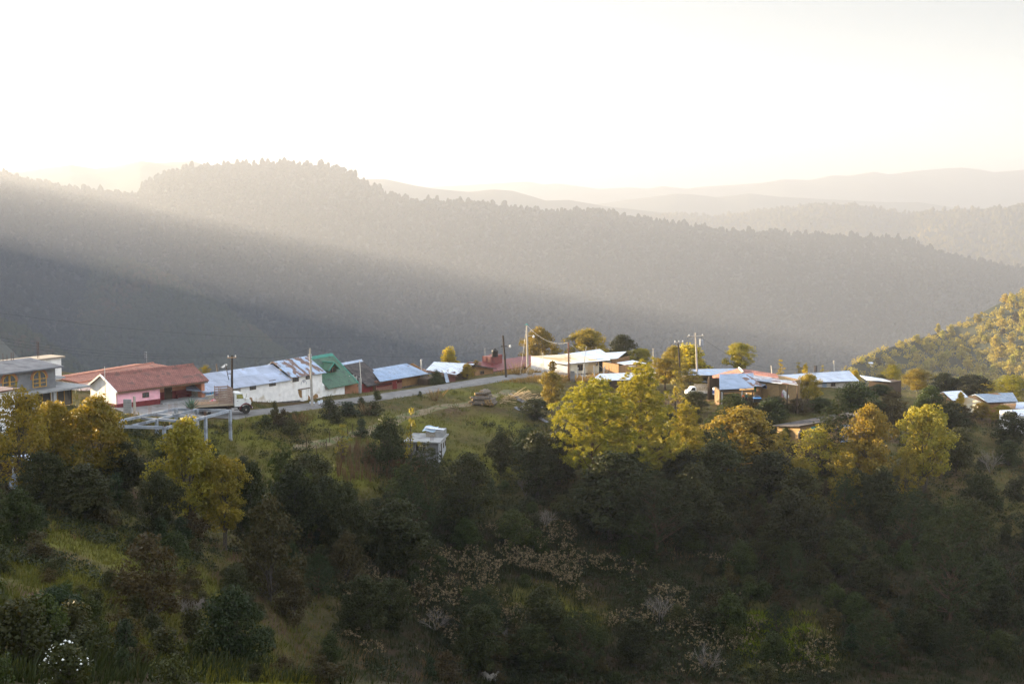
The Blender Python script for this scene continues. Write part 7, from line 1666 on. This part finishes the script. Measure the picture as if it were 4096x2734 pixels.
SK = [('shrub1','low dark shrub on the hillside','low dark shrubs on the hillside'),('shrub2','low green shrub on the hillside','low green shrubs on the hillside'),('shrub3','low russet shrub on the hillside','low russet shrubs on the hillside'),('shrub4','low olive shrub on the hillside','low olive shrubs on the hillside'),('shrub5','upright blue green shrub on the hillside','blue green shrubs on the hillside')]
n = 0; us = []
for _ in range(6000):
    if n >= 285: break
    px, py = rs.random()*4300-100, 1640+rs.random()**.8*1090
    h = hit(px, py)[0]
    if np.isnan(h[0]): continue
    if (np.hypot(rx_-h[0], ry_-h[1]).min() < 4.5) or (px < 950 and py < 1700): continue
    if any(abs(px-a) < b and abs(py-c) < d for a, b, c, d in ((1720,150,1800,60),(3150,160,2540,90),(300,200,2180,50),(620,170,1700,60),(2050,110,1610,50),(3300,150,1740,40))): continue
    if fbm(h[0], h[1], 14, 2, 31) < -.08: continue
    if 3450 < px < 4000 and 1850 < py < 2080 and rs.random() < .7: continue
    if any((h[0]-u[0])**2+(h[1]-u[1])**2 < 1.7**2 for u in us): continue
    us.append(h); k = rs.choice(5, p=[.28,.22,.18,.18,.14]); kk_, lab, grp = SK[k]; s = (.45+.65*rs.random())*(.8 if h[1] < 90 else 1.05)
    o = addmesh('shrub', mproto(kk_), loc=(h[0], h[1], h[2]-.08), rz=rs.random()*6.28); o.scale = (s*(.85+.4*rs.random()), s, s*(.8+.4*rs.random())); tag(o, lab, 'shrub', grp); n += 1
print('shrubs', n)
# ---- ground cover
def tufts(pts, n, h, w, m, name, label, seed, spread=.25, lean=.45):
    rg = np.random.default_rng(seed); K = len(pts); c = np.repeat(pts, n, 0); M = K*n; sc_ = np.repeat(.6+.8*rg.random(K), n)
    off = rg.normal(size=(M, 2))*spread; p = c.copy(); p[:, :2] += off*sc_[:, None]; p[:, 2] -= .05
    a = rg.random(M)*6.28; d = np.stack([np.cos(a), np.sin(a), np.zeros(M)], 1)
    hh = (h*(.5+.8*rg.random(M))*sc_)[:, None]; tip = p+np.concatenate([off*lean*3*hh, np.zeros((M, 1))], 1)*.8; tip[:, 2] += hh[:, 0]
    ww = (w*(.6+.8*rg.random(M)))[:, None]; mid = (p*.45+tip*.55); mid[:, 2] += .1*hh[:, 0]
    V = np.stack([p-d*ww*.5, p+d*ww*.5, mid+d*ww*.4, tip], 1).reshape(-1, 3)
    var = np.clip(.5*np.repeat(rg.random(K), n)+.5*rg.random(M), 0, 1)
    return tag(addmesh(name, npmesh(name, V, np.arange(M*4).reshape(-1, 4), m, np.repeat(var, 4))), label, kind='stuff')
def scat(n, x0, x1, y0, y1, seed, cond=None):
    rg = np.random.default_rng(seed); px = x0+(x1-x0)*rg.random(n); py = y0+(y1-y0)*rg.random(n); h = hit(px, py); ok = ~np.isnan(h[:, 0]); h = h[ok]
    dm = np.concatenate([np.hypot(rx_[None]-h[i:i+4000, 0:1], ry_[None]-h[i:i+4000, 1:2]).min(1) for i in range(0, len(h), 4000)]); h = h[dm > ROADW+.5]
    # not inside the pink house yard
    dx, dy = h[:, 0]-PINKS.O.x, h[:, 1]-PINKS.O.y; lx = dx*PINKS.ex.x+dy*PINKS.ex.y; ly = dx*PINKS.ey.x+dy*PINKS.ey.y
    h = h[~((lx > -1) & (lx < 18) & (ly > -5.3) & (ly < 8))]
    if cond is not None: h = h[cond(h)]
    return h
GRASS = leafmat('grass_blade', (.06,.075,.011), (.11,.10,.02), (.18,.14,.04), trans=.3, objvar=0); GRASSF = leafmat('grass_fresh', (.08,.082,.011), (.13,.118,.018), (.19,.15,.04), trans=.4, objvar=0)
GRASSP = leafmat('grass_bright', (.14,.18,.008), (.22,.25,.012), (.3,.26,.04), trans=.4, objvar=0)
WEED = leafmat('weed_leaf', (.018,.028,.006), (.036,.041,.009), (.062,.042,.015), trans=.25, objvar=0)
fld = lambda s, sd, lo, hi: (lambda h: (fbm(h[:,0],h[:,1],s,3,sd) > lo) & (fbm(h[:,0],h[:,1],s,3,sd) < hi))
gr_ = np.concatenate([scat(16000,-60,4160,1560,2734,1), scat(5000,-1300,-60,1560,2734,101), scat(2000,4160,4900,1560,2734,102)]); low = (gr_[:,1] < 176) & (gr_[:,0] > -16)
tufts(gr_[~low], 9, .38, .07, GRASS, 'grass', 'rough grass on the upper and left hillside', 1)
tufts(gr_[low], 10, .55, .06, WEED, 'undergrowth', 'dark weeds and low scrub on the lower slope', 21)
meadow = np.array(MEADOW)
def inmead(h): return (np.hypot(h[:,0:1]-meadow[None,:,0], h[:,1:2]-meadow[None,:,1])/meadow[None,:,2]).min(1) < .95
tufts(scat(26000,-60,4160,1500,2734,2,inmead), 10, .30, .06, GRASSF, 'grass', 'fresh green grass in patches on the slope', 2)
h = scat(3500,2950,3330,2450,2640,105,lambda h: fbm(h[:,0],h[:,1],4,3,71) > -.25); tufts(h, 10, .4, .06, GRASSP, 'grass', 'bright green grass patch at the lower right', 106)
h = scat(15000,-60,4160,1700,2734,3,fld(10,21,-.05,1)); h = h[h[:, 1] > 88]
V, F, var = leaves(h+np.array([0,0,.3]), np.full((len(h),3),.5)*np.array([1,1,.6]), 22, .13, np.random.default_rng(4), up=.4); tag(addmesh('undergrowth', npmesh('undergrowth', V, F, WEED, var)), 'low leafy undergrowth between the trees', kind='stuff')
h = scat(5200,100,4160,1620,2734,5,fld(13,33,.05,1)); h = h[h[:, 1] > 85]; tufts(h, 12, .55, .03, DRY, 'dry_grass', 'dry straw coloured grass stalks on the slope', 6, .22)
h = np.concatenate([scat(1500,-1300,-80,1620,2600,103,fld(16,23,-.15,1)), scat(700,4180,4900,1660,2734,104,fld(16,23,-.15,1))])
V, F, var = leaves(h+np.array([0,0,.7]), np.full((len(h),3),1.3)*np.array([1,1,.8]), 120, .17, np.random.default_rng(14), up=.4); tag(addmesh('undergrowth', npmesh('undergrowth', V, F, LEAF_DARK, var)), 'bushy scrub continuing beside the picture', kind='stuff')
# pale seed heads of the tall weeds in the lower middle
wc = lambda h: fbm(h[:,0],h[:,1],6,3,41) > -.05
cl = np.concatenate([scat(900,1350,2350,2230,2650,7,wc), scat(800,2050,2950,2250,2560,8,wc), scat(250,1850,2300,2120,2350,9,wc), scat(200,2700,3350,2500,2734,10,wc)])
tufts(cl, 9, 1.3, .03, WEED, 'weed_stalk', 'tall weed stems in the lower middle of the slope', 11, .25, .25)
rg = np.random.default_rng(13); hd = np.repeat(cl, 4, 0); hd = hd+np.concatenate([rg.normal(size=(len(hd),2))*.28, (.9+.5*rg.random(len(hd)))[:,None]], 1)
V, F, var = leaves(hd, np.full((len(hd),3),.13), 8, .075, rg, up=.5); tag(addmesh('seed_heads', npmesh('seed_heads', V, F, leafmat('seed_head', (.18,.145,.08), (.27,.22,.12), (.34,.31,.20), trans=.3, objvar=0), var)), 'pale fluffy seed heads of the weeds', kind='stuff')
# maize stalks
h = scat(260,1350,1680,1790,1930,14); tufts(h, 5, 1.5, .06, leafmat('maize', (.10,.06,.03), (.15,.1,.05), trans=.3, objvar=0), 'maize_stalks', 'dead brown maize stalks left of the block house', 15, .1, .3)
# bare twiggy bushes
def twiggy(px, py, R, H, label, seed, m=None):
    rg = random.Random(seed); g = G(px, py); q = MB()
    def br(p, d, L, r, lv):
        e = p+d*L; mid = p+d*L*.5+Vector((rg.uniform(-1,1),rg.uniform(-1,1),rg.uniform(-.3,.6)))*L*.08; q.tube([p, mid, e], [r, r*.8, r*.55], 4, cap=False)
        if lv:
            for _ in range(3 if lv > 1 else 4): br(p+d*L*rg.uniform(.45,1), (d+Vector((rg.uniform(-1,1),rg.uniform(-1,1),rg.uniform(-.5,.9)))*.8).normalized(), L*rg.uniform(.5,.75), r*.55, lv-1)
    for i in range(7): a = i*.9+rg.random(); br(Vector((0,0,-.1)), Vector((math.cos(a)*R/H,math.sin(a)*R/H,1)).normalized(), H*.5, .045, 3)
    o = q.build('bare_bush', m or TWIG); o.location = g; return tag(o, label, 'bush')
twiggy(1740,2520,2.6,2.6,'leafless grey bush with arching twigs near the sheep',1); twiggy(2640,2500,1.6,3.6,'small bare tree with pale forked trunk on the lower slope',2); twiggy(2830,2680,2.4,2.8,'leafless spreading bush near the bottom edge',3); twiggy(2100,1980,1.4,3.,'thin bare saplings left of the large pine',4); twiggy(2180,2110,1.6,2.6,'grey twiggy bush under the large pine',5); twiggy(1980,1790,2.0,1.8,'grey brushwood right of the block house',6,mat('brush_twig',(.09,.075,.06),(.14,.12,.1),scale=3,rough=.95)); twiggy(760,2480,1.5,2.0,'pale fallen branches below the dark dome shaped tree',7); twiggy(3960,1890,1.6,3.6,'pale stemmed bare saplings on the right slope',8); twiggy(3700,1850,1.6,.9,'heap of grey brushwood on the right slope',9); twiggy(2000,2560,1.2,1.6,'small bare bush below the seed heads',10)
for i,(px,py) in enumerate([(1190,1690),(1215,1700),(1470,1660),(1740,1600),(2070,1500),(2120,1500)]):
    g = G(px,py); rg = np.random.default_rng(i+50); c = np.tile(g[:], (1,1)); o = tufts(c, 90, 1.5, .03, DRY, 'grass_clump', None, i+60, .22, .5); o['kind']='thing'; del o['kind']; tag(o, ['straw coloured grass clump left of the pair below the concrete pole','straw coloured grass clump right of the pair below the concrete pole','pale grass clump on the bank below the shingle house','pale grass clump above the grassy track','golden grass tuft on the verge by the black pole','golden grass tuft on the verge by the street lamp pole'][i], 'grass clump')
# golden grass on the sunlit verge by the bend
h = scat(1500,1990,2480,1478,1530,77); tufts(h, 10, .5, .05, leafmat('gold_grass', (.22,.17,.05), (.34,.25,.09), trans=.4, objvar=0), 'grass', 'golden grass on the sunlit verge at the bend', 78)
# ================================================================ air, sky, sun, camera
HZ = 1.75e-4
hb = MB(); hb.box(-11000, 13000, -900, 21000, CZ-604, CZ+400)
hz = hb.build('haze', [bpy.data.materials.new('haze_air')]); tag(hz, 'pale morning haze filling the valleys', kind='stuff')
m = hz.data.materials[0]; m.use_nodes = True; N = m.node_tree.nodes; L = m.node_tree.links
for nd in list(N): N.remove(nd)
out = N.new('ShaderNodeOutputMaterial'); pv = N.new('ShaderNodeVolumePrincipled')
pv.inputs['Color'].default_value = (.36, .385, .45, 1); pv.inputs['Density'].default_value = HZ; pv.inputs['Anisotropy'].default_value = .33
L.new(pv.outputs[0], out.inputs['Volume'])

w = bpy.data.worlds.new('World'); sc.world = w; w.use_nodes = True; N = w.node_tree.nodes; L = w.node_tree.links
bg = N['Background']; st = N.new('ShaderNodeTexSky'); st.sky_type = 'NISHITA'; st.sun_disc = False
st.sun_elevation = SUN_EL; st.sun_rotation = SUN_AZ; st.altitude = 2000; st.air_density = 1.0; st.dust_density = .25; st.ozone_density = 1.0
hs = N.new('ShaderNodeHueSaturation'); hs.inputs['Saturation'].default_value = .3; L.new(st.outputs[0], hs.inputs['Color']); 
# sky brightened high up for added fill light, dimmed near the horizon
tcw = N.new('ShaderNodeTexCoord'); sx = N.new('ShaderNodeSeparateXYZ'); L.new(tcw.outputs['Generated'], sx.inputs[0])
rp = N.new('ShaderNodeFloatCurve'); cu = rp.mapping.curves[0]; cu.points[0].location = (0, .25); cu.points[1].location = (1, 1.0)
for a_, b_ in ((.06, .235), (.14, .195), (.30, .6), (.5, .97)): cu.points.new(a_, b_)
rp.mapping.update(); L.new(sx.outputs['Z'], rp.inputs['Value'])
m2_ = N.new('ShaderNodeMath'); m2_.operation = 'MULTIPLY'; m2_.inputs[1].default_value = 1.5; L.new(rp.outputs[0], m2_.inputs[0])
vm = N.new('ShaderNodeVectorMath'); vm.operation = 'SCALE'; L.new(hs.outputs[0], vm.inputs[0]); L.new(m2_.outputs[0], vm.inputs['Scale'])
L.new(vm.outputs[0], bg.inputs[0]); bg.inputs[1].default_value = .09
sl = bpy.data.lights.new('sun', 'SUN'); sl.energy = 5.0; sl.angle = math.radians(.5); sl.color = (1, .79, .50)
so = bpy.data.objects.new('sun', sl); C.objects.link(so); so.rotation_euler = (-SUN).to_track_quat('-Z', 'Y').to_euler(); so.location = (-200, 100, 150)
cam = bpy.data.cameras.new('camera'); cam.sensor_width = 36; cam.lens = 50.0; cam.clip_end = 60000; cam.clip_start = .5
co = bpy.data.objects.new('camera', cam); C.objects.link(co); co.location = (0, 0, CZ); co.rotation_euler = (math.pi/2-PITCH, 0, 0)
sc.camera = co
sc.render.engine = 'CYCLES'
cy = sc.cycles; cy.max_bounces = 5; cy.diffuse_bounces = 2; cy.glossy_bounces = 2; cy.transmission_bounces = 3; cy.transparent_max_bounces = 8; cy.volume_bounces = 1
cy.use_denoising = True; cy.use_adaptive_sampling = True; cy.adaptive_threshold = .02; cy.caustics_reflective = False; cy.caustics_refractive = False
cy.sample_clamp_indirect = 4
sc.view_settings.view_transform = 'Standard'; sc.view_settings.look = 'None'; sc.view_settings.exposure = 3.02; sc.view_settings.gamma = 1
